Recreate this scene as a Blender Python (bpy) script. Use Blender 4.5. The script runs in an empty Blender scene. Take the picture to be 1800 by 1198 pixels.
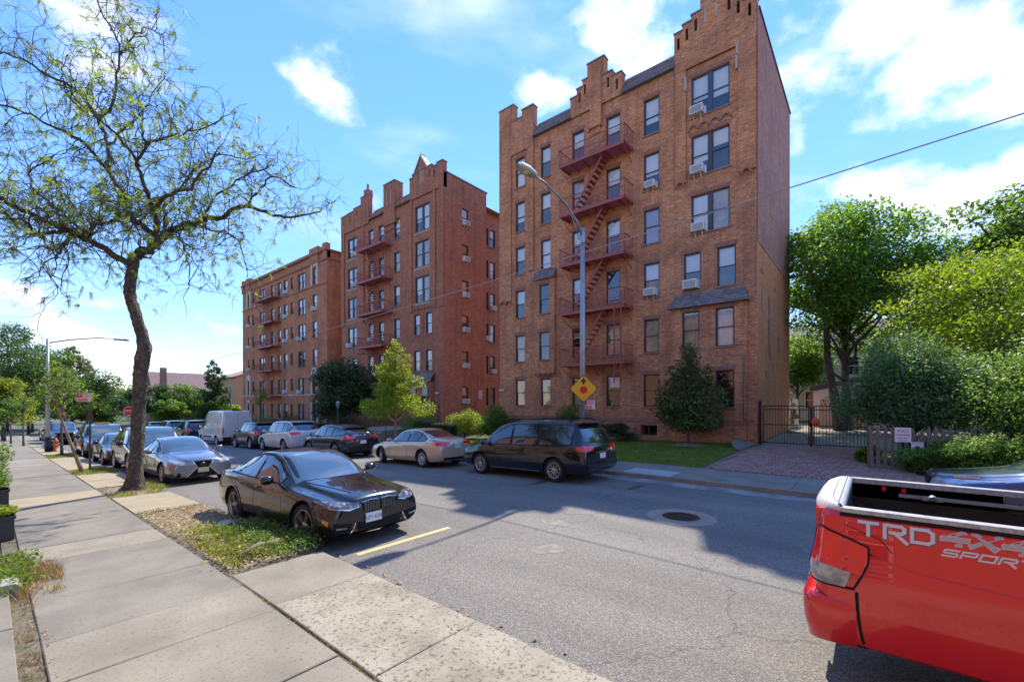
import bpy, bmesh, math, random
import numpy as np
from mathutils import Vector, Matrix
from mathutils.bvhtree import BVHTree
R = math.radians
scene = bpy.context.scene
COL = scene.collection
random.seed(7)
rng = np.random.default_rng(7)

# ---------------------------------------------------------------- camera, sky, sun, exposure
FPX = 765.0
cam_d = bpy.data.cameras.new('camera'); cam = bpy.data.objects.new('camera', cam_d); COL.objects.link(cam)
cam_d.sensor_width = 36.0; cam_d.lens = 36.0 * FPX / 1800.0
cam_d.shift_y = (706.0 - 599.0) / 1800.0
cam_d.clip_start = 0.05; cam_d.clip_end = 2000
TH = math.atan(920 / FPX)
cam.location = (0, 0, 2.3)
cam.rotation_euler = (R(90), 0, -TH)
scene.camera = cam

SUNV = Vector((6.60, 2.50, 8.95)).normalized()
SUN_EL = math.asin(SUNV.z); SUN_AZ = math.atan2(SUNV.x, SUNV.y)
world = bpy.data.worlds.new('World'); scene.world = world; world.use_nodes = True
wt = world.node_tree; wt.nodes.clear()
def wn(t, **k):
    n = wt.nodes.new(t)
    for a, b in k.items(): setattr(n, a, b)
    return n
wo = wn('ShaderNodeOutputWorld'); bg = wn('ShaderNodeBackground'); bg.inputs['Strength'].default_value = 0.15
sky = wn('ShaderNodeTexSky'); sky.sky_type = 'NISHITA'; sky.sun_disc = False
sky.sun_elevation = SUN_EL; sky.sun_rotation = SUN_AZ
sky.air_density = 0.85; sky.dust_density = 0.0; sky.ozone_density = 1.6; sky.altitude = 50
tc = wn('ShaderNodeTexCoord')
# clouds: (direction, horizontal radius, vertical radius, gain)
CLOUDS = [
 ((0.38, 0.739, 0.556), 0.069, 0.071, 1.15),
 ((0.347, 0.742, 0.573), 0.050, 0.039, 0.9),
 ((0.411, 0.746, 0.524), 0.048, 0.042, 0.8),
 ((0.692, 0.334, 0.64), 0.129, 0.084, 1.15),
 ((0.731, 0.31, 0.608), 0.069, 0.051, 0.9),
 ((0.677, 0.446, 0.586), 0.091, 0.046, 0.8),
 ((0.833, 0.024, 0.553), 0.177, 0.094, 1.4),
 ((0.868, -0.088, 0.488), 0.138, 0.078, 1.4),
 ((0.836, 0.096, 0.54), 0.064, 0.117, 0.9),
 ((0.894, -0.14, 0.426), 0.063, 0.054, 1.2),
 ((0.945, -0.058, 0.321), 0.197, 0.057, 0.85),
 ((0.93, 0.042, 0.365), 0.100, 0.039, 0.9),
 ((0.957, -0.122, 0.263), 0.139, 0.045, 0.8),
 ((0.924, -0.153, 0.349), 0.035, 0.024, 0.9),
 ((0.898, 0.008, 0.44), 0.047, 0.021, 0.6),
 ((0.89, 0.098, 0.445), 0.025, 0.051, 0.8),
 ((0.069, 0.842, 0.535), 0.133, 0.037, 0.85),
 ((0.112, 0.865, 0.49), 0.072, 0.043, 0.7),
 ((0.103, 0.893, 0.439), 0.098, 0.039, 0.7),
 ((0.027, 0.986, 0.167), 0.054, 0.025, 0.8),
 ((0.12, 0.979, 0.163), 0.056, 0.024, 0.75),
 ((0.072, 0.99, 0.12), 0.041, 0.021, 0.85),
 ((0.135, 0.986, 0.095), 0.121, 0.022, 0.7),
 ((0.487, 0.775, 0.403), 0.039, 0.021, 0.6),
 ((0.25, 0.962, 0.112), 0.146, 0.022, 0.28),
 ((0.234, 0.97, 0.069), 0.180, 0.019, 0.28),
 # outside the frame the same broken cloud goes on
 ((-.5,.6,.6),.22,.14,1.0), ((-.8,-.2,.5),.24,.12,1.0), ((-.3,-.8,.5),.22,.14,1.0), ((.3,-.75,.6),.2,.15,1.0), ((.1,.1,.98),.2,.2,.9), ((-.9,.3,.2),.3,.08,.8), ((.6,-.75,.25),.25,.08,.8),
]
nz = wn('ShaderNodeTexNoise'); nz.inputs['Scale'].default_value = 9.0; nz.inputs['Detail'].default_value = 9.0; nz.inputs['Roughness'].default_value = .58
mpn = wn('ShaderNodeMapping'); mpn.inputs['Scale'].default_value = (1, 1, 1.7)
wt.links.new(tc.outputs['Generated'], mpn.inputs[0]); wt.links.new(mpn.outputs[0], nz.inputs[0])
acc = None
for (c, rw, rh, g) in CLOUDS:
    c = Vector(c).normalized()
    s = wn('ShaderNodeVectorMath', operation='SUBTRACT'); wt.links.new(tc.outputs['Generated'], s.inputs[0]); s.inputs[1].default_value = c
    m = wn('ShaderNodeVectorMath', operation='MULTIPLY'); wt.links.new(s.outputs[0], m.inputs[0]); m.inputs[1].default_value = (1/rw, 1/rw, 1/rh)
    l = wn('ShaderNodeVectorMath', operation='LENGTH'); wt.links.new(m.outputs[0], l.inputs[0])
    e = wn('ShaderNodeMath', operation='MULTIPLY_ADD'); wt.links.new(l.outputs['Value'], e.inputs[0]); e.inputs[1].default_value = -g; e.inputs[2].default_value = g
    if acc is None: acc = e
    else:
        mx = wn('ShaderNodeMath', operation='SMOOTH_MAX'); mx.inputs[2].default_value = .25
        wt.links.new(acc.outputs[0], mx.inputs[0]); wt.links.new(e.outputs[0], mx.inputs[1]); acc = mx
ad = wn('ShaderNodeMath', operation='MULTIPLY_ADD'); wt.links.new(nz.outputs['Fac'], ad.inputs[0]); ad.inputs[1].default_value = 3.6; ad.inputs[2].default_value = -2.2
sm = wn('ShaderNodeMath', operation='ADD'); wt.links.new(acc.outputs[0], sm.inputs[0]); wt.links.new(ad.outputs[0], sm.inputs[1])
cr = wn('ShaderNodeMapRange'); cr.interpolation_type = 'SMOOTHSTEP'; cr.inputs['From Min'].default_value = -.35; cr.inputs['From Max'].default_value = 1.0
wt.links.new(sm.outputs[0], cr.inputs['Value'])
# thin high veil
nz2 = wn('ShaderNodeTexNoise'); nz2.inputs['Scale'].default_value = 3.2; nz2.inputs['Detail'].default_value = 6
mp2 = wn('ShaderNodeMapping'); mp2.inputs['Scale'].default_value = (1, 1, 3.0)
wt.links.new(tc.outputs['Generated'], mp2.inputs[0]); wt.links.new(mp2.outputs[0], nz2.inputs[0])
cr2 = wn('ShaderNodeMapRange'); cr2.interpolation_type = 'SMOOTHSTEP'; cr2.inputs['From Min'].default_value = .52; cr2.inputs['From Max'].default_value = .85; cr2.inputs['To Max'].default_value = .35
wt.links.new(nz2.outputs['Fac'], cr2.inputs['Value'])
cm = wn('ShaderNodeMath', operation='MAXIMUM'); wt.links.new(cr.outputs[0], cm.inputs[0]); wt.links.new(cr2.outputs[0], cm.inputs[1])
# a clearer, bluer daylight air than the default
tint = wn('ShaderNodeMix', data_type='RGBA', blend_type='MULTIPLY'); tint.inputs['Factor'].default_value = 1.0
wt.links.new(sky.outputs[0], tint.inputs[6]); tint.inputs[7].default_value = (1.06, .955, 1.0, 1)
hsv = wn('ShaderNodeHueSaturation'); hsv.inputs['Saturation'].default_value = 1.26; hsv.inputs['Value'].default_value = .84; bw = wn('ShaderNodeRGBToBW'); wt.links.new(tint.outputs[2], bw.inputs[0])
kk = wn('ShaderNodeMath', operation='MULTIPLY_ADD'); kk.inputs[1].default_value = .28; kk.inputs[2].default_value = 1.0; wt.links.new(bw.outputs[0], kk.inputs[0])
iv = wn('ShaderNodeMath', operation='DIVIDE'); iv.inputs[0].default_value = 1.5; wt.links.new(kk.outputs[0], iv.inputs[1])
vs_ = wn('ShaderNodeVectorMath', operation='SCALE'); wt.links.new(tint.outputs[2], vs_.inputs[0]); wt.links.new(iv.outputs[0], vs_.inputs['Scale'])
wt.links.new(vs_.outputs[0], hsv.inputs['Color'])
# clouds lit by the sun, slightly greyer where thick
ccol = wn('ShaderNodeMapRange'); ccol.inputs['From Min'].default_value = .3; ccol.inputs['From Max'].default_value = .8; ccol.inputs['To Min'].default_value = 3.8; ccol.inputs['To Max'].default_value = 1.9
nz3 = wn('ShaderNodeTexNoise'); nz3.inputs['Scale'].default_value = 14; nz3.inputs['Detail'].default_value = 5
wt.links.new(mpn.outputs[0], nz3.inputs[0]); wt.links.new(nz3.outputs['Fac'], ccol.inputs['Value'])
cc = wn('ShaderNodeCombineColor'); wt.links.new(ccol.outputs[0], cc.inputs[0]); wt.links.new(ccol.outputs[0], cc.inputs[1])
cb = wn('ShaderNodeMath', operation='MULTIPLY'); cb.inputs[1].default_value = 1.04; wt.links.new(ccol.outputs[0], cb.inputs[0]); wt.links.new(cb.outputs[0], cc.inputs[2])
mixc = wn('ShaderNodeMix', data_type='RGBA'); wt.links.new(cm.outputs[0], mixc.inputs['Factor']); wt.links.new(hsv.outputs[0], mixc.inputs[6]); wt.links.new(cc.outputs[0], mixc.inputs[7])
wt.links.new(mixc.outputs[2], bg.inputs['Color']); wt.links.new(bg.outputs[0], wo.inputs['Surface'])

sun_d = bpy.data.lights.new('sun', 'SUN'); sun = bpy.data.objects.new('sun', sun_d); COL.objects.link(sun)
sun_d.energy = 2.0; sun_d.angle = R(0.55); sun_d.color = (1.0, .91, .78)
sun.rotation_euler = SUNV.to_track_quat('Z', 'Y').to_euler()
scene.view_settings.view_transform = 'Standard'; scene.view_settings.look = 'None'
scene.view_settings.exposure = 1.78; scene.view_settings.gamma = 1.0
scene.render.engine = 'CYCLES'
scene.cycles.max_bounces = 7; scene.cycles.transparent_max_bounces = 8

# ---------------------------------------------------------------- materials
def M(name, col, rough=.6, metal=0.0, coat=0.0, spec=.5, noise=None, bump=None, noise2=None, coatr=.05, trans=0.0, coord='Object'):
    m = bpy.data.materials.new(name); m.use_nodes = True
    nt = m.node_tree; b = nt.nodes['Principled BSDF']
    b.inputs['Base Color'].default_value = (*col, 1); b.inputs['Roughness'].default_value = rough
    b.inputs['Metallic'].default_value = metal; b.inputs['Coat Weight'].default_value = coat; b.inputs['Coat Roughness'].default_value = coatr
    b.inputs['Specular IOR Level'].default_value = spec
    m.diffuse_color = (*col, 1)
    if noise or bump or noise2:
        t = nt.nodes.new('ShaderNodeTexCoord')
        last = None
        for q in (noise, noise2):
            if not q: continue
            sc, col2, lo, hi = q[:4]
            n = nt.nodes.new('ShaderNodeTexNoise'); n.inputs['Scale'].default_value = sc; n.inputs['Detail'].default_value = 6; n.inputs['Roughness'].default_value = .6
            nt.links.new(t.outputs[coord], n.inputs[0])
            mr = nt.nodes.new('ShaderNodeMapRange'); mr.inputs['From Min'].default_value = lo; mr.inputs['From Max'].default_value = hi
            nt.links.new(n.outputs['Fac'], mr.inputs['Value'])
            mx = nt.nodes.new('ShaderNodeMix'); mx.data_type = 'RGBA'
            nt.links.new(mr.outputs[0], mx.inputs['Factor'])
            if last: nt.links.new(last, mx.inputs[6])
            else: mx.inputs[6].default_value = (*col, 1)
            mx.inputs[7].default_value = (*col2, 1); last = mx.outputs[2]
        if last: nt.links.new(last, b.inputs['Base Color'])
        if bump:
            sc, st, dist = bump
            n = nt.nodes.new('ShaderNodeTexNoise'); n.inputs['Scale'].default_value = sc; n.inputs['Detail'].default_value = 5
            nt.links.new(t.outputs[coord], n.inputs[0])
            bp = nt.nodes.new('ShaderNodeBump'); bp.inputs['Strength'].default_value = st; bp.inputs['Distance'].default_value = dist
            nt.links.new(n.outputs['Fac'], bp.inputs['Height']); nt.links.new(bp.outputs[0], b.inputs['Normal'])
    return m

def brick_mat(name, c1, c2, mortar, stain, bw=.21, rh=.075, blotch=.5, effl=None):
    m = bpy.data.materials.new(name); m.use_nodes = True; nt = m.node_tree; b = nt.nodes['Principled BSDF']
    b.inputs['Roughness'].default_value = .85; b.inputs['Specular IOR Level'].default_value = .25
    uv = nt.nodes.new('ShaderNodeUVMap'); uv.uv_map = 'UVMap'
    br = nt.nodes.new('ShaderNodeTexBrick'); nt.links.new(uv.outputs[0], br.inputs['Vector'])
    br.inputs['Scale'].default_value = 1; br.inputs['Brick Width'].default_value = bw; br.inputs['Row Height'].default_value = rh
    br.inputs['Mortar Size'].default_value = .007; br.inputs['Mortar Smooth'].default_value = .3
    br.inputs['Color1'].default_value = (*c1, 1); br.inputs['Color2'].default_value = (*c2, 1); br.inputs['Mortar'].default_value = (*mortar, 1); br.inputs['Bias'].default_value = -.1
    # header bricks of a second, darker kind
    b2 = nt.nodes.new('ShaderNodeTexBrick'); nt.links.new(uv.outputs[0], b2.inputs['Vector'])
    b2.inputs['Scale'].default_value = 1; b2.inputs['Brick Width'].default_value = bw; b2.inputs['Row Height'].default_value = rh; b2.inputs['Mortar Size'].default_value = .007
    b2.inputs['Color1'].default_value = (.15, .15, .15, 1); b2.inputs['Color2'].default_value = (1, 1, 1, 1); b2.inputs['Mortar'].default_value = (1, 1, 1, 1)
    b2.offset_frequency = 2; b2.squash = .5; b2.squash_frequency = 2; b2.inputs['Bias'].default_value = .35
    mm = nt.nodes.new('ShaderNodeMix'); mm.data_type = 'RGBA'; mm.blend_type = 'MULTIPLY'; mm.inputs['Factor'].default_value = .72
    nt.links.new(br.outputs['Color'], mm.inputs[6]); nt.links.new(b2.outputs['Color'], mm.inputs[7])
    n = nt.nodes.new('ShaderNodeTexNoise'); n.inputs['Scale'].default_value = .55; n.inputs['Detail'].default_value = 7; nt.links.new(uv.outputs[0], n.inputs[0])
    mr = nt.nodes.new('ShaderNodeMapRange'); mr.inputs['From Min'].default_value = .42; mr.inputs['From Max'].default_value = .72; mr.inputs['To Max'].default_value = blotch
    nt.links.new(n.outputs['Fac'], mr.inputs['Value'])
    m2 = nt.nodes.new('ShaderNodeMix'); m2.data_type = 'RGBA'; nt.links.new(mr.outputs[0], m2.inputs['Factor']); nt.links.new(mm.outputs[2], m2.inputs[6]); m2.inputs[7].default_value = (*stain, 1)
    n2 = nt.nodes.new('ShaderNodeTexNoise'); n2.inputs['Scale'].default_value = 26; n2.inputs['Detail'].default_value = 3; nt.links.new(uv.outputs[0], n2.inputs[0])
    m3 = nt.nodes.new('ShaderNodeMix'); m3.data_type = 'RGBA'; m3.blend_type = 'OVERLAY'; m3.inputs['Factor'].default_value = .75
    nt.links.new(m2.outputs[2], m3.inputs[6]); nt.links.new(n2.outputs['Fac'], m3.inputs[7])
    hs = nt.nodes.new('ShaderNodeHueSaturation'); hs.inputs['Saturation'].default_value = 1.0; nt.links.new(m3.outputs[2], hs.inputs['Color'])
    out = hs.outputs[0]
    # rain streaks and soot
    n5 = nt.nodes.new('ShaderNodeTexNoise'); n5.inputs['Scale'].default_value = 1.0; n5.inputs['Detail'].default_value = 6
    mp5 = nt.nodes.new('ShaderNodeMapping'); mp5.inputs['Scale'].default_value = (2.2, .16, 1); nt.links.new(uv.outputs[0], mp5.inputs[0]); nt.links.new(mp5.outputs[0], n5.inputs[0])
    mr5 = nt.nodes.new('ShaderNodeMapRange'); mr5.inputs['From Min'].default_value = .5; mr5.inputs['From Max'].default_value = .75; mr5.inputs['To Max'].default_value = .55
    nt.links.new(n5.outputs['Fac'], mr5.inputs['Value']); m5 = nt.nodes.new('ShaderNodeMix'); m5.data_type = 'RGBA'; nt.links.new(mr5.outputs[0], m5.inputs['Factor']); nt.links.new(out, m5.inputs[6]); m5.inputs[7].default_value = (*[c*.8 for c in stain], 1); out = m5.outputs[2]
    if effl:
        n4 = nt.nodes.new('ShaderNodeTexNoise'); n4.inputs['Scale'].default_value = .8; n4.inputs['Detail'].default_value = 8; n4.inputs['Distortion'].default_value = .6
        mp = nt.nodes.new('ShaderNodeMapping'); mp.inputs['Scale'].default_value = (1, 2.2, 1); mp.inputs['Location'].default_value = (3, 7, 0); nt.links.new(uv.outputs[0], mp.inputs[0]); nt.links.new(mp.outputs[0], n4.inputs[0])
        mr4 = nt.nodes.new('ShaderNodeMapRange'); mr4.inputs['From Min'].default_value = .60; mr4.inputs['From Max'].default_value = .74; mr4.inputs['To Max'].default_value = .4
        nt.links.new(n4.outputs['Fac'], mr4.inputs['Value'])
        m4 = nt.nodes.new('ShaderNodeMix'); m4.data_type = 'RGBA'; nt.links.new(mr4.outputs[0], m4.inputs['Factor']); nt.links.new(out, m4.inputs[6]); m4.inputs[7].default_value = (*effl, 1); out = m4.outputs[2]
    nt.links.new(out, b.inputs['Base Color'])
    bp = nt.nodes.new('ShaderNodeBump'); bp.inputs['Strength'].default_value = .6; bp.inputs['Distance'].default_value = .01; bp.invert = True
    nt.links.new(br.outputs['Fac'], bp.inputs['Height']); nt.links.new(bp.outputs[0], b.inputs['Normal'])
    return m

def leaf_mat(name, c1, c2, trans=.45, tcol=None, rough=.45):
    m = bpy.data.materials.new(name); m.use_nodes = True; nt = m.node_tree; nt.nodes.clear()
    o = nt.nodes.new('ShaderNodeOutputMaterial'); g = nt.nodes.new('ShaderNodeNewGeometry')
    mx = nt.nodes.new('ShaderNodeMix'); mx.data_type = 'RGBA'; mx.inputs[6].default_value = (*c1, 1); mx.inputs[7].default_value = (*c2, 1)
    nt.links.new(g.outputs['Random Per Island'], mx.inputs['Factor'])
    p = nt.nodes.new('ShaderNodeBsdfPrincipled'); p.inputs['Roughness'].default_value = rough; p.inputs['Specular IOR Level'].default_value = .35
    nt.links.new(mx.outputs[2], p.inputs['Base Color'])
    t = nt.nodes.new('ShaderNodeBsdfTranslucent')
    mt = nt.nodes.new('ShaderNodeMix'); mt.data_type = 'RGBA'; mt.blend_type = 'MULTIPLY'; mt.inputs['Factor'].default_value = 1
    nt.links.new(mx.outputs[2], mt.inputs[6]); mt.inputs[7].default_value = (*(tcol or (2.0, 2.2, .9)), 1); nt.links.new(mt.outputs[2], t.inputs['Color'])
    ms = nt.nodes.new('ShaderNodeMixShader'); ms.inputs[0].default_value = trans
    nt.links.new(p.outputs[0], ms.inputs[1]); nt.links.new(t.outputs[0], ms.inputs[2]); nt.links.new(ms.outputs[0], o.inputs['Surface'])
    return m

def pane_mat(name, tintc=(.75, .8, .82), refl=.14, dark=None):
    m = bpy.data.materials.new(name); m.use_nodes = True; nt = m.node_tree; nt.nodes.clear()
    o = nt.nodes.new('ShaderNodeOutputMaterial')
    gl = nt.nodes.new('ShaderNodeBsdfGlossy'); gl.inputs['Roughness'].default_value = .02; gl.inputs['Color'].default_value = (1, 1, 1, 1)
    if dark: tr = nt.nodes.new('ShaderNodeBsdfDiffuse'); tr.inputs['Color'].default_value = (*dark, 1)
    else: tr = nt.nodes.new('ShaderNodeBsdfTransparent'); tr.inputs['Color'].default_value = (*tintc, 1)
    fr = nt.nodes.new('ShaderNodeFresnel'); fr.inputs['IOR'].default_value = 1.5
    ma = nt.nodes.new('ShaderNodeMath'); ma.operation = 'MULTIPLY_ADD'; ma.inputs[1].default_value = 1.6; ma.inputs[2].default_value = refl; ma.use_clamp = True
    nt.links.new(fr.outputs[0], ma.inputs[0])
    ms = nt.nodes.new('ShaderNodeMixShader'); nt.links.new(ma.outputs[0], ms.inputs[0]); nt.links.new(tr.outputs[0], ms.inputs[1]); nt.links.new(gl.outputs[0], ms.inputs[2])
    nt.links.new(ms.outputs[0], o.inputs['Surface'])
    return m

MT = {}
MT['brick1'] = brick_mat('brick_orange_brown', (.86, .305, .112), (.36, .122, .055), (.60, .43, .29), (.23, .095, .055), blotch=.55, effl=(.58, .37, .26))
MT['brick1up'] = brick_mat('brick_pale_pink', (.64, .25, .165), (.40, .14, .095), (.58, .40, .31), (.34, .14, .10), blotch=.6, effl=(.62,.48,.42))
MT['brick1side'] = brick_mat('brick_side_brown', (.86, .31, .11), (.56, .175, .07), (.62, .38, .20), (.48, .18, .08), blotch=.5)
MT['brick2'] = brick_mat('brick_red_brown', (.62, .195, .09), (.30, .09, .048), (.44, .30, .21), (.20, .08, .05), blotch=.3)
MT['brick3'] = brick_mat('brick_orange_old', (.72, .245, .10), (.36, .115, .055), (.50, .35, .23), (.21, .09, .055), blotch=.5)
MT['houseb'] = brick_mat('brick_house', (.5, .22, .13), (.36, .14, .09), (.5, .42, .34), (.35, .18, .12))
MT['soldier'] = M('brick_band', (.26, .10, .065), .85, noise=(14, (.4, .24, .16), .4, .7))
MT['pale'] = M('pale_stone', (.46, .40, .33), .85, noise=(6, (.3, .25, .2), .45, .7))
MT['white_stone'] = M('white_stone', (.62, .57, .48), .8)
MT['coping'] = M('coping_grey', (.16, .16, .18), .6, noise=(5, (.08, .08, .09), .4, .7))
MT['slate'] = M('slate_shingle', (.20, .155, .13), .9, noise=(9, (.13, .105, .095), .35, .7), bump=(30, .5, .01))
MT['frame'] = M('window_frame_brown', (.055, .045, .04), .45)
MT['frame_blue'] = M('window_frame_blue', (.05, .07, .13), .45)
MT['sill'] = M('window_sill', (.25, .14, .10), .8, noise=(8, (.4, .3, .24), .4, .8))
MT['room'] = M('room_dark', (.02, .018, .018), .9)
MT['blind_w'] = M('blind_white', (.86, .85, .82), .8)
MT['blind_c'] = M('curtain_cream', (.62, .54, .42), .85, noise=(3, (.4, .33, .26), .4, .7))
MT['blind_l'] = M('curtain_lilac', (.50, .44, .52), .85)
MT['blind_o'] = M('curtain_orange', (.45, .20, .09), .85)
MT['pane'] = pane_mat('pane_glass', refl=.06, tintc=(.9,.92,.93))
MT['ac'] = M('ac_white', (.72, .72, .69), .5, noise=(7, (.55, .54, .5), .5, .8))
MT['ac_grille'] = M('ac_grille', (.25, .25, .25), .6)
MT['redpaint'] = M('fire_escape_red', (.40, .075, .05), .5, noise=(5, (.26, .06, .045), .4, .7))
MT['roof'] = M('flat_roof', (.09, .09, .09), .9)
MT['pipe'] = M('drain_pipe', (.26, .13, .09), .6)
MT['black'] = M('black_iron', (.014, .014, .016), .4)
MT['asphalt'] = None
MT['steel'] = M('galvanised_steel', (.42, .42, .41), .45, metal=.5, noise=(4, (.3, .3, .29), .35, .7))
MT['lampglass'] = M('lamp_glass', (.75, .62, .40), .3)
MT['bark'] = M('bark_dark', (.085, .062, .045), .95, noise=(11, (.20, .175, .14), .5, .66), noise2=(3.2, (.15, .14, .08), .5, .72), bump=(17, 1.0, .09))
MT['bark2'] = M('bark_grey', (.13, .11, .09), .95, noise=(7, (.07, .06, .05), .45, .7), bump=(16, .8, .02))
MT['bark3'] = M('bark_light', (.28, .20, .13), .9, noise=(9, (.2, .14, .09), .45, .7))
MT['wood_fence'] = M('weathered_wood', (.23, .18, .13), .9, noise=(6, (.13, .10, .075), .4, .7), bump=(20, .4, .01))
MT['concrete'] = M('concrete_pale', (0.317, 0.276, 0.206), .9, noise=(1.1, (0.213, 0.188, 0.140), .36, .64), noise2=(34, (0.147, 0.123, 0.089), .55, .70), bump=(66.316, 0.262, 0.003))
MT['concrete_b'] = M('concrete_greyer', (0.258, 0.233, 0.179), .9, noise=(1.3, (0.184, 0.164, 0.130), .36, .64), noise2=(38, (0.125, 0.108, 0.083), .56, .72), bump=(66.316, 0.262, 0.003))
MT['concrete_s'] = M('concrete_speckled', (0.369, 0.328, 0.243), .9, noise=(2.2, (0.258, 0.221, 0.158), .40, .66), noise2=(30, (0.111, 0.086, 0.061), .53, .66), bump=(44.211, 0.449, 0.008))
MT['concrete_y'] = M('concrete_yellowed', (0.369, 0.308, 0.196), .9, noise=(1.6, (0.295, 0.249, 0.164), .42, .68), noise2=(60, (0.207, 0.161, 0.101), .58, .75), bump=(58.948, 0.220, 0.003))
MT['concrete_w'] = M('concrete_new_pale', (0.405, 0.404, 0.365), .9, noise=(3, (0.347, 0.345, 0.307), .4, .7))
MT['joint'] = M('joint_dirt', (.17, .14, .10), .95, noise=(12, (.06, .075, .03), .45, .65))
MT['soil'] = M('soil', (.24, .18, .12), .95, noise=(5, (.38, .31, .22), .42, .7), bump=(25, 1, .03))
MT['lawn_soil'] = M('lawn_soil', (.06, .085, .025), .95, noise=(4, (.10, .09, .045), .45, .7))
MT['paver'] = M('paver_red', (.36, .165, .115), .9, noise=(14, (.26, .13, .10), .4, .7), bump=(40, .4, .005))
MT['paver2'] = M('paver_mauve', (.37, .225, .175), .9, noise=(14, (.28, .175, .145), .4, .7), bump=(40, .4, .005))
MT['yellow'] = M('road_paint_yellow', (.62, .50, .22), .75, noise=(18, (.25, .22, .15), .55, .72))
MT['paint_white'] = M('paint_white', (.75, .74, .70), .6)
MT['rubber'] = M('tyre_rubber', (.018, .018, .019), .8, bump=(60, .3, .004))
MT['rim'] = M('alloy_rim', (.55, .55, .56), .28, metal=.9)
MT['rim_dark'] = M('alloy_rim_dark', (.34, .32, .31), .3, metal=.85)
MT['rim_bronze'] = M('alloy_rim_warm', (.52, .47, .40), .3, metal=.85)
MT['autoglass'] = M('car_glass', (.012, .017, .022), .03, coat=1.0, spec=.9, coatr=.01)
MT['windshield'] = M('car_windshield', (.05, .09, .12), .04, coat=1.0, spec=1.0, coatr=.01)
MT['trim'] = M('car_black_trim', (.018, .018, .019), .6, spec=.2)
MT['chrome'] = M('car_chrome', (.75, .75, .76), .12, metal=1.0)
MT['arch'] = M('wheel_well', (.006, .006, .006), .95)
MT['tail'] = M('tail_lamp_red', (.88, .012, .004), .08, coat=1.0, noise=(3, (.60, .006, .02), .45, .7))
MT['headlamp'] = M('head_lamp_clear', (.42, .42, .42), .1, coat=1.0, noise=(9, (.20, .20, .21), .42, .6))
MT['headlamp_dark'] = M('head_lamp_smoked', (.08, .08, .09), .08, coat=1.0, noise=(14, (.45, .46, .48), .52, .66))
MT['amber'] = M('side_marker_amber', (.75, .22, .02), .25, coat=1.0)
MT['plate'] = M('licence_plate', (.72, .72, .70), .5)
MT['plate_y'] = M('licence_plate_gold', (.62, .50, .22), .5)
MT['plate_ink'] = M('plate_ink', (.03, .04, .12), .6)
MT['plate_b'] = M('licence_plate_blue', (.52, .60, .68), .5)

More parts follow.
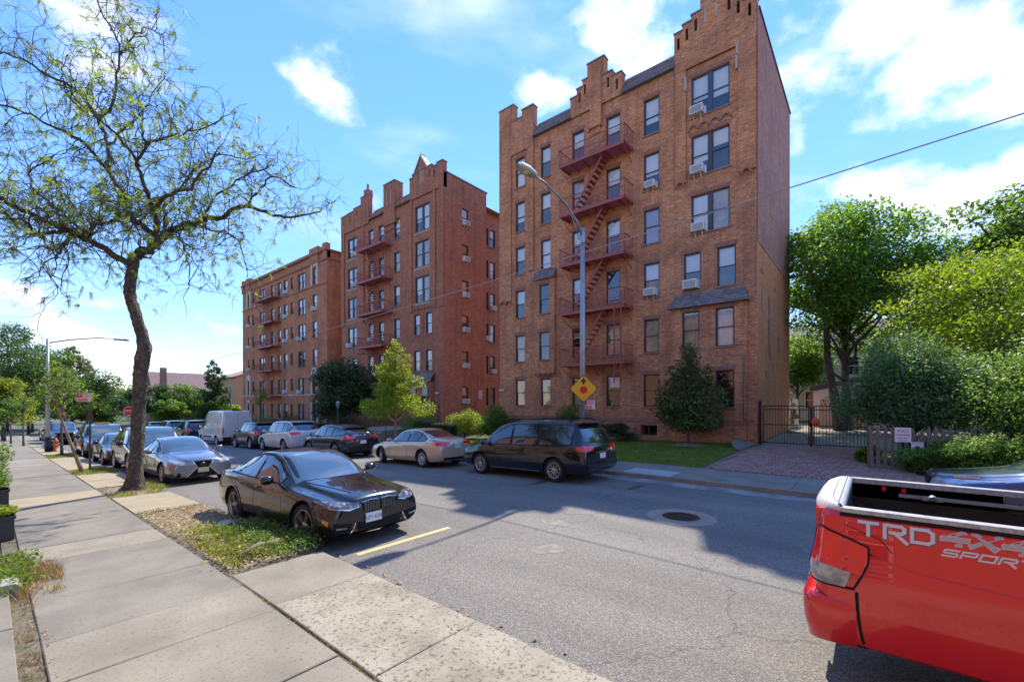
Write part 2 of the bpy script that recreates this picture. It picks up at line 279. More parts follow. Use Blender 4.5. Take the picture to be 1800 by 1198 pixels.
# ---------------------------------------------------------------- mesh helper
class MB:
    def __init__(s): s.v = []; s.f = []; s.m = []; s.sm = []
    def add(s, vs, fs, mi=0, smooth=False):
        o = len(s.v); s.v.extend([tuple(v) for v in vs])
        for f in fs: s.f.append(tuple(i + o for i in f)); s.m.append(mi); s.sm.append(smooth)
        return s
    def box(s, x0, x1, y0, y1, z0, z1, mi=0):
        v = [(x0,y0,z0),(x1,y0,z0),(x1,y1,z0),(x0,y1,z0),(x0,y0,z1),(x1,y0,z1),(x1,y1,z1),(x0,y1,z1)]
        return s.add(v, [(0,3,2,1),(4,5,6,7),(0,1,5,4),(1,2,6,5),(2,3,7,6),(3,0,4,7)], mi)
    def quad(s, a, b, c, d, mi=0): return s.add([a, b, c, d], [(0,1,2,3)], mi)
    def prism(s, pts, axis, a, b, mi=0):
        # pts: 2D polygon in the two other axes (cyclic order), extruded along axis from a to b
        n = len(pts)
        def P(p, t):
            return {0: (t, p[0], p[1]), 1: (p[0], t, p[1]), 2: (p[0], p[1], t)}[axis]
        v = [P(p, a) for p in pts] + [P(p, b) for p in pts]
        f = [tuple(range(n))[::-1], tuple(range(n, 2*n))] + [(i, (i+1) % n, n+(i+1) % n, n+i) for i in range(n)]
        return s.add(v, f, mi)
    def tube(s, pts, rad, n=8, mi=0, cap=True):
        pts = [Vector(p) for p in pts]; k = len(pts)
        if not hasattr(rad, '__len__'): rad = [rad]*k
        vs = []; up = Vector((0.13, .27, .95)).normalized()
        prev = None
        for i, p in enumerate(pts):
            d = (pts[min(i+1, k-1)] - pts[max(i-1, 0)]).normalized()
            if prev is None:
                a = d.cross(up); 
                if a.length < .1: a = d.cross(Vector((1, 0, 0)))
            else: a = prev - d*prev.dot(d)
            a.normalize(); prev = a; b = d.cross(a)
            for j in range(n):
                t = 2*math.pi*j/n; vs.append(p + (a*math.cos(t) + b*math.sin(t))*rad[i])
        fs = [(i*n+j, i*n+(j+1) % n, (i+1)*n+(j+1) % n, (i+1)*n+j) for i in range(k-1) for j in range(n)]
        if cap: fs += [tuple(range(n))[::-1], tuple(range((k-1)*n, k*n))]
        return s.add(vs, fs, mi, True)
    def lathe(s, prof, n=24, axis=1, mi=0, c=(0, 0, 0), smooth=True):
        # prof: list of (r, t) revolve round axis through c
        vs = []
        for r, t in prof:
            for j in range(n):
                a = 2*math.pi*j/n; u, w = r*math.cos(a), r*math.sin(a)
                vs.append({0: (c[0]+t, c[1]+u, c[2]+w), 1: (c[0]+u, c[1]+t, c[2]+w), 2: (c[0]+u, c[1]+w, c[2]+t)}[axis])
        k = len(prof)
        fs = [(i*n+j, i*n+(j+1) % n, (i+1)*n+(j+1) % n, (i+1)*n+j) for i in range(k-1) for j in range(n)]
        return s.add(vs, fs, mi, smooth)
    def mesh(s, name, mats):
        me = bpy.data.meshes.new(name); me.from_pydata(s.v, [], s.f)
        for mt in (mats if isinstance(mats, (list, tuple)) else [mats]): me.materials.append(mt)
        me.polygons.foreach_set('material_index', s.m); me.polygons.foreach_set('use_smooth', s.sm)
        uv = me.uv_layers.new(name='UVMap')
        nv = len(me.vertices); co = np.empty(nv*3); me.vertices.foreach_get('co', co); co = co.reshape(-1, 3)
        nl = len(me.loops); li = np.empty(nl, int); me.loops.foreach_get('vertex_index', li)
        npoly = len(me.polygons); nr = np.empty(npoly*3); me.polygons.foreach_get('normal', nr); nr = np.abs(nr.reshape(-1, 3))
        lt = np.empty(npoly, int); me.polygons.foreach_get('loop_total', lt)
        ax = np.repeat(nr.argmax(1), lt); c = co[li]
        u = np.where(ax == 0, c[:, 1], c[:, 0]); w = np.where(ax == 2, c[:, 1], c[:, 2])
        uv.data.foreach_set('uv', np.stack([u, w], 1).ravel().astype(np.float32))
        me.update(); return me
    def build(s, name, mats, parent=None, loc=None, fix=False):
        if fix: pass
        me = s.mesh(name, mats); return link(name, me, parent, loc)

def link(name, me, parent=None, loc=None, rot=None):
    o = bpy.data.objects.new(name, me); COL.objects.link(o)
    if parent is not None: o.parent = parent
    if loc is not None: o.location = loc
    elif parent is not None and parent.get('abs'): o.location = -Vector(parent.location) if not parent.parent else (0, 0, 0)
    if rot: o.rotation_euler = rot
    if parent is not None and parent.get('abs'): o['abs'] = 1
    return o
def tag(o, label, cat, group=None, kind=None):
    if label: o['label'] = label
    if cat: o['category'] = cat
    if group: o['group'] = group
    if kind: o['kind'] = kind
    return o
def empty(name, loc, label=None, cat=None, group=None, rz=0, abs_=False):
    o = bpy.data.objects.new(name, None); COL.objects.link(o); o.location = loc; o.rotation_euler = (0, 0, rz)
    o.empty_display_size = .2
    if abs_: o['abs'] = 1
    return tag(o, label, cat, group)
def struct(o): o['kind'] = 'structure'; return o
def copy_tree(o, parent=None):
    c = o.copy(); COL.objects.link(c)
    if parent is not None: c.parent = parent
    for ch in o.children: copy_tree(ch, c)
    return c
def gz(Y): return -0.027*min(max(0, Y-6), 84)
def lz(X, Y): return gz(Y) + .12 + (.025*(X-15.05) if X > 15.05 else 0)
# ---------------------------------------------------------------- ground, road, pavements
def sheet(name, x0, x1, ys, off, mat, dz=lambda x, y: 0, nx=1, parent=None, skirt=0):
    b = MB(); xs = [x0 + (x1-x0)*i/nx for i in range(nx+1)]
    vs = [(x, y, gz(y)+off+dz(x, y)) for y in ys for x in xs]; w = nx+1
    fs = [(j*w+i, j*w+i+1, (j+1)*w+i+1, (j+1)*w+i) for j in range(len(ys)-1) for i in range(nx)]
    b.add(vs, fs)
    return b.build(name, mat, parent)
YS = [-60, -20, -5, 2, 6] + [6+4*i for i in range(1, 23)] + [110, 200]
g = sheet('ground', -400, 500, [-400, -60, 6] + [6+7*i for i in range(1, 13)] + [150, 700], -.06, M('far_ground', (.09, .10, .05), .95, noise=(.3, (.15, .13, .09), .4, .7))); struct(g)

def asphalt_mat():
    m = bpy.data.materials.new('asphalt'); m.use_nodes = True; nt = m.node_tree; b = nt.nodes['Principled BSDF']; b.inputs['Roughness'].default_value = .82
    t = nt.nodes.new('ShaderNodeTexCoord')
    v = nt.nodes.new('ShaderNodeTexVoronoi'); v.inputs['Scale'].default_value = 100; nt.links.new(t.outputs['Object'], v.inputs[0])
    r = nt.nodes.new('ShaderNodeValToRGB'); nt.links.new(v.outputs['Color'], r.inputs[0])
    e = r.color_ramp.elements; e[0].position = .1; e[0].color = (.09, .084, .073, 1); e[1].position = .95; e[1].color = (.335, .305, .256, 1)
    x = e.new(.5); x.color = (.172, .157, .134, 1)
    n = nt.nodes.new('ShaderNodeTexNoise'); n.inputs['Scale'].default_value = .5; n.inputs['Detail'].default_value = 8
    mp = nt.nodes.new('ShaderNodeMapping'); mp.inputs['Scale'].default_value = (1.6, .35, 1); nt.links.new(t.outputs['Object'], mp.inputs[0]); nt.links.new(mp.outputs[0], n.inputs[0])
    r2 = nt.nodes.new('ShaderNodeMapRange'); r2.inputs['From Min'].default_value = .3; r2.inputs['From Max'].default_value = .7; r2.inputs['To Min'].default_value = .70; r2.inputs['To Max'].default_value = 1.16; nt.links.new(n.outputs['Fac'], r2.inputs['Value'])
    # far from the eye the stones average out: a second, coarser variation
    mx = nt.nodes.new('ShaderNodeMix'); mx.data_type = 'RGBA'; mx.blend_type = 'MULTIPLY'; mx.inputs['Factor'].default_value = 1; nt.links.new(r.outputs[0], mx.inputs[6])
    c = nt.nodes.new('ShaderNodeCombineColor'); [nt.links.new(r2.outputs[0], c.inputs[i]) for i in range(3)]; nt.links.new(c.outputs[0], mx.inputs[7])
    # hairline cracks
    cv = nt.nodes.new('ShaderNodeTexVoronoi'); cv.feature = 'DISTANCE_TO_EDGE'; cv.inputs['Scale'].default_value = .33
    wv = nt.nodes.new('ShaderNodeTexNoise'); wv.inputs['Scale'].default_value = 2; wv.inputs['Detail'].default_value = 6
    nt.links.new(t.outputs['Object'], wv.inputs[0]); am = nt.nodes.new('ShaderNodeVectorMath'); am.operation = 'MULTIPLY_ADD'; nt.links.new(wv.outputs['Color'], am.inputs[0]); am.inputs[1].default_value = (.9, .9, 0); nt.links.new(t.outputs['Object'], am.inputs[2]); nt.links.new(am.outputs[0], cv.inputs[0])
    cm_ = nt.nodes.new('ShaderNodeMapRange'); cm_.inputs['From Min'].default_value = 0.001; cm_.inputs['From Max'].default_value = .006; cm_.inputs['To Min'].default_value = .62; cm_.inputs['To Max'].default_value = 1; nt.links.new(cv.outputs[0], cm_.inputs['Value'])
    m2 = nt.nodes.new('ShaderNodeMix'); m2.data_type = 'RGBA'; m2.blend_type = 'MULTIPLY'; m2.inputs['Factor'].default_value = 1; nt.links.new(mx.outputs[2], m2.inputs[6])
    c2 = nt.nodes.new('ShaderNodeCombineColor'); [nt.links.new(cm_.outputs[0], c2.inputs[i]) for i in range(3)]; nt.links.new(c2.outputs[0], m2.inputs[7])
    nt.links.new(m2.outputs[2], b.inputs['Base Color'])
    bp = nt.nodes.new('ShaderNodeBump'); bp.inputs['Strength'].default_value = .5; bp.inputs['Distance'].default_value = .006; nt.links.new(v.outputs['Distance'], bp.inputs['Height']); nt.links.new(bp.outputs[0], b.inputs['Normal'])
    return m
MT['asphalt'] = asphalt_mat()
road = struct(sheet('road', 3.0, 12.75, YS[:-1] , 0.0, MT['asphalt'], nx=2))
cross = MB(); cross.add([(-40, 92, gz(92)+.004), (60, 92, gz(92)+.004), (60, 101, gz(101)+.004), (-40, 101, gz(101)+.004)], [(0, 1, 2, 3)])
cross = struct(cross.build('cross_road', MT['asphalt']))

def line_quad(name, pts, off, mat, parent=None):
    b = MB(); b.add([(x, y, gz(y)+off) for x, y in pts], [tuple(range(len(pts)))]); return b.build(name, mat, parent)
line_quad('parking_line', [(3.55, 5.93), (5.40, 5.93), (5.40, 6.04), (3.55, 6.04)], .004, MT['yellow'], road)
for (x, y) in ((3.5, 17.0), (3.5, 31.2)):
    line_quad('parking_line', [(x, y), (x+1.9, y), (x+1.9, y+.11), (x, y+.11)], .004, MT['yellow'], road)
line_quad('road_patch', [(9.7, 7.6), (10.8, 4.85), (11.6, 4.85), (12.3, 7.6)], .003, M('wet_patch', (.075, .055, .04), .5, noise=(3, (.22, .15, .09), .4, .62)), road)
oil = M('oil_stain', (.105, .095, .085), .6, noise=(7, (.20, .18, .155), .40, .60))
for (cx_, cy_, rx_, ry_) in ((5.6, 3.9, .28, .18), (6.9, 4.6, .16, .35), (4.7, 12.5, .4, .7), (9.6, 11.5, .3, .6), (8.2, .6, .22, .4)):
    line_quad('oil_stain', [(cx_+rx_*(1+.3*math.sin(3*a+cx_))*math.cos(a), cy_+ry_*(1+.3*math.sin(2*a+cy_))*math.sin(a)) for a in [2*math.pi*k/18 for k in range(18)]], .003, oil, road)
# concrete gutter along the far kerb
sheet('gutter', 11.95, 12.60, YS[:-1], .005, M('gutter_concrete', (.30, .285, .26), .9, noise=(1.4, (.17, .16, .15), .42, .6), bump=(60, .4, .006)), parent=road)
# manhole
mh = empty('manhole', (8.86, 2.97, gz(3)), 'round iron manhole cover set in a pale concrete ring in the road', 'manhole cover')
b = MB(); b.lathe([(.66, .002), (.62, .012), (.36, .012), (.355, .002)], 28, 2, 0); b.build('collar', M('collar_tan', (.34, .28, .20), .9, noise=(9, (.24, .20, .15), .4, .7)), mh)
b = MB(); b.lathe([(.001, .012), (.35, .012), (.352, .004)], 28, 2, 0)
for i in range(-7, 8):
    w = math.sqrt(max(.01, .31**2-(i*.043)**2)); b.box(i*.043-.010, i*.043+.010, -w, w, .012, .019)
for i in range(-7, 8):
    w = math.sqrt(max(.01, .31**2-(i*.043)**2)); b.box(-w, w, i*.043-.008, i*.043+.008, .0125, .0185)
b.build('cover', M('cast_iron', (.07, .05, .045), .5, metal=.6, noise=(20, (.12, .08, .06), .4, .7)), mh)

# ---- left pavement with separate slabs
lw = struct(sheet('pavement', .13, 3.10, YS, .10, MT['joint']))
PI = math.pi
def slab(parent, x0, x1, y0, y1, off, mat, jig=.007, name='slab'):
    r = random.uniform; g_ = .0035
    c = [(x0+g_, y0+g_), (x1-g_, y0+g_), (x1-g_, y1-g_), (x0+g_, y1-g_)]
    t = [r(-jig, jig) for _ in range(4)]
    top = [(c[i][0], c[i][1], gz(c[i][1])+off+t[i]) for i in range(4)]; bot = [(p[0], p[1], p[2]-.16) for p in top]
    i8 = [(top[i][0]+(.008 if i in (0, 3) else -.008), top[i][1]+(.008 if i < 2 else -.008), top[i][2]) for i in range(4)]
    e8 = [(p[0], p[1], p[2]-.007) for p in top]
    b = MB(); b.add(i8+e8+bot, [(0, 1, 2, 3), (4, 5, 1, 0), (5, 6, 2, 1), (6, 7, 3, 2), (7, 4, 0, 3), (8, 9, 5, 4), (9, 10, 6, 5), (10, 11, 7, 6), (11, 8, 4, 7)])
    return b.build(name, mat, parent)
ys = [-3.2, -1.3, .55, 2.35, 3.0+.55, 4.85, 5.75, 7.05, 9.05, 10.1, 11.75, 13.4, 15.1, 16.8, 18.5, 20.3, 22.1, 24, 26, 28, 30, 33, 36, 39, 42, 46, 50, 54, 60, 66, 72, 80, 88]
kinds = ['concrete', 'concrete', 'concrete', 'concrete', 'concrete', 'concrete', 'concrete_b', 'concrete_b', 'concrete', 'concrete_b', 'concrete_b', 'concrete_b', 'concrete_y', 'concrete_b', 'concrete_b', 'concrete_b']
for i in range(len(ys)-1):
    k = kinds[i] if i < len(kinds) else random.choice(['concrete', 'concrete_b', 'concrete_b'])
    slab(lw, .30, 1.93, ys[i], ys[i+1], .12, MT[k])
ys2 = [-3.2, -1.2, .9, 3.05, 4.95, 6.25]
for i in range(len(ys2)-1): slab(lw, 1.96, 3.13, ys2[i], ys2[i+1], .12, MT['concrete_s' if i < 4 else 'concrete'])
ys3 = [(11.9, 13.3, 'concrete_y'), (13.3, 14.7, 'concrete_y'), (17.2, 19.3, 'concrete_y'), (19.3, 21.6, 'concrete_y'), (24, 26.4, 'concrete_y'), (26.4, 29, 'concrete_y'), (29, 32.3, 'concrete_y'), (35.4, 38.5, 'concrete_y'), (38.5, 42, 'concrete_y'), (42, 46, 'concrete_y'), (48, 54, 'concrete_y'), (54, 60, 'concrete'), (60, 70, 'concrete'), (70, 88, 'concrete')]
for a, c, k in ys3: slab(lw, 1.96, 3.13, a, c, .12, MT[k])
# stone border at the very left
lb = struct(sheet('verge', -6, .14, YS, .07, MT['soil']))
for a, c in ((3.0, 4.9), (4.9, 6.3), (6.3, 7.9), (-1, 1.2), (1.2, 3.0)):
    slab(lb, -.35, .15, a, c, .16, MT['concrete_b'], .008, 'border_stone')
# earth in the tree pits and the broken strip
def mound(name, x0, x1, y0, y1, off, h, mat, parent, n=14, seed=1):
    rg = np.random.default_rng(seed); vs = []; 
    for j in range(n+1):
        for i in range(n+1):
            x = x0+(x1-x0)*i/n; y = y0+(y1-y0)*j/n; e = min(i, n-i, j, n-j)/3.0; e = min(1, e)
            vs.append((x, y, gz(y)+off+e*h*(.5+rg.random())))
    fs = [(j*(n+1)+i, j*(n+1)+i+1, (j+1)*(n+1)+i+1, (j+1)*(n+1)+i) for j in range(n) for i in range(n)]
    b = MB(); b.add(vs, fs, 0, True); return b.build(name, mat, parent)
mound('bare_earth', 1.96, 3.12, 6.27, 11.85, .085, .05, MT['soil'], lw, 18, 3)
mound('bare_earth', 1.96, 3.12, 14.75, 17.15, .085, .06, MT['soil'], lw, 10, 4)
mound('bare_earth', 1.96, 3.12, 21.65, 23.95, .085, .04, MT['soil'], lw, 8, 5)
mound('bare_earth', 1.96, 3.12, 32.35, 35.35, .085, .04, MT['soil'], lw, 8, 6)

# ---- right pavement
rw = struct(sheet('pavement', 12.62, 15.06, YS, .10, MT['joint']))
for i, (a, c) in enumerate([(-14, -10), (-10, -7), (-7, -4), (-4, -1), (-1, 1.6), (1.6, 4.6), (4.6, 6.1), (6.1, 8.5)] + [(8.5+2.6*k, 11.1+2.6*k) for k in range(27)]):
    if (a, c) == (4.6, 6.1):
        slab(rw, 12.80, 13.75, a, c, .12, MT['concrete_w']); slab(rw, 13.75, 15.05, a, c, .12, MT['concrete_b'])
    else: slab(rw, 12.80, 15.05, a, c, .12, MT['concrete_b' if i % 3 else 'concrete'])
for a in range(-14, 80, 3): slab(rw, 12.62, 12.79, a, a+3, .125, MT['concrete'], .006, 'kerb_stone')
# ---- far lots: one sheet rising from the pavement to the fronts
lot = struct(sheet('lawn_ground', 15.05, 60, YS, .10, MT['lawn_soil'], dz=lambda x, y: .025*(min(x, 30)-15.05), nx=6))

# ---- driveway: pavers
drv = struct(empty('driveway', (15.1, 2, .12))); drv['abs'] = 1
def drv_left(x): return 4.35 - .02*(x-15.1)
def drv_right(x): return -1.9 + 2.0*min(1, max(0, (x-15.1)/5.0)) + .0
b = MB(); n = 10
for i in range(n):
    xa, xb = 15.07+(23.4-15.07)*i/n, 15.07+(23.4-15.07)*(i+1)/n
    f = lambda x, y: (x, y, gz(y)+.104+.025*(x-15.05))
    b.add([f(xa, drv_right(xa)), f(xb, drv_right(xb)), f(xb, drv_left(xb)), f(xa, drv_left(xa))], [(0, 1, 2, 3)])
b.build('paver_bed', M('paver_bed', (.22, .13, .10), .95, noise=(5, (.17, .105, .085), .4, .7)), drv)
# border course of single bricks, then the field
pm = {}
def paver_mesh(w, l, mat):
    k = (w, l, mat)
    if k not in pm:
        b = MB(); g_ = .006; t = .012
        v = [(-w/2+g_, -l/2+g_, 0), (w/2-g_, -l/2+g_, 0), (w/2-g_, l/2-g_, 0), (-w/2+g_, l/2-g_, 0)]
        b.add(v + [(x*.93, y*.93, t) for x, y, z in v], [(4, 5, 6, 7), (0, 1, 5, 4), (1, 2, 6, 5), (2, 3, 7, 6), (3, 0, 4, 7)])
        pm[k] = b.mesh('brick_paver', MT[mat])
    return pm[k]
cnt = 0
for k in range(50):
    y = -1.8+.125*k
    if y < 4.3:
        o = link('brick_paver', paver_mesh(.22, .12, 'paver' if k % 2 else 'paver2'), drv, Vector((15.19, y, gz(y)+.12))-drv.location); cnt += 1
for k in range(30):
    x = 15.4+.215*k
    if x < 21.5:
        for yy, dy in ((drv_left(x)-.06, 0), ):
            link('brick_paver', paver_mesh(.21, .12, 'paver'), drv, Vector((x, yy, gz(yy)+.12+.025*(x-15.05)))-drv.location); cnt += 1
fieldm = MB()
row = 0; x = 15.41
while x < 23.2:
    wdt = .21; y = drv_right(x)+.1 + (.06 if row % 2 else 0)
    while y < drv_left(x)-.18:
        if cnt < 296 and x < 17.6:
            link('brick_paver', paver_mesh(.105*2, .21, 'paver2' if random.random() < .6 else 'paver'), drv, Vector((x, y, gz(y)+.118+.025*(x-15.05)))-drv.location); cnt += 1
        else:
            z = gz(y)+.118+.025*(x-15.05); a = .099; t = .012
            v = [(x-a, y-a, z), (x+a, y-a, z), (x+a, y+a, z), (x-a, y+a, z)]
            fieldm.add(v + [(x+(p[0]-x)*.94, y+(p[1]-y)*.94, z+t) for p in v], [(4, 5, 6, 7), (0, 1, 5, 4), (1, 2, 6, 5), (2, 3, 7, 6), (3, 0, 4, 7)], 0 if random.random() < .55 else 1)
        y += .21
    x += .21; row += 1
fo = fieldm.build('paver_field', [MT['paver2'], MT['paver']], drv); fo['kind'] = 'stuff'
# sloping concrete kerb between lawn and drive near the gate
b = MB(); b.add([(20.6, 4.36, .27), (23.3, 4.30, .33), (23.3, 4.95, .62), (21.4, 4.95, .52), (20.6, 4.6, .30), (20.6, 4.36, .1), (23.3, 4.30, .1), (23.3, 4.95, .1), (21.4, 4.95, .1), (20.6, 4.6, .1)],
    [(0, 1, 2, 3, 4), (0, 5, 6, 1), (4, 3, 8, 9), (0, 4, 9, 5)])
tag(b.build('ramp_kerb', MT['concrete_b']), 'sloping grey concrete kerb between the lawn corner and the iron gate post', 'kerb')
# concrete yard behind the gate
struct(sheet('yard', 23.45, 42, [-4, -1, 2, 4.15], .106, MT['concrete'], dz=lambda x, y: .025*(min(x, 30)-15.05), nx=3))
# ---------------------------------------------------------------- buildings
def wall_holes(b, plane, c, u0, u1, z0, z1, holes, mi=0, rev=1, room=2, depth=.16, sgn=1, deep=.55):
    """wall on plane 'X' (faces -X, u = y) or 'Y' (faces -Y, u = x). holes: (u0,u1,z0,z1)"""
    us = sorted(set([u0, u1] + [h[0] for h in holes] + [h[1] for h in holes])); us = [u for u in us if u0 <= u <= u1]
    zs = sorted(set([z0, z1] + [h[2] for h in holes] + [h[3] for h in holes])); zs = [z for z in zs if z0 <= z <= z1]
    P = (lambda u, z, d: (c+d, u, z)) if plane == 'X' else (lambda u, z, d: (u, c+d, z))
    def q(a, b2, c2, d2, m):
        b.add([a, b2, c2, d2], [(0, 1, 2, 3)], m)
    for i in range(len(us)-1):
        for j in range(len(zs)-1):
            um, zm = (us[i]+us[i+1])/2, (zs[j]+zs[j+1])/2
            if any(h[0] < um < h[1] and h[2] < zm < h[3] for h in holes): continue
            q(P(us[i], zs[j], 0), P(us[i+1], zs[j], 0), P(us[i+1], zs[j+1], 0), P(us[i], zs[j+1], 0), mi)
    for (a, e, lo, hi) in holes:
        D = deep
        q(P(a, lo, 0), P(a, hi, 0), P(a, hi, D), P(a, lo, D), rev); q(P(e, lo, 0), P(e, hi, 0), P(e, hi, D), P(e, lo, D), rev)
        q(P(a, lo, 0), P(e, lo, 0), P(e, lo, D), P(a, lo, D), rev); q(P(a, hi, 0), P(e, hi, 0), P(e, hi, D), P(a, hi, D), rev)
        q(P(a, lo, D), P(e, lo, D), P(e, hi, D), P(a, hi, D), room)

wcache = {}
def win_meshes(w, h, n, fr):
    """n sashes side by side; local x along the wall, -y outwards, origin bottom centre"""
    k = (round(w, 2), round(h, 2), n, fr)
    if k in wcache: return wcache[k]
    f = .055; b = MB(); w2 = w/2
    b.box(-w2, -w2+f, -.03, .05, 0, h); b.box(w2-f, w2, -.03, .05, 0, h); b.box(-w2+f, w2-f, -.03, .05, h-f, h); b.box(-w2+f, w2-f, -.03, .05, 0, f)
    bays = []
    mul = .20
    bw = (w-2*f-mul*(n-1))/n
    for i in range(n):
        x0 = -w2+f+i*(bw+mul); bays.append((x0, x0+bw))
        if i: b.box(x0-mul, x0, -.04, .05, f, h-f)
        b.box(x0, x0+bw, -.018, .03, h*.5-.022, h*.5+.022)     # meeting rail
        for (za, zb, yy) in ((h*.5+.022, h-f, -.012), (f, h*.5-.022, .012)):
            b.box(x0, x0+.028, yy, yy+.02, za, zb); b.box(x0+bw-.028, x0+bw, yy, yy+.02, za, zb)
    frm = b.mesh('window_frame', MT[fr])
    pn = MB(); 
    pn.quad((-bw/2, 0, 0), (bw/2, 0, 0), (bw/2, 0, h/2-.08), (-bw/2, 0, h/2-.08)); pane = pn.mesh('pane', MT['pane'])
    sl = MB(); sl.box(-w2-.06, w2+.06, -.20, -.06, -.07, -.002); sill = sl.mesh('sill', MT['sill'])
    wcache[k] = (frm, pane, sill, bays, f); return wcache[k]
blc = {}
def blind_mesh(w, h, mat):
    k = (round(w, 2), round(h, 2), mat)
    if k not in blc:
        b = MB(); n = 12
        vs = []
        for i in range(n+1):
            x = -w/2+w*i/n; y = .012*math.sin(i*2.3) if mat != 'blind_w' else 0
            vs += [(x, y, 0), (x, y, h)]
        b.add(vs, [(2*i, 2*i+2, 2*i+3, 2*i+1) for i in range(n)]); blc[k] = b.mesh('blind', MT[mat])
    return blc[k]
def window(parent, plane, c, u0, u1, z0, z1, n=1, fr='frame', cover=None, sill=True):
    w, h = u1-u0, z1-z0; frm, pane, sillm, bays, f = win_meshes(w, h, n, fr)
    um = (u0+u1)/2
    loc = Vector((c+.13, um, z0)) if plane == 'X' else Vector((um, c+.13, z0))
    o = link('window', frm, parent, loc-Vector(parent.location), rot=(0, 0, -PI/2 if plane == 'X' else 0))
    if 'abs' in o: del o['abs']
    for (a, e) in bays:
        for q in (0, 1):
            link('pane', pane, o, ((a+e)/2, .002 + (-.004 if q else .02), (f+.008) if q == 0 else h/2+.022+.0))
        cv = cover if cover is not None else random.choice(['w', 'w', 'c', 'h', 'h', 'f', 'f', 'l', 'n'])
        if cv == 'f': link('curtain', blind_mesh(e-a, h-.14, random.choice(['blind_c', 'blind_w'])), o, ((a+e)/2, .07, .06))
        elif cv == 'w': link('blind', blind_mesh(e-a, h*.46, 'blind_w'), o, ((a+e)/2, .07, h*.49))
        elif cv == 'c': link('curtain', blind_mesh(e-a, h-.14, 'blind_c'), o, ((a+e)/2, .07, .06))
        elif cv == 'h':
            hh = h*random.choice([.35, .55, .62]); link('blind', blind_mesh(e-a, hh, 'blind_w'), o, ((a+e)/2, .07, h-.06-hh))
        elif cv == 'l': link('curtain', blind_mesh(e-a, h-.14, 'blind_l'), o, ((a+e)/2, .07, .06))
        elif cv == 'o':
            link('blind', blind_mesh(e-a, h*.46, 'blind_w'), o, ((a+e)/2, .07, h*.49)); link('curtain', blind_mesh(e-a, h*.45, 'blind_o'), o, ((a+e)/2, .07, .06))
    if sill: link('sill', sillm, o, (0, 0, 0))
    return o

acm = {}
def ac_unit(label, plane, c, u, z, w=.62, group='window air conditioners of the brick apartment buildings', brackets=True):
    """window air conditioner standing on a sill, sticking out of the window"""
    loc = (c+.13, u, z) if plane == 'X' else (u, c+.13, z)
    o = empty('air_conditioner', loc, label, 'air conditioner', group, rz=-PI/2 if plane == 'X' else 0)
    if not acm:
        b = MB(); b.box(-.31, .31, -.44, .08, .03, .42); acm['b'] = b.mesh('housing', MT['ac'])
        b = MB()
        for i in range(7): b.box(-.27, .27, -.452, -.441, .07+.045*i, .07+.045*i+.024)
        acm['g'] = b.mesh('grille', MT['ac_grille'])
        b = MB()
        for x in (-.2, .14): b.prism([(-.30, .03), (-.24, .03), (-.02, -.36), (-.06, -.36)], 0, x, x+.05); b.box(x, x+.05, -.40, 0, .002, .03)
        acm['k'] = b.mesh('bracket', MT['blind_c'])
        b = MB(); b.box(-.38, -.312, -.02, .0, .03, .42); b.box(.312, .38, -.02, .0, .03, .42); acm['s'] = b.mesh('side_panel', MT['ac'])
    link('housing', acm['b'], o, (0, 0, 0)); link('grille', acm['g'], o, (0, 0, 0)); link('side_panel', acm['s'], o, (0, 0, 0))
    if brackets: link('bracket', acm['k'], o, (0, 0, 0))
    o.scale = (w/.62,)*3
    return o

ORD = {1: 'ground', 2: 'second', 3: 'third', 4: 'fourth', 5: 'fifth', 6: 'top'}
# ================= nearest building
X0 = 23.07
B1 = empty('apartment_building', (X0, 12.2, -.2), 'nearest six-storey brick apartment building with stepped gables and a long fire escape', 'building', 'brick apartment buildings', abs_=True)
heads = {6: 18.86, 5: 15.84, 4: 12.80, 3: 9.86, 2: 6.80, 1: 3.79}; sills = {6: 16.86, 5: 13.86, 4: 10.92, 3: 8.0, 2: 5.0, 1: 2.04}
cols = {'A': (18.07, 18.88), 'B': (15.97, 16.75), 'C': (13.5, 14.36), 'D': (11.15, 12.05), 'E': (8.88, 9.76)}
cover1 = {('A', 6): 'f', ('A', 5): 'h', ('A', 4): 'w', ('A', 3): 'w', ('A', 2): 'c', ('A', 1): 'c', ('B', 6): 'w', ('B', 5): 'w', ('B', 4): 'f', ('B', 3): 'w', ('B', 2): 'h', ('B', 1): 'c',
          ('C', 6): 'w', ('C', 5): 'f', ('C', 4): 'w', ('C', 3): 'w', ('C', 2): 'n', ('C', 1): 'c', ('D', 6): 'w', ('D', 5): 'w', ('D', 4): 'w', ('D', 3): 'n', ('D', 2): 'c', ('D', 1): 'h',
          ('E', 6): 'h', ('E', 5): 'h', ('E', 4): 'l', ('E', 3): 'o', ('E', 2): 'c', ('E', 1): 'n'}
holes = []; bayh = []; wins = []
for k, (a, e) in cols.items():
    for f in range(1, 7):
        if k == 'B' and f in (2, 3): continue
        holes.append((a, e, sills[f], heads[f])); wins.append((X0, a, e, sills[f], heads[f], 1, 'frame', cover1[(k, f)]))
for f in (4, 5, 6):
    holes.append((5.40, 7.22, sills[f]-.05, heads[f]+.04)); wins.append((X0, 5.40, 7.22, sills[f]-.05, heads[f]+.04, 2, 'frame_blue' if f == 6 else 'frame', 'h' if f > 4 else 'f'))
for (a, e) in ((5.12, 5.98), (6.74, 7.60)):
    holes.append((a, e, sills[3], heads[3]+.08)); wins.append((X0, a, e, sills[3], heads[3]+.08, 1, 'frame', 'w'))
holes.append((9.0, 9.93, .48, 1.05))                        # cellar window
b = MB()
BX = X0-.32                                                  # bay front
wall_holes(b, 'X', X0, 4.22, 20.28, -1.2, 20.2, [h for h in holes if not (4.5 < h[0] and h[1] < 8.1 and h[3] < 7.1)], 0, 1, 2)
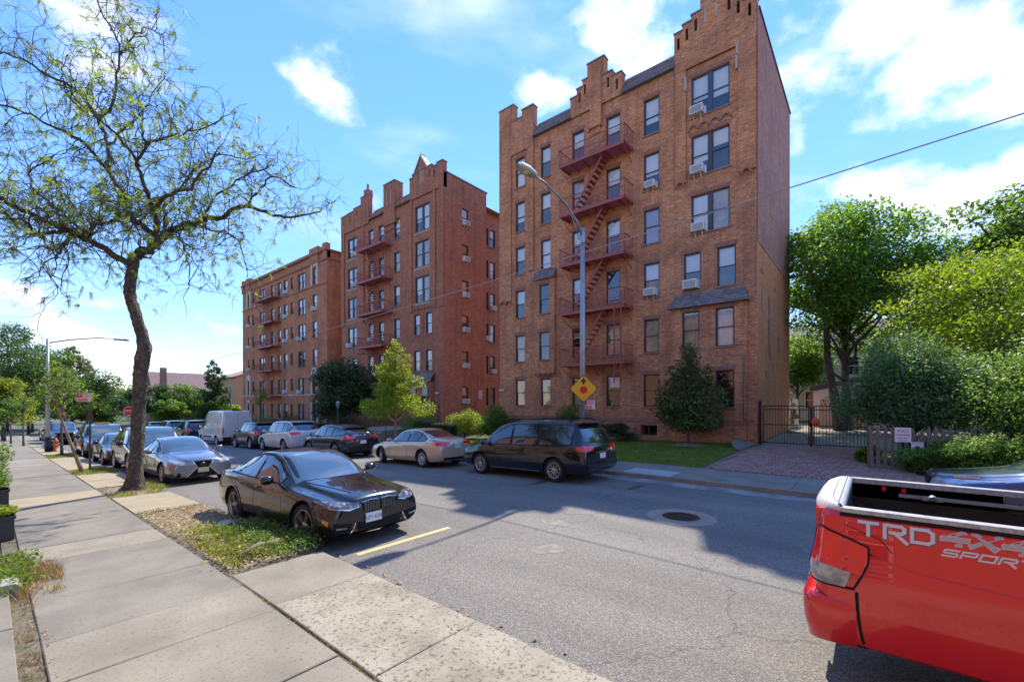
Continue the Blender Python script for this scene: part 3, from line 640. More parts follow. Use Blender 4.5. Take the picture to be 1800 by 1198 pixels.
# bay
bh = [(5.12, 5.98, sills[2], heads[2]+.08), (6.72, 7.58, sills[2], heads[2]+.08), (5.12, 5.98, sills[1], heads[1]+.05), (6.72, 7.58, sills[1], heads[1]+.05)]
wall_holes(b, 'X', BX, 4.62, 8.12, -1.2, 7.15, bh, 0, 1, 2, deep=.31)
b.quad((BX, 4.62, -1.2), (X0, 4.62, -1.2), (X0, 4.62, 7.15), (BX, 4.62, 7.15)); b.quad((BX, 8.12, -1.2), (X0, 8.12, -1.2), (X0, 8.12, 7.15), (BX, 8.12, 7.15))
for i, h in enumerate(bh): wins.append((BX, *h[:4], 1, 'frame', 'f' if i < 2 else 'n'))
# small bay, column B floors 2-3
SX = X0-.18
sb = [(15.97, 16.75, sills[3], heads[3]), (15.97, 16.75, sills[2], heads[2])]
wall_holes(b, 'X', SX, 15.55, 17.15, 4.15, 10.35, sb, 0, 1, 2, deep=.16)
b.quad((SX, 15.55, 4.15), (X0, 15.55, 4.15), (X0, 15.55, 10.35), (SX, 15.55, 10.35)); b.quad((SX, 15.55, 4.15), (SX, 17.15, 4.15), (X0, 17.15, 4.15), (X0, 15.55, 4.15))
for h in sb: wins.append((SX, *h, 1, 'frame', 'w' if h[3] > 8 else 'h'))
# back, left end, closing
b.quad((33.3, 4.22, -1), (33.3, 20.28, -1), (33.3, 20.28, 20.9), (33.3, 4.22, 20.9)); b.quad((X0, 20.28, -1.2), (33.3, 20.28, -1.2), (33.3, 20.28, 20.9), (X0, 20.28, 20.9))
b.build('wall', [MT['brick1'], MT['brick1side'], MT['room']], B1)
b = MB(); wall_holes(b, 'Y', 4.22, X0, 33.3, -1.2, 9.9, []); b.box(X0+.9, X0+1.5, 4.17, 4.22, 9.89, 9.9)
b.build('side_wall', [MT['brick1side'], MT['brick1side'], MT['room']], B1)
b = MB(); wall_holes(b, 'Y', 4.20, X0+.002, 33.3, 9.9, 21.0, []); b.quad((X0, 4.2, 9.9), (33.3, 4.2, 9.9), (33.3, 4.22, 9.9), (X0, 4.22, 9.9))
b.build('upper_side_wall', [MT['brick1up'], MT['brick1side'], MT['room']], B1)
b = MB(); b.quad((26.0, 4.195, 4.7), (26.55, 4.195, 4.5), (26.55, 4.195, 7.6), (26.0, 4.195, 7.9)); b.build('bricked_up_opening', MT['brick1up'], B1)
for (u_, z_, w_, h_) in ((24.0, 8.6, .5, .22), (24.3, 6.9, .16, .9), (25.2, 3.6, .7, .3), (27.8, 8.4, .5, .25), (28.9, 5.2, .4, .8), (24.6, 5.6, .25, .2), (26.4, 12.2, .9, .5), (25.0, 15.5, .6, .35)):
    b = MB(); b.box(u_, u_+w_, 4.19, 4.199, z_, z_+h_); b.build('repair_patch', MT['pale' if w_ < .3 else 'brick1up' if z_ < 9.5 else 'brick1side'], B1)
b = MB(); b.box(X0+.1, 33.3, 4.3, 20.2, 20.15, 20.2); b.build('roof', MT['roof'], B1)
b = MB(); b.box(X0+.3, 33.35, 4.14, 4.5, 21.0, 21.09); b.box(33.1, 33.4, 4.5, 20.3, 20.9, 20.99); b.build('coping', MT['coping'], B1)
for (c, a, e, lo, hi, n, fr, cv) in wins: window(B1, 'X', c, a, e, lo, hi, n, fr, cv)
# stepped parapets: front panels standing a little proud of the wall, each step with its cap
def gable(parent, x, steps, z0, brick, thick=.45, slots=True, capm='coping'):
    b = MB(); cap = MB()
    for (a, e, top, slot) in steps:
        if slot and slots:
            um = (a+e)/2; hs = [(um-.07, um+.07, top-.85, top-.25)]
            wall_holes(b, 'X', x, a, e, z0, top, hs, 0, 1, 2, deep=.2)
        else: wall_holes(b, 'X', x, a, e, z0, top, [])
        b.quad((x+thick, a, z0), (x+thick, e, z0), (x+thick, e, top), (x+thick, a, top))
        b.quad((x, a, z0), (x+thick, a, z0), (x+thick, a, top), (x, a, top)); b.quad((x, e, z0), (x+thick, e, z0), (x+thick, e, top), (x, e, top))
        cap.box(x-.04, x+thick+.04, a-.03, e+.03, top, top+.09)
    b.build('gable', [MT[brick], MT[brick], MT['room']], parent); cap.build('gable_coping', MT[capm], parent)
GX = X0-.12
gable(B1, GX, [(7.62, 8.04, 21.45, 1), (7.18, 7.62, 21.72, 1), (6.74, 7.18, 21.98, 1), (5.62, 6.74, 22.75, 0), (5.2, 5.62, 22.15, 1), (4.8, 5.2, 21.75, 1), (4.22, 4.8, 21.35, 1)], 19.4, 'brick1')
gable(B1, GX+.0, [(13.95, 14.4, 20.9, 0), (13.55, 13.95, 21.3, 1), (13.22, 13.55, 21.65, 1), (12.1, 13.22, 22.45, 0), (11.6, 12.1, 21.35, 1), (11.0, 11.6, 21.0, 1)], 19.75, 'brick1')
gable(B1, GX+.03, [(18.98, 20.28, 22.6, 0), (18.25, 18.98, 21.45, 0), (17.3, 18.25, 21.9, 0)], 16.0 + 3.2, 'brick1')
b = MB()
b.box(GX-.06, GX+.3, 12.28, 13.02, 18.55, 22.3); b.box(GX+.05, GX+.2, 12.4, 12.9, 18.2, 18.56)    # centre pier
for (a, e, z0, z1) in ((7.45, 8.0, 13.6, 19.4), (4.26, 5.0, 13.3, 19.4), (17.28, 17.75, 11.0, 19.2), (19.2, 20.26, 9.2, 19.2)):
    b_ = MB(); b_.box(X0-.11, X0+.05, a, e, z0, z1); b_.build('pilaster', MT['brick1'], B1)
b.build('gable_pier', MT['brick1'], B1)
# moulded brick arches
def arches(parent, x, u0, u1, n, z, r, mat='soldier', name='corbel_arch', out=.09):
    b = MB(); w = (u1-u0)/n
    for i in range(n):
        c = u0+w*(i+.5)
        for k in range(8):
            t0, t1 = PI*k/8, PI*(k+1)/8; ro, ri = w*.5, w*.5-.07
            P = lambda t, rr: (c+rr*math.cos(t), z+rr*math.sin(t)*r)
            b.prism([P(t0, ri), P(t0, ro), P(t1, ro), P(t1, ri)], 0, x-out, x)
    return b.build(name, MT[mat], parent)
arches(B1, X0, 5.3, 7.35, 4, 16.15, 1.1); arches(B1, X0-.12, 7.48, 7.98, 1, 13.4, 1.2); arches(B1, X0-.12, 4.4, 4.9, 1, 13.1, 1.2)
arches(B1, SX, 15.6, 17.1, 4, 4.0, 1.0); arches(B1, X0, 12.25, 13.2, 2, 18.45, 1.2); arches(B1, X0-.1, 19.2, 20.2, 2, 9.05, 1.0)
# light stone trim on the right tower
b = MB()
for (a, e, z0, z1) in ((7.42, 7.52, 18.3, 19.0), (5.02, 5.12, 18.3, 19.0), (5.0, 5.1, 18.95, 19.6), (6.45, 6.53, 21.3, 22.2), (5.93, 6.0, 21.3, 22.2), (6.0, 6.45, 22.15, 22.23)): b.box(GX-.02, GX+.03 if z0 > 21 else X0+.02, a, e, z0, z1)
b.build('stone_trim', MT['pale'], B1)
b = MB(); b.prism([(6.0, 21.3), (6.45, 21.3), (6.45, 22.15), (6.0, 22.15)], 0, GX-.004, GX+.03); b.build('niche', MT['brick1side'], B1)
b = MB(); b.box(X0-.03, X0+.02, 8.13, 20.3, 1.18, 1.42); b.box(BX-.03, BX+.02, 4.6, 8.14, 1.18, 1.42); b.build('soldier_course', MT['soldier'], B1)
# flat lintels of upright bricks
def lintel(parent, c, a, e, hi, w=.062, st=.075, h_=.2, out=.016):
    b = MB(); b.box(c-out+.008, c+.02, a-.08, e+.08, hi+.02, hi+h_); k = a-.08
    while k < e+.06: b.box(c-out, c-out+.008, k, k+w, hi+.012, hi+h_+.01); k += st
    b.build('lintel', MT['soldier'], parent)
for (c, a, e, lo, hi, n, fr, cv) in wins: lintel(B1, c, a, e, hi)
# slate slopes, single shingle courses as steps
def slates(parent, x0, z0, x1, z1, y0, y1, inset=0, rows=8, name='slate_roof'):
    b = MB(); rg = random.Random(int(y0*10))
    for i in range(rows):
        t0, t1 = i/rows, (i+1)/rows
        xa, za, xb, zb = x0+(x1-x0)*t0, z0+(z1-z0)*t0, x0+(x1-x0)*t1, z0+(z1-z0)*t1
        ya, yb = y0+inset*t0, y1-inset*t0; y = ya-(.12 if i % 2 else 0)
        while y < yb:
            e = min(y+.25, yb); s_ = max(y, ya)
            if e-s_ > .03:
                j = rg.uniform(0, .014)
                b.add([(xa-.022-j, s_, za), (xa-.022-j, e-.006, za), (xb-.002, e-.006, zb+.01), (xb-.002, s_, zb+.01), (xa+.01, s_, za-.008), (xa+.01, e-.006, za-.008)], [(0, 1, 2, 3), (0, 4, 5, 1)], 0 if rg.random() < .6 else 1)
            y += .25
    b.quad((x0, y0, z0), (x0, y1, z0), (x1, y1-inset, z1), (x1, y0+inset, z1), 0)
    return b.build(name, [MT['slate'], MT['slate2']], parent)
MT['slate2'] = M('slate_lighter', (.26, .21, .185), .9, noise=(9, (.18, .145, .13), .35, .7), bump=(30, .5, .01))
slates(B1, X0-.22, 19.82, X0+.55, 20.95, 14.38, 17.3); slates(B1, X0-.22, 19.82, X0+.55, 20.95, 8.02, 11.05)
for y0_, y1_ in ((14.38, 17.3), (8.05, 11.0)): b = MB(); b.box(X0-.24, X0, y0_, y1_, 19.74, 19.815); b.build('eave_board', MT['coping'], B1)
slates(B1, BX-.25, 7.08, X0-.01, 7.85, 4.5, 8.24, inset=.3, rows=6, name='bay_roof')
b = MB(); b.add([(BX-.25, 4.5, 7.08), (X0, 4.5, 7.08), (X0, 4.8, 7.85), (BX-.25, 8.24, 7.08), (X0, 8.24, 7.08), (X0, 7.94, 7.85)], [(0, 1, 2), (3, 5, 4), (0, 3, 4, 1)]); b.build('bay_roof_end', MT['slate'], B1)
slates(B1, SX-.16, 10.2, X0-.01, 10.85, 15.5, 17.2, rows=4, name='bay_roof'); b = MB(); b.add([(SX-.16, 15.5, 10.2), (X0, 15.5, 10.2), (X0, 15.5, 10.85)], [(0, 1, 2)]); b.build('bay_roof_end', MT['slate'], B1)
# cellar window frame, vents, drain pipe, chimney pipes
b = MB(); b.box(X0+.04, X0+.1, 9.0, 9.93, .48, .54); b.box(X0+.04, X0+.1, 9.0, 9.93, .99, 1.05); b.box(X0+.04, X0+.1, 9.44, 9.5, .54, .99); b.build('cellar_window', MT['frame'], B1)
b = MB(); b.tube([(BX-.03, 4.70, 4.55), (BX-.06, 4.70, 4.3), (BX-.06, 4.70, 1.55), (BX-.04, 4.55, 1.45), (X0-.02, 4.34, 1.4)], .035, 8); b.tube([(BX-.05, 4.75, 5.02), (BX-.05, 5.1, 5.02)], .012, 5); b.build('drain_pipe', MT['pipe'], B1)
b = MB(); b.tube([(X0+.6, 12.95, 22.4), (X0+.6, 12.95, 23.15)], .07, 8); b.tube([(X0+.8, 14.5, 20.5), (X0+.8, 14.5, 21.75)], .05, 8); b.build('vent_pipe', MT['coping'], B1)

# fire escape of a building: grated landings, railings, stairs
def fire_escape(label, x, y0, y1, floors, up, dn, drop=None):
    root = empty('fire_escape', (x, (y0+y1)/2, floors[0]), label, 'fire escape', 'red iron fire escapes on the brick fronts', abs_=True)
    W = 1.15; xo = x-W
    mesh_bal = None
    for z in floors:
        if mesh_bal is None:
            b = MB()
            b.box(xo, xo+.03, y0, y1, -.16, .02); b.box(xo, x, y0, y0+.04, -.14, .02); b.box(xo, x, y1-.04, y1, -.14, .02)
            k = xo+.06
            while k < x: b.box(k, k+.022, y0+.04, y1-.04, -.02, .012); k += .055
            for k in np.arange(y0+.5, y1-.2, .75): b.box(xo+.03, x, k, k+.035, -.09, -.021)
            for yy in (y0+.1, (y0+y1)/2, y1-.1): b.tube([(xo+.03, yy, -.1), (x, yy, -.75)], .017, 5)
            mb_ = b.mesh('landing', MT['redpaint'])
            r = MB(); k = y0
            while k <= y1: r.box(xo+.0, xo+.016, k, k+.016, .02, .9); k += .135
            for yy in (y0, y1-.016):
                k = xo
                while k < x: r.box(k, k+.016, yy, yy+.016, .02, .9); k += .135
            r.box(xo-.01, xo+.025, y0, y1, .9, .94); r.box(xo, x, y0-.01, y0+.025, .9, .94); r.box(xo, x, y1-.025, y1+.01, .9, .94); r.box(xo-.004, xo+.02, y0, y1, .45, .475)
            mr_ = r.mesh('railing', MT['redpaint']); mesh_bal = (mb_, mr_)
        link('landing', mesh_bal[0], root, Vector((0, 0, z))-root.location); link('railing', mesh_bal[1], root, Vector((0, 0, z))-root.location)
    tb = MB(); tb.box(-.30, .30, -.11, .11, -.018, .012); tm = tb.mesh('stair_tread', MT['redpaint'])
    for i in range(len(floors)-1):
        za, zb = floors[i], floors[i+1]; xc = x-.52; b = MB()
        for xs in (xc-.33, xc+.30):
            b.prism([(dn, za+.02), (dn, za+.20), (up, zb+.06), (up, zb-.12)], 0, xs, xs+.03)
        for xs in (xc-.33, xc+.30): b.tube([(xs, dn, za+.9), (xs, up, zb+.85)], .012, 5)
        b.build('stringer', MT['redpaint'], root)
        n = 12
        for k in range(n):
            t = (k+.6)/n; link('stair_tread', tm, root, Vector((xc, dn+(up-dn)*t, za+(zb-za)*t))-root.location)
    if drop:
        y, z0, z1 = drop; b = MB()
        for yy in (y-.2, y+.2): b.box(xo-.02, xo+.03, yy, yy+.05, z0, z1)
        for z in np.arange(z0+.2, z1, .3): b.tube([(xo, y-.2, z), (xo, y+.25, z)], .012, 5)
        b.build('drop_ladder', MT['redpaint'], root)
    return root
fire_escape('long red fire escape with five landings on the nearest brick building', X0, 10.35, 14.55, [4.55, 7.6, 10.5, 13.48, 16.45], 11.75, 13.75, drop=(10.72, 3.3, 7.7))

gname = 'of the nearest building'
ac_unit('white air conditioner in the blue-framed top floor window', 'X', X0, 6.9, 16.84, .62)
ac_unit('white air conditioner in the paired fifth floor window '+gname, 'X', X0, 6.88, 13.84)
ac_unit('white air conditioner in the paired fourth floor window '+gname, 'X', X0, 6.82, 10.9)
ac_unit('small white air conditioner in the fifth floor single window '+gname, 'X', X0, 9.35, 13.9, .55)
ac_unit('white air conditioner under the orange curtain on the third floor', 'X', X0, 9.35, 8.04, .6)
ac_unit('white air conditioner in the third floor window above the slate bay roof', 'X', X0, 7.2, 8.05, .68, brackets=False)

# ================= middle building
B2 = empty('apartment_building', (X0, 34, -.9), 'middle six-storey red-brown brick apartment building with one pointed gable', 'building', 'brick apartment buildings', abs_=True)
h2 = {6: 18.5, 5: 15.52, 4: 12.55, 3: 9.62, 2: 6.56, 1: 3.62}
def rows(hd, hh): return [(f, hd[f]-hh, hd[f]) for f in hd]
holes = []; wins2 = []
for (a, e, hh) in ((32.0, 32.84, 1.75), (34.4, 35.25, 1.75), (36.1, 36.95, 1.7)):
    for f, lo, hi in rows(h2, hh): holes.append((a, e, lo, hi)); wins2.append(('X', X0, a, e, lo, hi, 1))
for f, lo, hi in rows(h2, 1.95): holes.append((38.95, 40.65, lo, hi)); wins2.append(('X', X0, 38.95, 40.65, lo, hi, 2))
for f in (4, 5, 6): holes.append((28.0, 29.85, h2[f]-1.95, h2[f]+.2)); wins2.append(('X', X0, 28.0, 29.85, h2[f]-1.95, h2[f]+.2, 2))
for f in (1, 2, 3):
    for (a, e) in ((27.68, 28.46), (29.22, 30.02)): holes.append((a, e, h2[f]-1.7, h2[f]+.02)); wins2.append(('X', X0, a, e, h2[f]-1.7, h2[f]+.02, 1))
b = MB(); wall_holes(b, 'X', X0, 26.22, 41.75, -2.2, 20.0, holes)
sh = []
hs2 = {6: 18.37, 5: 15.38, 4: 12.4, 3: 9.5, 2: 6.52, 1: 3.57}
for f in hs2: sh.append((25.05, 25.82, hs2[f]-1.45, hs2[f])); wins2.append(('Y', 26.22, 25.05, 25.82, hs2[f]-1.45, hs2[f], 1))
wall_holes(b, 'Y', 26.22, X0, 28.0, -2.2, 20.6, sh)
b.quad((28.0, 26.22, -2), (28.0, 27.6, -2), (28.0, 27.6, 20.6), (28, 26.22, 20.6))
sh = []
for f in hs2:
    for (a, e) in ((28.15, 28.75), (29.0, 29.75), (30.0, 30.7)): sh.append((a, e, hs2[f]-1.6, hs2[f]+.05)); wins2.append(('Y', 27.6, a, e, hs2[f]-1.6, hs2[f]+.05, 1))
wall_holes(b, 'Y', 27.6, 28.0, 36, -2.2, 20.2, sh)
b.quad((36, 27.6, -2), (36, 41.75, -2), (36, 41.75, 20), (36, 27.6, 20)); b.quad((X0, 41.75, -2), (36, 41.75, -2), (36, 41.75, 20), (X0, 41.75, 20)); b.quad((X0+.1, 26.3, 19.9), (36, 27.7, 19.9), (36, 41.6, 19.9), (X0+.1, 41.6, 19.9))
b.build('wall', [MT['brick2'], MT['brick2'], MT['room']], B2)
for (pl, c, a, e, lo, hi, n) in wins2: window(B2, pl, c, a, e, lo, hi, n, 'frame', None, sill=True)
b = MB(); b.box(X0+.3, 28.1, 26.16, 26.5, 20.6, 20.7); b.box(28.1, 36, 27.5, 27.9, 20.2, 20.3); b.build('coping', MT['coping'], B2)
gable(B2, GX, [(30.1, 30.45, 21.2, 0), (29.75, 30.1, 21.45, 0), (28.1, 29.75, 21.5, 0), (27.55, 28.1, 21.5, 1), (26.95, 27.55, 21.25, 1), (26.22, 26.95, 21.4, 0)], 19.4, 'brick2')
b = MB(); b.prism([(28.1, 21.5), (29.75, 21.5), (28.95, 22.75)], 0, GX, GX+.45); b.build('pointed_gable', MT['brick2'], B2)
b = MB(); b.prism([(28.0, 21.55), (28.12, 21.5), (28.98, 22.76), (28.98, 22.9)], 0, GX-.05, GX+.5); b.build('pointed_coping', MT['white_stone'], B2)
b = MB(); b.prism([(29.85, 21.55), (29.73, 21.5), (28.93, 22.74), (28.93, 22.9)], 0, GX-.05, GX+.5); b.build('pointed_coping', MT['coping'], B2)
gable(B2, GX, [(32.6, 34.3, 21.9, 0)], 18.2, 'brick2', thick=.9); gable(B2, GX, [(36.75, 38.1, 21.9, 0), (38.1, 39.4, 21.2, 1), (39.4, 40.6, 21.0, 1), (40.6, 41.75, 20.95, 1)], 17.0+2.2, 'brick2')
b = MB(); b.box(GX+.1, GX+.7, 37.1, 37.7, 21.9, 22.6); b.box(GX+.3, GX+.45, 37.35, 37.5, 22.6, 23.2)
for (a, e) in ((26.22, 26.8), (27.15, 27.4), (30.2, 30.5), (41.2, 41.75), (37.6, 38.1)): 
    b_ = MB(); b_.box(X0-.1, X0+.02, a, e, 9.9, 19.4); b_.build('pilaster', MT['brick2'], B2)
b.build('chimney', MT['brick2'], B2)
b = MB()
for (a, z0, z1) in ((33.1, 20.0, 21.3), (33.75, 20.0, 21.3)): b.box(GX-.03, GX, a, a+.08, z0, z1)
b.box(GX-.03, GX, 28.88, 28.98, 20.3, 21.8); b.box(GX-.03, GX, 28.6, 28.68, 20.4, 21.6)
for (c, a, e, lo, hi, n) in [w[1:] for w in wins2 if w[0] == 'X']:
    if n == 2 and hi > 12: b.box(c-.03, c+.02, a-.12, e+.12, lo-.2, lo-.075)
b.build('stone_trim', MT['pale'], B2)
slates(B2, X0-.22, 19.42, X0+.6, 20.6, 30.47, 32.58); slates(B2, X0-.22, 19.42, X0+.6, 20.6, 34.32, 36.73)
arches(B2, X0, 27.7, 30.0, 5, 9.95, 1.0); arches(B2, X0, 32.9, 34.1, 3, 17.6, 1.5); arches(B2, X0, 37.6, 38.6, 3, 6.9, 1.2)
for (pl, c, a, e, lo, hi, n) in wins2:
    if pl == 'X': lintel(B2, c, a, e, hi, .09, .105, .19, .014)
# ground floor bay with slate cap
b = MB(); b.box(X0-.35, X0-.001, 27.4, 30.3, -2, 3.9); b.build('bay', MT['brick2'], B2)
slates(B2, X0-.5, 3.95, X0-.01, 4.7, 27.3, 30.4, rows=4, name='bay_roof')
for (a, e) in ((27.68, 28.46), (29.22, 30.02)):
    bb = MB(); bb.box(X0-.40, X0-.352, a, e, 1.9, 3.64); f_ = bb.build('window', MT['frame'], B2)
    for z0, z1 in ((1.97, 2.74), (2.8, 3.57)):
        bb = MB(); bb.box(X0-.41, X0-.402, a+.06, e-.06, z0, z1); bb.build('pane', MT['blind_c' if z0 > 2.5 else 'autoglass'], f_)
fire_escape('red fire escape on the front of the middle brick building', X0, 33.05, 37.1, [1.45+0, 4.35, 7.35, 10.35, 13.35, 16.35][1:], 36.2, 34.6)
nm = 'on the side of the middle building'
for f, z in ((6, 16.94), (5, 13.95), (4, 10.97), (3, 8.08), (2, 5.1), (1, 2.14)):
    ac_unit(f'white air conditioner in the {ORD[f]} floor window '+nm, 'Y', 26.22, 25.43, z, .6)
for f, u, z in ((4, 30.3, 10.85), (3, 29.4, 7.95), (2, 30.3, 4.95)):
    ac_unit(f'white air conditioner in a {ORD[f]} floor window of the recessed side court', 'Y', 27.6, u, z, .6)
for f, u in ((6, 39.25), (5, 39.3), (3, 40.2)):
    ac_unit(f'white air conditioner in the {ORD[f]} floor left paired window of the middle building', 'X', X0, u, h2[f]-1.93, .6)
ac_unit('white air conditioner behind the third floor fire escape landing of the middle building', 'X', X0, 36.5, h2[3]-1.68, .55)

# ================= far building
B3 = empty('apartment_building', (X0, 56.8, -1.6), 'farthest brick apartment building with a flat cornice and white arched stone windows', 'building', 'brick apartment buildings', abs_=True)
h3 = {6: 17.1, 5: 14.15, 4: 11.2, 3: 8.12, 2: 5.05, 1: 2.05}
holes = []; w3 = []
for f in h3:
    for (a, e, hh, n) in ((47.05, 48.1, 1.8, 1), (49.85, 51.65, 1.85, 2), (52.95, 53.6, 1.4, 1), (54.45, 55.5, 1.75, 1), (56.3, 57.2, 1.75, 1), (58.3, 59.3, 1.75, 1), (61.1, 62.9, 1.9, 2), (64.7, 65.45, 1.4, 1), (66.2, 67.05, 1.6, 1)):
        holes.append((a, e, h3[f]-hh, h3[f])); w3.append(('X', X0, a, e, h3[f]-hh, h3[f], n))
b = MB(); wall_holes(b, 'X', X0, 44.8, 68.9, -3.2, 18.6, holes)
sh = []
for f in h3:
    for (a, e) in ((25.0, 26.1), (27.6, 28.6)): sh.append((a, e, h3[f]-1.7, h3[f]+.05)); w3.append(('Y', 44.8, a, e, h3[f]-1.7, h3[f]+.05, 1))
wall_holes(b, 'Y', 44.8, X0, 36, -3.2, 18.6, sh)
b.quad((36, 44.8, -3), (36, 68.9, -3), (36, 68.9, 18.6), (36, 44.8, 18.6)); b.quad((X0, 68.9, -3), (36, 68.9, -3), (36, 68.9, 18.6), (X0, 68.9, 18.6)); b.quad((X0, 44.8, 18.2), (36, 44.8, 18.2), (36, 68.9, 18.2), (X0, 68.9, 18.2))
b.build('wall', [MT['brick3'], MT['brick3'], MT['room']], B3)
for (pl, c, a, e, lo, hi, n) in w3: window(B3, pl, c, a, e, lo, hi, n, 'frame', None, sill=True)
b = MB(); b.box(X0-.28, X0-.002, 44.6, 69.0, 18.45, 18.6); b.box(X0-.14, X0-.002, 44.7, 69.0, 17.55, 17.7); b.box(X0-.1, X0-.002, 44.7, 69.0, 15.0, 15.1); b.box(X0, 36, 44.55, 44.798, 18.45, 18.6); b.box(X0, 36, 44.66, 44.798, 17.55, 17.7); b.build('cornice', MT['soldier'], B3)
b = MB(); b.box(X0-.08, X0-.002, 44.7, 68.95, 3.02, 3.18); b.build('stone_belt', MT['pale'], B3)
b = MB()
for (a, e) in ((46.6, 48.6), (66.0, 67.5), (44.8, 45.6), (68.3, 68.9)): b.box(X0-.16, X0+.35, a, e, 17.7, 19.3)
b.box(X0-.02, X0+.3, 48.6, 66.0, 18.6, 18.95); b.box(X0-.02, X0+.3, 45.6, 46.6, 18.6, 18.95); b.build('parapet', MT['brick3'], B3)
def stone_arch(u0, u1, z0, z1):
    b = MB(); x = X0-.1
    b.box(x, X0, u0-.22, u0-.02, z0, z1+.25); b.box(x, X0, u1+.02, u1+.22, z0, z1+.25)
    c = (u0+u1)/2; ro, ri = (u1-u0)/2+.22, (u1-u0)/2-.05
    for k in range(10):
        t0, t1 = PI*k/10, PI*(k+1)/10; P = lambda t, r: (c+r*math.cos(t), z1+.25+r*math.sin(t))
        b.prism([P(t0, ri), P(t0, ro), P(t1, ro), P(t1, ri)], 0, x, X0)
    b.prism([(c-ri*.5, z1+.15), (c+ri*.5, z1+.15), (c+ri*.4, z1+.55), (c-ri*.4, z1+.55)], 0, x+.03, X0)
    b.build('stone_arch', MT['white_stone'], B3)
for (u0, u1) in ((47.05, 48.1), (66.2, 67.05)): stone_arch(u0, u1, h3[6]-1.9, h3[6]+.05); stone_arch(u0, u1, h3[2]-1.9, h3[2]+.05)
b = MB(); b.box(X0-.09, X0, 66.0, 66.18, -.2, 2.5); b.box(X0-.09, X0, 67.07, 67.25, -.2, 2.5); b.box(X0-.09, X0, 66.0, 67.25, 2.2, 2.5); b.box(X0-.09, X0, 46.8, 47.03, -.6, 2.4); b.box(X0-.09, X0, 48.12, 48.35, -.6, 2.4); b.build('door_surround', MT['white_stone'], B3)
fire_escape('dark red fire escape on the farthest brick building', X0, 56.2, 61.4, [3.05, 6.2, 9.2, 12.2, 15.2], 60.4, 58.6)
nm = 'farthest building'
for lab, u, z in (('in the fifth floor right corner window of the', 47.55, h3[5]-1.78), ('in a paired fourth floor window of the', 51.3, h3[4]-1.83), ('in a second floor paired window of the', 51.2, h3[2]-1.83),
                  ('in the top floor window right of the fire escape,', 54.95, h3[6]-1.73), ('in the fifth floor window right of the fire escape,', 54.95, h3[5]-1.73), ('in the fourth floor window right of the fire escape,', 54.95, h3[4]-1.73),
                  ('in the second floor window right of the fire escape,', 54.95, h3[2]-1.73), ('in the top floor pair left of the fire escape,', 61.6, h3[6]-1.88), ('in the fourth floor pair left of the fire escape,', 62.2, h3[4]-1.88),
                  ('in the fifth floor leftmost window of the', 66.6, h3[5]-1.58), ('in the fourth floor leftmost window of the', 66.6, h3[4]-1.58), ('in the third floor leftmost window of the', 66.6, h3[3]-1.58)):
    ac_unit('white air conditioner '+lab+' '+nm, 'X', X0, u, z, .62)

# ================= houses
def house(name, label, x0, x1, y0, y1, z0, ze, zr, wall, roofm, axis='x', wn_=(), chim=None):
    root = empty(name, ((x0+x1)/2, (y0+y1)/2, z0), label, 'house', abs_=True)
    b = MB(); b.box(x0, x1, y0, y1, z0, ze)
    if axis == 'x': b.prism([(y0, ze), (y1, ze), ((y0+y1)/2, zr)], 0, x0+.05, x1-.05)
    else: b.prism([(x0, ze), (x1, ze), ((x0+x1)/2, zr)], 1, y0+.05, y1-.05)
    b.build('wall', wall, root)
    b = MB(); o = .45; t = .12
    if axis == 'x':
        ym = (y0+y1)/2; k = (zr-ze)/(ym-y0)
        for s, yy in ((1, y0-o), (-1, y1+o)): b.prism([(yy, ze-k*o+.03), (ym, zr+.03), (ym, zr+.03+t), (yy, ze-k*o+.03+t)], 0, x0-.3, x1+.3)
    else:
        xm = (x0+x1)/2; k = (zr-ze)/(xm-x0)
        for s, xx in ((1, x0-o), (-1, x1+o)): b.prism([(xx, ze-k*o+.03), (xm, zr+.03), (xm, zr+.03+t), (xx, ze-k*o+.03+t)], 1, y0-.3, y1+.3)
    rf = b.build('roof', roofm, root)
    if chim:
        b = MB(); b.box(chim[0], chim[0]+.9, chim[1], chim[1]+.9, z0+2, zr+.8); b.build('chimney', MT['houseb'], rf)
    for (pl, c, a, e, lo, hi) in wn_:
        b = MB()
        if pl == 'X': b.box(c-.05, c-.004, a, e, lo, hi)
        else: b.box(a, e, c-.05, c-.004, lo, hi)
        w = b.build('window', MT['paint_white'], root)
        b = MB(); g_ = .09
        if pl == 'X': b.box(c-.06, c-.052, a+g_, e-g_, lo+g_, (lo+hi)/2-.03); b.box(c-.06, c-.052, a+g_, e-g_, (lo+hi)/2+.03, hi-g_)
        else: b.box(a+g_, e-g_, c-.06, c-.052, lo+g_, (lo+hi)/2-.03); b.box(a+g_, e-g_, c-.06, c-.052, (lo+hi)/2+.03, hi-g_)
        b.build('pane', MT['autoglass'], w)
    return root
rp = M('roof_pinkish', (.33, .21, .18), .9, noise=(2, (.26, .17, .15), .4, .7)); rt = M('roof_tan', (.36, .24, .17), .9); rd = M('roof_dark', (.08, .08, .09), .8)
house('house', 'far gabled brick house with a pale pinkish roof behind the conifer', 20, 31, 92+12, 92+20, -3, 3.4, 8.0, MT['houseb'], rp, 'x', [('Y', 104, 24+2.2*i, 25.2+2.2*i, 1.0, 2.8) for i in range(3)] + [('X', 20, 106+3*i, 107.4+3*i, 1.0, 2.8) for i in range(2)], chim=(20.8, 103.6))
house('house', 'orange stucco house with a tan roof left of the farthest brick building', 27, 36, 84, 94, -3, 6.6, 8.2, M('stucco_orange', (.62, .33, .18), .9), rt, 'y', [('X', 27, 86, 87.2, 2, 4), ('Y', 84, 29, 30.3, 2, 4)])
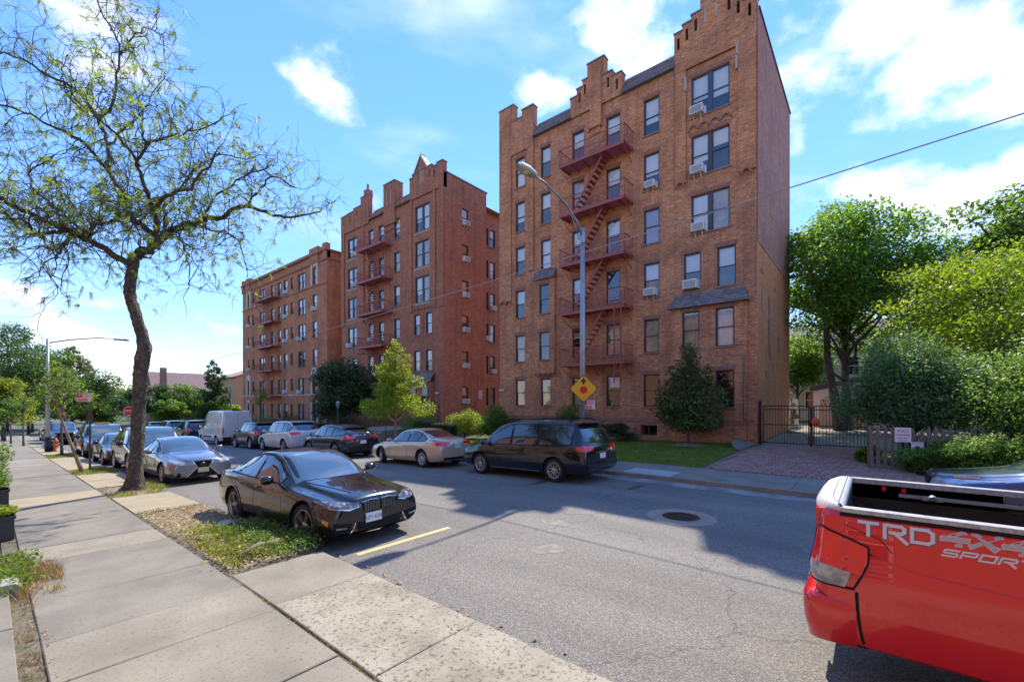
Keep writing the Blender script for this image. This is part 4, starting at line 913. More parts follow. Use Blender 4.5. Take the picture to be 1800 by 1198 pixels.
house('house', 'tan clapboard house half hidden behind the shrubs and the picket fence', 26.5, 37, -18, -8.5, 0, 4.6, 6.6, M('clapboard_tan', (.55, .42, .32), .8, noise=(2, (.48, .36, .28), .4, .7)), rd, 'x', [('X', 26.5, -10.8, -9.7, 2.0, 3.6), ('X', 26.5, -12.5, -11.4, 2.0, 3.6)])
house('house', 'pale yellow house far behind the maple and the iron gate', 52, 62, -2, 12, 0, 7.5, 10.5, M('siding_cream', (.6, .55, .42), .8), rd, 'y', [('X', 52, 1+3*i, 2.3+3*i, 4.8, 6.6) for i in range(3)] + [('X', 52, 1+3*i, 2.3+3*i, 1.6, 3.4) for i in range(3)])
gar = empty('garage', (39, 0, .4), 'white garage with a beige roll door and dark eave at the end of the yard', 'garage', abs_=True)
b = MB(); b.prism([(-3.4, .2), (3.4, .2), (3.4, 3.1), (0.6, 3.75), (-3.4, 3.0)], 0, 38.5, 43); b.build('wall', MT['paint_white'], gar)
b = MB(); b.prism([(3.6, 3.1), (3.6, 3.4), (.6, 4.05), (-3.6, 3.3), (-3.6, 3.02), (.6, 3.76)], 0, 38.2, 43.2); b.build('roof', rd, gar)
for k in range(4): bb = MB(); bb.box(38.44, 38.495, .5, 3.0, .45+.52*k, .95+.52*k); bb.build('door_panel', M('garage_door', (.55, .45, .34), .7) if k == 0 else bpy.data.materials['garage_door'], gar)
# sunlit row on the near side of the street, behind the photographer
rowh = empty('row_house', (-12, 10, 0), 'long four-storey orange brick row of houses along the near pavement', 'house', abs_=True)
b = MB(); b.box(-20, -7.5, -30, 36, -1.2, 12.4); b.build('wall', MT['houseb'], rowh)
b = MB(); b.box(-20.1, -7.3, -30.2, 36.2, 12.4, 12.6); b.build('roof', rd, rowh)
for i in range(14):
    for z in (1.2, 4.0, 7.0, 10.0):
        b = MB(); b.box(-7.49, -7.42, -28+4.6*i, -26.4+4.6*i, z, z+1.5); w = b.build('window', MT['paint_white'], rowh)
        b = MB(); b.box(-7.415, -7.41, -27.9+4.6*i, -26.5+4.6*i, z+.1, z+1.4); b.build('pane', MT['autoglass'], w)
# ---------------------------------------------------------------- vehicles
def paint(name, col, metal=.0, rough=.3, dirt=None):
    m = M(name, col, rough, metal=metal, coat=1.0, coatr=.02, noise=(1.7, dirt or tuple(min(1, c*1.25+.01) for c in col), .45, .75)); return m
def apply_mods(o):
    dg = bpy.context.evaluated_depsgraph_get(); dg.update(); me = bpy.data.meshes.new_from_object(o.evaluated_get(dg)); o.modifiers.clear(); o.data = me; return me
def interp(tab, x, col):
    xs = [r[0] for r in tab]; return float(np.interp(x, xs, [r[col] for r in tab]))
class Car:
    """x forward, origin on the ground midway between the axles"""
    def __init__(s, name, label, cat, st, wb, fo, paintm, R_=.335, wheelw=.215, trk=None, boxy=0, group='cars parked along both kerbs'):
        s.st = st; s.wb = wb; s.fo = fo; s.R = R_; s.L = st[-1][0]; s.paint = paintm
        s.root = empty(name, (0, 0, 0), label, cat, group)
        b = MB(); rings = []
        for (x, zb, zs, zt, wb_, wm, ws, wt_) in st:
            X = s.lx(x); zm = zb+.42*(zs-zb)
            half = [(0, zb), (wb_-.12, zb), (wb_, zb+.05), (wm-.008, zb+.05+.18*(zs-zb)), (wm, zm), (wm-.004, zb+.72*(zs-zb)), (ws+.015, zs-.07), (ws-.015, zs-.005), (ws+(wt_-ws)*.25, zs+(zt-zs)*.22), (wt_+.02, zt-.09), (wt_-.07, zt-.02), (wt_*.5, zt+.005), (0, zt+.012)]
            if boxy and zt-zs > .3: half[9] = (wt_+.0, zt-.07); half[10] = (wt_-.05, zt-.005)
            ring = [(X, -y, z) for y, z in half] + [(X, y, z) for y, z in half[-2:0:-1]]
            rings.append(ring)
        n = len(rings[0]); vs = [p for r in rings for p in r]
        fs = [(i*n+j, i*n+(j+1) % n, (i+1)*n+(j+1) % n, (i+1)*n+j) for i in range(len(rings)-1) for j in range(n)]
        # caps as strips
        for base, flip in ((0, 1), ((len(rings)-1)*n, 0)):
            for j in range(12):
                a, b2 = base+j, base+j+1; c, d = base+(n-j-1) % n, base+(n-j) % n
                q = [a, b2, c, d] if j else [a, b2, c]
                if j == 11: q = [a, b2, c] if False else [base+11, base+12, base+13]
                q = list(dict.fromkeys(q)); fs.append(tuple(q[::-1] if flip else q))
        b.add(vs, fs, 0, True)
        me = b.mesh('body', [paintm, MT['arch']])
        bm = bmesh.new(); bm.from_mesh(me); bm.verts.ensure_lookup_table(); cl = bm.edges.layers.float.get('crease_edge') or bm.edges.layers.float.new('crease_edge'); nr_ = len(rings)
        for e_ in bm.edges:
            a_, b_ = e_.verts[0].index, e_.verts[1].index; ja, jb, ra, rb = a_ % n, b_ % n, a_//n, b_//n
            if ja == jb and ra != rb:
                e_[cl] = {7: .8, 17: .8, 2: .5, 22: .5, 10: .45, 14: .45, 4: .15, 20: .15}.get(ja, 0)
            elif ra == rb and ra in (1, nr_-2): e_[cl] = .38
            elif ra == rb and ra in (0, nr_-1): e_[cl] = .25
        bmesh.ops.recalc_face_normals(bm, faces=bm.faces)
        bm.to_mesh(me); bm.free()
        o = link('body', me, s.root); md = o.modifiers.new('s', 'SUBSURF'); md.levels = 2; md.render_levels = 2
        me = apply_mods(o); s.body = o
        s.bvh = BVHTree.FromPolygons([v.co.copy() for v in me.vertices], [tuple(p.vertices) for p in me.polygons])
        # wheel wells
        cb = MB()
        for xw in (wb/2, -wb/2):
            for sg in (-1, 1):
                y0, y1 = sorted((sg*.52, sg*1.3)); cb.lathe([(.001, y0), (R_+.055, y0), (R_+.055, y1), (.001, y1)], 40, 1, 0, (xw, 0, R_+.01))
        cm_ = cb.mesh('cutter', [MT['arch']]); bm = bmesh.new(); bm.from_mesh(cm_); bmesh.ops.remove_doubles(bm, verts=bm.verts, dist=2e-3); bmesh.ops.recalc_face_normals(bm, faces=bm.faces); bm.to_mesh(cm_); bm.free()
        co = link('cutter', cm_); md = o.modifiers.new('b', 'BOOLEAN'); md.object = co; md.operation = 'DIFFERENCE'; md.solver = 'EXACT'; md.material_mode = 'TRANSFER'
        try: apply_mods(o)
        except Exception as ex: print('bool fail', ex); o.modifiers.clear()
        bpy.data.objects.remove(co)
        if len(o.data.polygons) < 100: print('BOOLEAN EMPTY', name)
        me = o.data
        me.polygons.foreach_set('use_smooth', [True]*len(me.polygons))
        if hasattr(me, 'set_sharp_from_angle'): me.set_sharp_from_angle(angle=R(38))
        s.track = trk or (max(r[5] for r in st)-wheelw/2-.015)
    def lx(s, x): return s.fo + s.wb/2 - x
    def cast(s, p, d):
        h = s.bvh.ray_cast(Vector(p), Vector(d))
        if h[0] is None: h = s.bvh.find_nearest(Vector(p)+Vector(d)*1.0)
        return h[0], h[1]
    def patch(s, top, bot, view, mat, name, off=.004, n=10, m=4, parent=None, skirt=.012):
        """loft between polylines top and bot (2D in the view plane), dropped on to the body.
        view: 'L','R' -> (x,z); 'F','B' -> (y,z); 'T' -> (x,y)"""
        d = {'R': (0, 1, 0), 'L': (0, -1, 0), 'F': (-1, 0, 0), 'B': (1, 0, 0), 'T': (0, 0, -1)}[view]
        top = np.array(top, float); bot = np.array(bot, float)
        def res(pl):
            t = np.linspace(0, 1, len(pl)); u = np.linspace(0, 1, n+1); return np.stack([np.interp(u, t, pl[:, 0]), np.interp(u, t, pl[:, 1])], 1)
        A, B = res(top), res(bot); vs = []; 
        for j in range(m+1):
            for i in range(n+1):
                a, c = A[i]+(B[i]-A[i])*j/m
                if view in 'LR': p = (s.lx(a), -3*d[1], c)
                elif view in 'FB': p = (-6*d[0], a, c)
                else: p = (s.lx(a), c, 4)
                h, nr = s.cast(p, d)
                if nr.dot(Vector(d)) > 0: nr = -nr
                vs.append(h+nr*off)
        w = n+1; fs = [(j*w+i, j*w+i+1, (j+1)*w+i+1, (j+1)*w+i) for j in range(m) for i in range(n)]
        bor = [i for i in range(w)] + [j*w+n for j in range(1, m+1)] + [m*w+i for i in range(n-1, -1, -1)] + [j*w for j in range(m-1, 0, -1)]
        base = len(vs); D = Vector(d); nb = len(bor)
        vs += [vs[k].copy() for k in bor]+[vs[k]+D*skirt for k in bor]
        fs += [(base+k, base+(k+1) % nb, base+nb+(k+1) % nb, base+nb+k) for k in range(nb)]
        b = MB(); b.add(vs, fs, 0, True); b.sm = [f < m*n for f in range(len(fs))]
        return b.build(name, mat, parent or s.root)
    def both(s, top, bot, mat, name, **k):
        o = None
        for v in 'RL': o = s.patch(top, bot, v, mat, name, **k)
        return o
    def corner(s, top, bot, view, mat, name, **k):
        for sg in (1, -1): s.patch([(sg*a, c) for a, c in top], [(sg*a, c) for a, c in bot], view, mat, name, **k)
    def strip(s, pts, view, mat, name, w=.012, off=.002, n=None, **k):
        """thin band along a polyline"""
        P = [Vector(p) for p in pts]; T, B_ = [], []
        for i, p in enumerate(P):
            d = (P[min(i+1, len(P)-1)]-P[max(i-1, 0)]).normalized(); nrm = Vector((-d.y, d.x))*w/2; T.append(tuple(p+nrm)); B_.append(tuple(p-nrm))
        return s.patch(T, B_, view, mat, name, off=off, n=n or max(8, 2*len(pts)), m=1, skirt=.004, **k)
    def wheels(s, spokes=10, rimm='rim', w=.215, double=False, Rr=None, steer=0):
        R_ = s.R; Rr = Rr or R_*.70; b = MB()
        h = w/2
        b.lathe([(Rr, -h+.02), (Rr+.012, -h+.004), (R_-.05, -h), (R_-.012, -h+.018), (R_, -h+.045), (R_, h-.045), (R_-.012, h-.018), (R_-.05, h), (Rr+.012, h-.004), (Rr, h-.02)], 36, 1)
        for k in range(3): b.lathe([(R_-.002, -.05+.05*k-.004), (R_+.0015, -.05+.05*k)], 36, 1)
        tm = b.mesh('tyre', MT['rubber'])
        r = MB()
        # outer face is -y
        r.lathe([(Rr-.004, -h+.022), (Rr-.012, -h+.012), (Rr-.03, -h+.02), (Rr-.036, -h+.07), (Rr-.05, .06)], 36, 1, 0)
        r.lathe([(Rr-.05, .02), (.06, .015), (.001, .015)], 24, 1, 1)
        def spoke(a, w0, w1):
            c_, s_ = math.cos(a), math.sin(a); y0 = -h+.030; y1 = -h+.022
            P = lambda rr, ww, yy: (rr*c_-ww*s_, yy, rr*s_+ww*c_)
            vs = [P(.04, -w0, y0), P(.04, w0, y0), P(Rr-.018, w1, y1), P(Rr-.018, -w1, y1), P(.04, -w0, y0+.05), P(.04, w0, y0+.05), P(Rr-.02, w1, y1+.045), P(Rr-.02, -w1, y1+.045)]
            r.add(vs, [(0, 1, 2, 3), (0, 3, 7, 4), (1, 5, 6, 2), (4, 7, 6, 5)], 0)
        for k in range(spokes):
            a = 2*PI*k/spokes
            if double: spoke(a-.15, .009, .009); spoke(a+.15, .009, .009)
            else: spoke(a, .020, .016 if spokes > 8 else .03)
        r.lathe([(.001, -h+.018), (.045, -h+.02), (.06, -h+.035), (.062, -h+.08)], 20, 1, 0)
        rm = r.mesh('rim', [MT[rimm], MT['arch']])
        s.wh = []
        for i, xw in enumerate((s.wb/2, -s.wb/2)):
            for sg in (-1, 1):
                o = link('wheel', tm, s.root, (xw, sg*s.track, R_)); o.rotation_euler = (0, random.random()*6, (0 if sg < 0 else PI) + (steer if i == 0 else 0)) if True else 0
                o.rotation_mode = 'ZYX' if False else 'XYZ'
                link('rim', rm, o, (0, 0, 0)); s.wh.append(o)
        b = MB(); b.tube([(s.wb/2, -s.track, R_), (s.wb/2, s.track, R_)], .04, 6); b.tube([(-s.wb/2, -s.track, R_), (-s.wb/2, s.track, R_)], .05, 6)
        b.box(-s.wb/2-.3, s.wb/2+.3, -.45, .45, .16, .3); b.build('underbody', MT['arch'], s.root)
    def lip(s, mat, grow=.02):
        """flared lip round each wheel opening"""
        for xw in (s.wb/2, -s.wb/2):
            for v in 'RL':
                pts_o = []; pts_i = []
                for k in range(15):
                    a = PI*(-.02+1.04*k/14); r0 = s.R+.058; r1 = r0+grow
                    cx = s.fo+s.wb/2 - xw
                    pts_o.append((cx-r1*math.cos(a), s.R+.01+r1*math.sin(a))); pts_i.append((cx-r0*math.cos(a), s.R+.01+r0*math.sin(a)))
                s.patch(pts_o, pts_i, v, mat, 'wheel_arch', off=.012, n=14, m=1, skirt=.02)
    def mirrors(s, x, z, y, mat, sc=1.0):
        for sg in (-1, 1):
            b = MB(); X = s.lx(x); ys_ = sg*y
            pr = [(.001, -.10), (.05, -.095), (.075, -.04), (.078, .04), (.06, .10), (.001, .11)]
            b.lathe([(r_*sc, t*sc) for r_, t in pr], 14, 1, 0, (X, sg*(y+.10), z)); b.tube([(X-.01, sg*(y-.06), z-.06), (X, sg*(y+.04), z-.03)], .02, 6)
            o = b.build('mirror', mat, s.root)
            g_ = MB(); g_.box(X-.082*sc, X-.076*sc, sg*(y+.10)-.07*sc, sg*(y+.10)+.07*sc, z-.05*sc, z+.05*sc); g_.build('mirror_glass', MT['chrome'], o)
    def handles(s, xs, z, mat):
        for x in xs:
            for sg in (-1, 1):
                h, nr = s.cast((s.lx(x), 3*sg, z), (0, -sg, 0)); b = MB(); b.tube([(h.x-.09, h.y-sg*.002, h.z), (h.x-.07, h.y+sg*.028, h.z), (h.x+.07, h.y+sg*.028, h.z), (h.x+.09, h.y-sg*.002, h.z)], .012, 6); b.build('door_handle', mat, s.root)
    def plate(s, view, z, mat='plate', text=None, w=.30, h=.15, y=0.0, frame=True):
        sg = 1 if view == 'F' else -1; h_, nr = s.cast((6*sg, y, z), (-sg, 0, 0)); X = h_.x+sg*.012
        o = empty('licence_plate', (X, y, z)); o.parent = s.root
        if True:
            b = MB(); b.box(-.006, .006, -w/2, w/2, -h/2, h/2); me = b.mesh('licence_plate', MT[mat]); 
            bpy.data.objects.remove(o); o = link('licence_plate', me, s.root, (X, y, z))
        if text:
            tt = text_mesh(text, .085, MT['plate_ink']); q = link('plate_text', tt, o, (sg*.0075, 0, -.03)); q.rotation_euler = (R(90), 0, R(90*sg))
        return o
    def place(s, x, y, heading, pitch=True):
        s.root.location = (x, y, gz(y)+.002); sl = math.atan(.027) if (pitch and y > 6) else 0
        s.root.rotation_euler = (0, (sl if heading > 0 else -sl) if pitch else 0, heading)
        return s.root
def text_mesh(txt, size, mat, ext=.0006, shear=0, bold=0, sx=1.0):
    c = bpy.data.curves.new('t', 'FONT'); c.body = txt; c.size = size; c.align_x = 'CENTER'; c.extrude = ext; c.shear = shear; c.offset = bold
    o = bpy.data.objects.new('t', c); COL.objects.link(o); dg = bpy.context.evaluated_depsgraph_get(); dg.update(); me = bpy.data.meshes.new_from_object(o.evaluated_get(dg)); bpy.data.objects.remove(o)
    me.materials.clear(); me.materials.append(mat)
    if sx != 1:
        for v in me.vertices: v.co.x *= sx
    return me

def frac(tab, x): return float(np.interp(x, [p[0] for p in tab], [p[1] for p in tab]))
def side_windows(c, top, bot, cuts, mat=None, n=8, trim=True):
    mat = mat or MT['autoglass']
    if trim:
        x0, x1 = cuts[0][0]-.045, cuts[-1][1]+.045; xs = np.linspace(x0, x1, 22)
        c.both([(x, frac(top, x)+.03) for x in xs], [(x, frac(bot, x)-.022) for x in xs], MT['trim'], 'window_trim', off=.0025, n=21, m=3)
    for a, e in cuts:
        xs = np.linspace(a, e, n+1); c.both([(x, frac(top, x)) for x in xs], [(x, frac(bot, x)) for x in xs], mat, 'side_window', off=.006, n=n, m=4)
def glazing(c, rows, name, mat, bulge=0.0, n=12):
    """rows: (x, halfwidth) from one end to the other, seen from above"""
    x0, w0 = rows[0]; x1, w1 = rows[-1]; ys = np.linspace(-1, 1, n+1)
    a = [(x0-bulge*(1-y*y), y*w0) for y in ys]; e = [(x1-bulge*.5*(1-y*y), y*w1) for y in ys]
    return c.patch(a, e, 'T', mat, name, off=.006, n=n, m=6)
def sedan_table(L, H, fo, wb, W, hood=.98, cowl=None, roof0=None, roof1=None, deck=None, dz=1.07):
    h = W/2
    c = cowl; 
    return [(0.0, .27, .60, .685, h*.66, h*.76, h*.72, h*.46), (0.045, .20, .67, .765, h*.79, h*.89, h*.83, h*.54), (0.25, .17, .735, .835, h*.89, h*.97, h*.905, h*.64), (0.75, .17, .79, .895, h*.92, h, h*.945, h*.70),
            (c-.12, .17, .84, .95, h*.92, h, h*.955, h*.72), (c+.05, .17, .87, 1.03, h*.92, h, h*.96, h*.74), (c+(roof0-c)*.55, .17, .89, H-.13, h*.92, h, h*.96, h*.69), (roof0, .17, .91, H-.035, h*.92, h, h*.96, h*.66),
            ((roof0+roof1)/2, .17, .93, H, h*.92, h, h*.965, h*.66), (roof1, .17, .95, H-.045, h*.92, h, h*.97, h*.65), (roof1+(deck-roof1)*.55, .18, .97, H-.045-(H-.045-dz)*.55, h*.92, h, h*.965, h*.65), (deck, .18, .985, dz+.005, h*.92, h*.995, h*.95, h*.66),
            (L-.22, .22, .97, dz-.01, h*.9, h*.96, h*.89, h*.62), (L-.06, .27, .92, dz-.04, h*.82, h*.9, h*.82, h*.56), (L, .36, .80, .88, h*.7, h*.78, h*.70, h*.42)]

# --- black sport sedan by the near kerb
blackp = paint('paint_black', (.007, .008, .009), metal=.3, rough=.22)
st = sedan_table(4.62, 1.44, .80, 2.8, 1.83, cowl=1.42, roof0=2.25, roof1=3.2, deck=4.05, dz=1.08)
c = Car('parked_car', 'glossy black sport sedan with kidney grille parked beside the weedy strip', 'car', st, 2.8, .80, blackp, .335)
c.wheels(5, 'rim_dark', w=.225, double=True, Rr=.268, steer=.06)
top = [(1.55, .95), (1.75, 1.06), (2.1, 1.25), (2.5, 1.335), (2.9, 1.335), (3.3, 1.27), (3.65, 1.13), (3.85, 1.035)]; bot = [(1.55, .93), (2.6, .965), (3.85, 1.01)]
side_windows(c, top, bot, [(1.68, 2.58), (2.66, 3.36), (3.40, 3.78)])
c.both([(x, frac(top, x)+.052) for x in np.linspace(1.6, 3.9, 24)], [(x, frac(top, x)+.034) for x in np.linspace(1.6, 3.9, 24)], MT['trim'], 'window_trim', n=23, m=1, off=.004)
glazing(c, [(1.40, .70), (2.27, .555)], 'windshield', MT['windshield'], .13); glazing(c, [(4.02, .60), (3.28, .52)], 'rear_window', MT['autoglass'], -.08)
# bonnet creases, shut lines
for sg in (1, -1):
    c.strip([(.30, .34*sg), (.8, .44*sg), (1.3, .56*sg)], 'T', blackp, 'hood_crease', w=.03, off=.009)
    c.strip([(.30, .66*sg), (.8, .735*sg), (1.32, .75*sg)], 'T', MT['arch'], 'hood_seam', w=.009, off=.0015)
for v in 'RL':
    for pts in ([(1.62, .22), (1.52, .5), (1.5, .92)], [(2.62, .22), (2.62, .96)], [(3.42, .3), (3.30, .5), (3.34, .7), (3.42, .97)]): c.strip(pts, v, MT['arch'], 'door_seam', w=.010, off=.0015)
    c.strip([(1.2, .79), (2.2, .80), (3.4, .84), (4.2, .88)], v, blackp, 'shoulder_crease', w=.028, off=.008)
    c.strip([(1.25, .22), (2.4, .2), (3.2, .22)], v, MT['trim'], 'side_skirt', w=.05, off=.014)
c.lip(blackp, .03); c.mirrors(1.78, 1.00, .93, blackp); c.handles([2.45, 3.2], .82, blackp)
# face
c.corner([(.37, .70), (.5, .715), (.68, .735), (.84, .755)], [(.38, .635), (.5, .61), (.68, .625), (.82, .675)], 'F', MT['headlamp_dark'], 'headlight', off=.008, n=8)
c.corner([(.38, .642), (.55, .616), (.80, .664)], [(.38, .632), (.55, .606), (.79, .654)], 'F', MT['chrome'], 'headlight_strip', off=.013, n=8, m=1)
for sg in (1, -1):
    k = c.patch([(sg*.025, .695), (sg*.16, .705), (sg*.335, .69)], [(sg*.03, .54), (sg*.15, .525), (sg*.29, .55)], 'F', MT['arch'], 'kidney_grille', off=.012, n=8)
    for i in range(9):
        y = .045+.030*i; c.patch([(sg*(y-.004), .69), (sg*(y+.004), .69)], [(sg*(y-.004), .545), (sg*(y+.004), .545)], 'F', MT['rim_dark'], 'grille_bar', off=.026, n=1, m=3)
    c.patch([(sg*.02, .707), (sg*.16, .718), (sg*.345, .70)], [(sg*.025, .697), (sg*.16, .706), (sg*.335, .69)], 'F', MT['rim_dark'], 'grille_frame', off=.022, n=8, m=1)
    c.patch([(sg*.50, .40), (sg*.66, .42), (sg*.80, .45)], [(sg*.56, .27), (sg*.68, .27), (sg*.80, .30)], 'F', MT['arch'], 'air_intake', off=.008, n=6)
    c.patch([(sg*.60, .355), (sg*.76, .37)], [(sg*.60, .335), (sg*.76, .35)], 'F', MT['headlamp'], 'fog_lamp', off=.016, n=4, m=1)
    c.strip([(sg*.45, .40), (sg*.50, .30), (sg*.56, .235)], 'F', MT['chrome'], 'bumper_blade', w=.018, off=.016)
c.patch([(-.44, .40), (0, .37), (.44, .40)], [(-.40, .25), (0, .235), (.40, .25)], 'F', MT['arch'], 'lower_grille', off=.008, n=12)
c.strip([(-.72, .235), (-.4, .205), (0, .195), (.4, .205), (.72, .235)], 'F', blackp, 'front_lip', w=.04, off=.03, n=14)
c.plate('F', .44, 'plate', 'AZY-6208', y=-.12)
b = MB(); h_, nr = c.cast((c.lx(.16), 0, 3), (0, 0, -1)); b.lathe([(.001, .008), (.04, .006), (.042, 0)], 16, 2, 0, (h_.x, 0, h_.z)); b.build('badge', MT['chrome'], c.root)
for sg in (1, -1): c.patch([(.12, .47), (.24, .5)], [(.13, .40), (.25, .45)], 'R' if sg > 0 else 'L', MT['amber'], 'side_marker', off=.006, n=3, m=2)
c.corner([(.45, .98), (.85, .97)], [(.45, .88), (.82, .87)], 'B', MT['tail'], 'taillight', off=.008); c.plate('B', .8)
c.place(4.08, 8.50, -PI/2+R(2.0))

def std_sedan(name, label, paintm, L, H, wb, fo, W, cowl, roof0, roof1, deck, dz=1.07, front='plain', spokes=10, rimm='rim', tail='wide', platef=('plate', None), plateb=('plate', None), steer=0, R_=.33):
    st = sedan_table(L, H, fo, wb, W, cowl=cowl, roof0=roof0, roof1=roof1, deck=deck, dz=dz)
    c = Car(name, label, 'car', st, wb, fo, paintm, R_); c.wheels(spokes, rimm, steer=steer); hw = W/2
    a, e = cowl+.13, deck-.22
    top = [(a, .95), (a+.2, 1.07), (roof0-.1, H-.19), (roof0+.3, H-.115), (roof1-.25, H-.12), (roof1+.15, H-.19), (e-.15, 1.1), (e, 1.04)]; bot = [(a, .935), (2.6, .965), (e, 1.01)]
    mid = (roof0+roof1)/2
    side_windows(c, top, bot, [(a+.12, mid-.03), (mid+.04, roof1+.15), (roof1+.20, e-.06)])
    glazing(c, [(cowl-.02, hw*.76), (roof0+.02, hw*.60)], 'windshield', MT['windshield'], .12); glazing(c, [(deck-.03, hw*.66), (roof1+.08, hw*.56)], 'rear_window', MT['autoglass'], -.08)
    for v in 'RL':
        for pts in ([(cowl+.2, .22), (cowl+.1, .5), (cowl+.08, .92)], [(mid, .22), (mid, .96)], [(roof1+.25, .3), (roof1+.12, .5), (roof1+.2, .97)]): c.strip(pts, v, MT['arch'], 'door_seam', w=.010, off=.0015)
        c.strip([(1.0, .74), (2.2, .77), (L-.5, .83)], v, paintm, 'shoulder_crease', w=.02, off=.007)
    for sg in (1, -1): c.strip([(.25, .62*sg), (.8, .70*sg), (cowl-.1, .73*sg)], 'T', MT['arch'], 'hood_seam', w=.009, off=.0015)
    c.lip(paintm, .02); c.mirrors(cowl+.33, 1.00, hw+.01, paintm); c.handles([mid-.2, roof1+.02], .83, paintm)
    c.corner([(.42, .70), (.62, .73), (.81, .76)], [(.42, .61), (.62, .61), (.80, .67)], 'F', MT['headlamp'], 'headlight', off=.008)
    if front == 'spindle':
        c.patch([(-.26, .70), (0, .715), (.26, .70)], [(-.15, .52), (0, .52), (.15, .52)], 'F', MT['arch'], 'upper_grille', off=.010, n=8)
        c.patch([(-.15, .519), (0, .519), (.15, .519)], [(-.42, .25), (0, .235), (.42, .25)], 'F', MT['arch'], 'lower_grille', off=.010, n=8)
        for sg in (1, -1): c.strip([(sg*.28, .71), (sg*.16, .52), (sg*.44, .24)], 'F', MT['chrome'], 'grille_frame', w=.02, off=.016)
        for sg in (1, -1): c.patch([(sg*.60, .36), (sg*.66, .40)], [(sg*.58, .25), (sg*.72, .25)], 'F', MT['arch'], 'air_intake', off=.008, n=4)
        b = MB(); h_, nr = c.cast((6, 0, .60), (-1, 0, 0)); b.lathe([(.055, .0), (.07, .012), (.055, .022)], 18, 0, 0, (h_.x+.008, 0, .60)); b.build('badge', MT['chrome'], c.root)
    else:
        c.patch([(-.36, .62), (0, .64), (.36, .62)], [(-.32, .52), (0, .51), (.32, .52)], 'F', MT['arch'], 'grille', off=.008, n=10)
        c.patch([(-.5, .42), (0, .41), (.5, .42)], [(-.44, .27), (0, .25), (.44, .27)], 'F', MT['arch'], 'lower_grille', off=.008, n=10)
        c.strip([(-.36, .635), (0, .655), (.36, .635)], 'F', MT['chrome'], 'grille_frame', w=.015, off=.014)
    c.plate('F', .43, *platef)
    if tail == 'wedge': c.corner([(.30, .95), (.6, .985), (.86, .99)], [(.36, .90), (.55, .83), (.82, .84)], 'B', MT['tail'], 'taillight', off=.01)
    else: c.corner([(.42, .96), (.84, .95)], [(.42, .84), (.82, .84)], 'B', MT['tail'], 'taillight', off=.008)
    c.plate('B', .80, *plateb); c.strip([(-.36, .90), (0, .905), (.36, .90)], 'B', MT['chrome'], 'boot_strip', w=.02, off=.012)
    c.patch([(-.7, .40), (.7, .40)], [(-.6, .30), (.6, .30)], 'B', MT['trim'], 'rear_valance', off=.006)
    return c
greyp = paint('paint_grey', (.20, .20, .215), metal=.75, rough=.3)
c = std_sedan('parked_car', 'grey sedan with a black hourglass grille parked beyond the locust trunk', greyp, 4.60, 1.43, 2.8, .86, 1.81, 1.45, 2.25, 3.15, 4.0, front='spindle', platef=('plate_y', None), rimm='rim_dark')
c.place(4.33, 18.72, -PI/2+R(1.5))
beigep = paint('paint_champagne', (.60, .45, .29), metal=.35, rough=.3)
c = std_sedan('parked_car', 'champagne beige sedan parked on the far side ahead of the black minivan', beigep, 4.75, 1.46, 2.775, .92, 1.83, 1.45, 2.3, 3.25, 4.1, dz=1.11, tail='wedge', spokes=10, steer=-.35, plateb=('plate_b', None))
c.place(11.45, 14.58, PI/2-R(1.5))
darkp = paint('paint_dark_brown', (.03, .022, .02), metal=.4, rough=.28)
c = std_sedan('parked_car', 'small dark brown sedan between two dark vehicles left of the locust trunk', darkp, 4.4, 1.42, 2.65, .85, 1.76, 1.4, 2.15, 3.05, 3.9, rimm='rim_dark')
c.place(4.15, 28.3, -PI/2)

def suv_table(L, H, W, cowl, roof0, roof1, tailx, hz=1.0, nose=.78, belt=1.08, slope=0):
    h = W/2
    return [(0.0, .36, .70, nose, h*.66, h*.80, h*.76, h*.46), (0.08, .26, .78, nose+.10, h*.80, h*.91, h*.87, h*.56), (0.30, .22, .86, hz-.06, h*.9, h*.975, h*.93, h*.68), (0.8, .21, .93, hz+.01, h*.93, h, h*.955, h*.74),
            (cowl-.1, .21, 1.0, hz+.07, h*.93, h, h*.96, h*.77), (cowl+.06, .21, 1.02, hz+.16, h*.93, h, h*.965, h*.79), (cowl+(roof0-cowl)*.55, .21, belt-.03, H-.16, h*.93, h, h*.965, h*.76), (roof0, .21, belt-.02, H-.04, h*.93, h, h*.97, h*.74),
            ((roof0+roof1)/2, .21, belt, H, h*.93, h, h*.97, h*.74), (roof1, .22, belt+.02, H-.03-slope, h*.93, h, h*.97, h*.72), (roof1+(tailx-roof1)*.45, .23, belt+.03, H-.10-slope*1.6, h*.92, h*.995, h*.965, h*.70), (tailx, .25, belt+.02, belt+.20, h*.9, h*.98, h*.94, h*.72),
            (L-.12, .28, belt-.02, belt+.05, h*.88, h*.95, h*.90, h*.70), (L-.03, .32, belt-.10, belt-.04, h*.82, h*.9, h*.84, h*.66), (L, .42, .80, .90, h*.72, h*.8, h*.76, h*.55)]
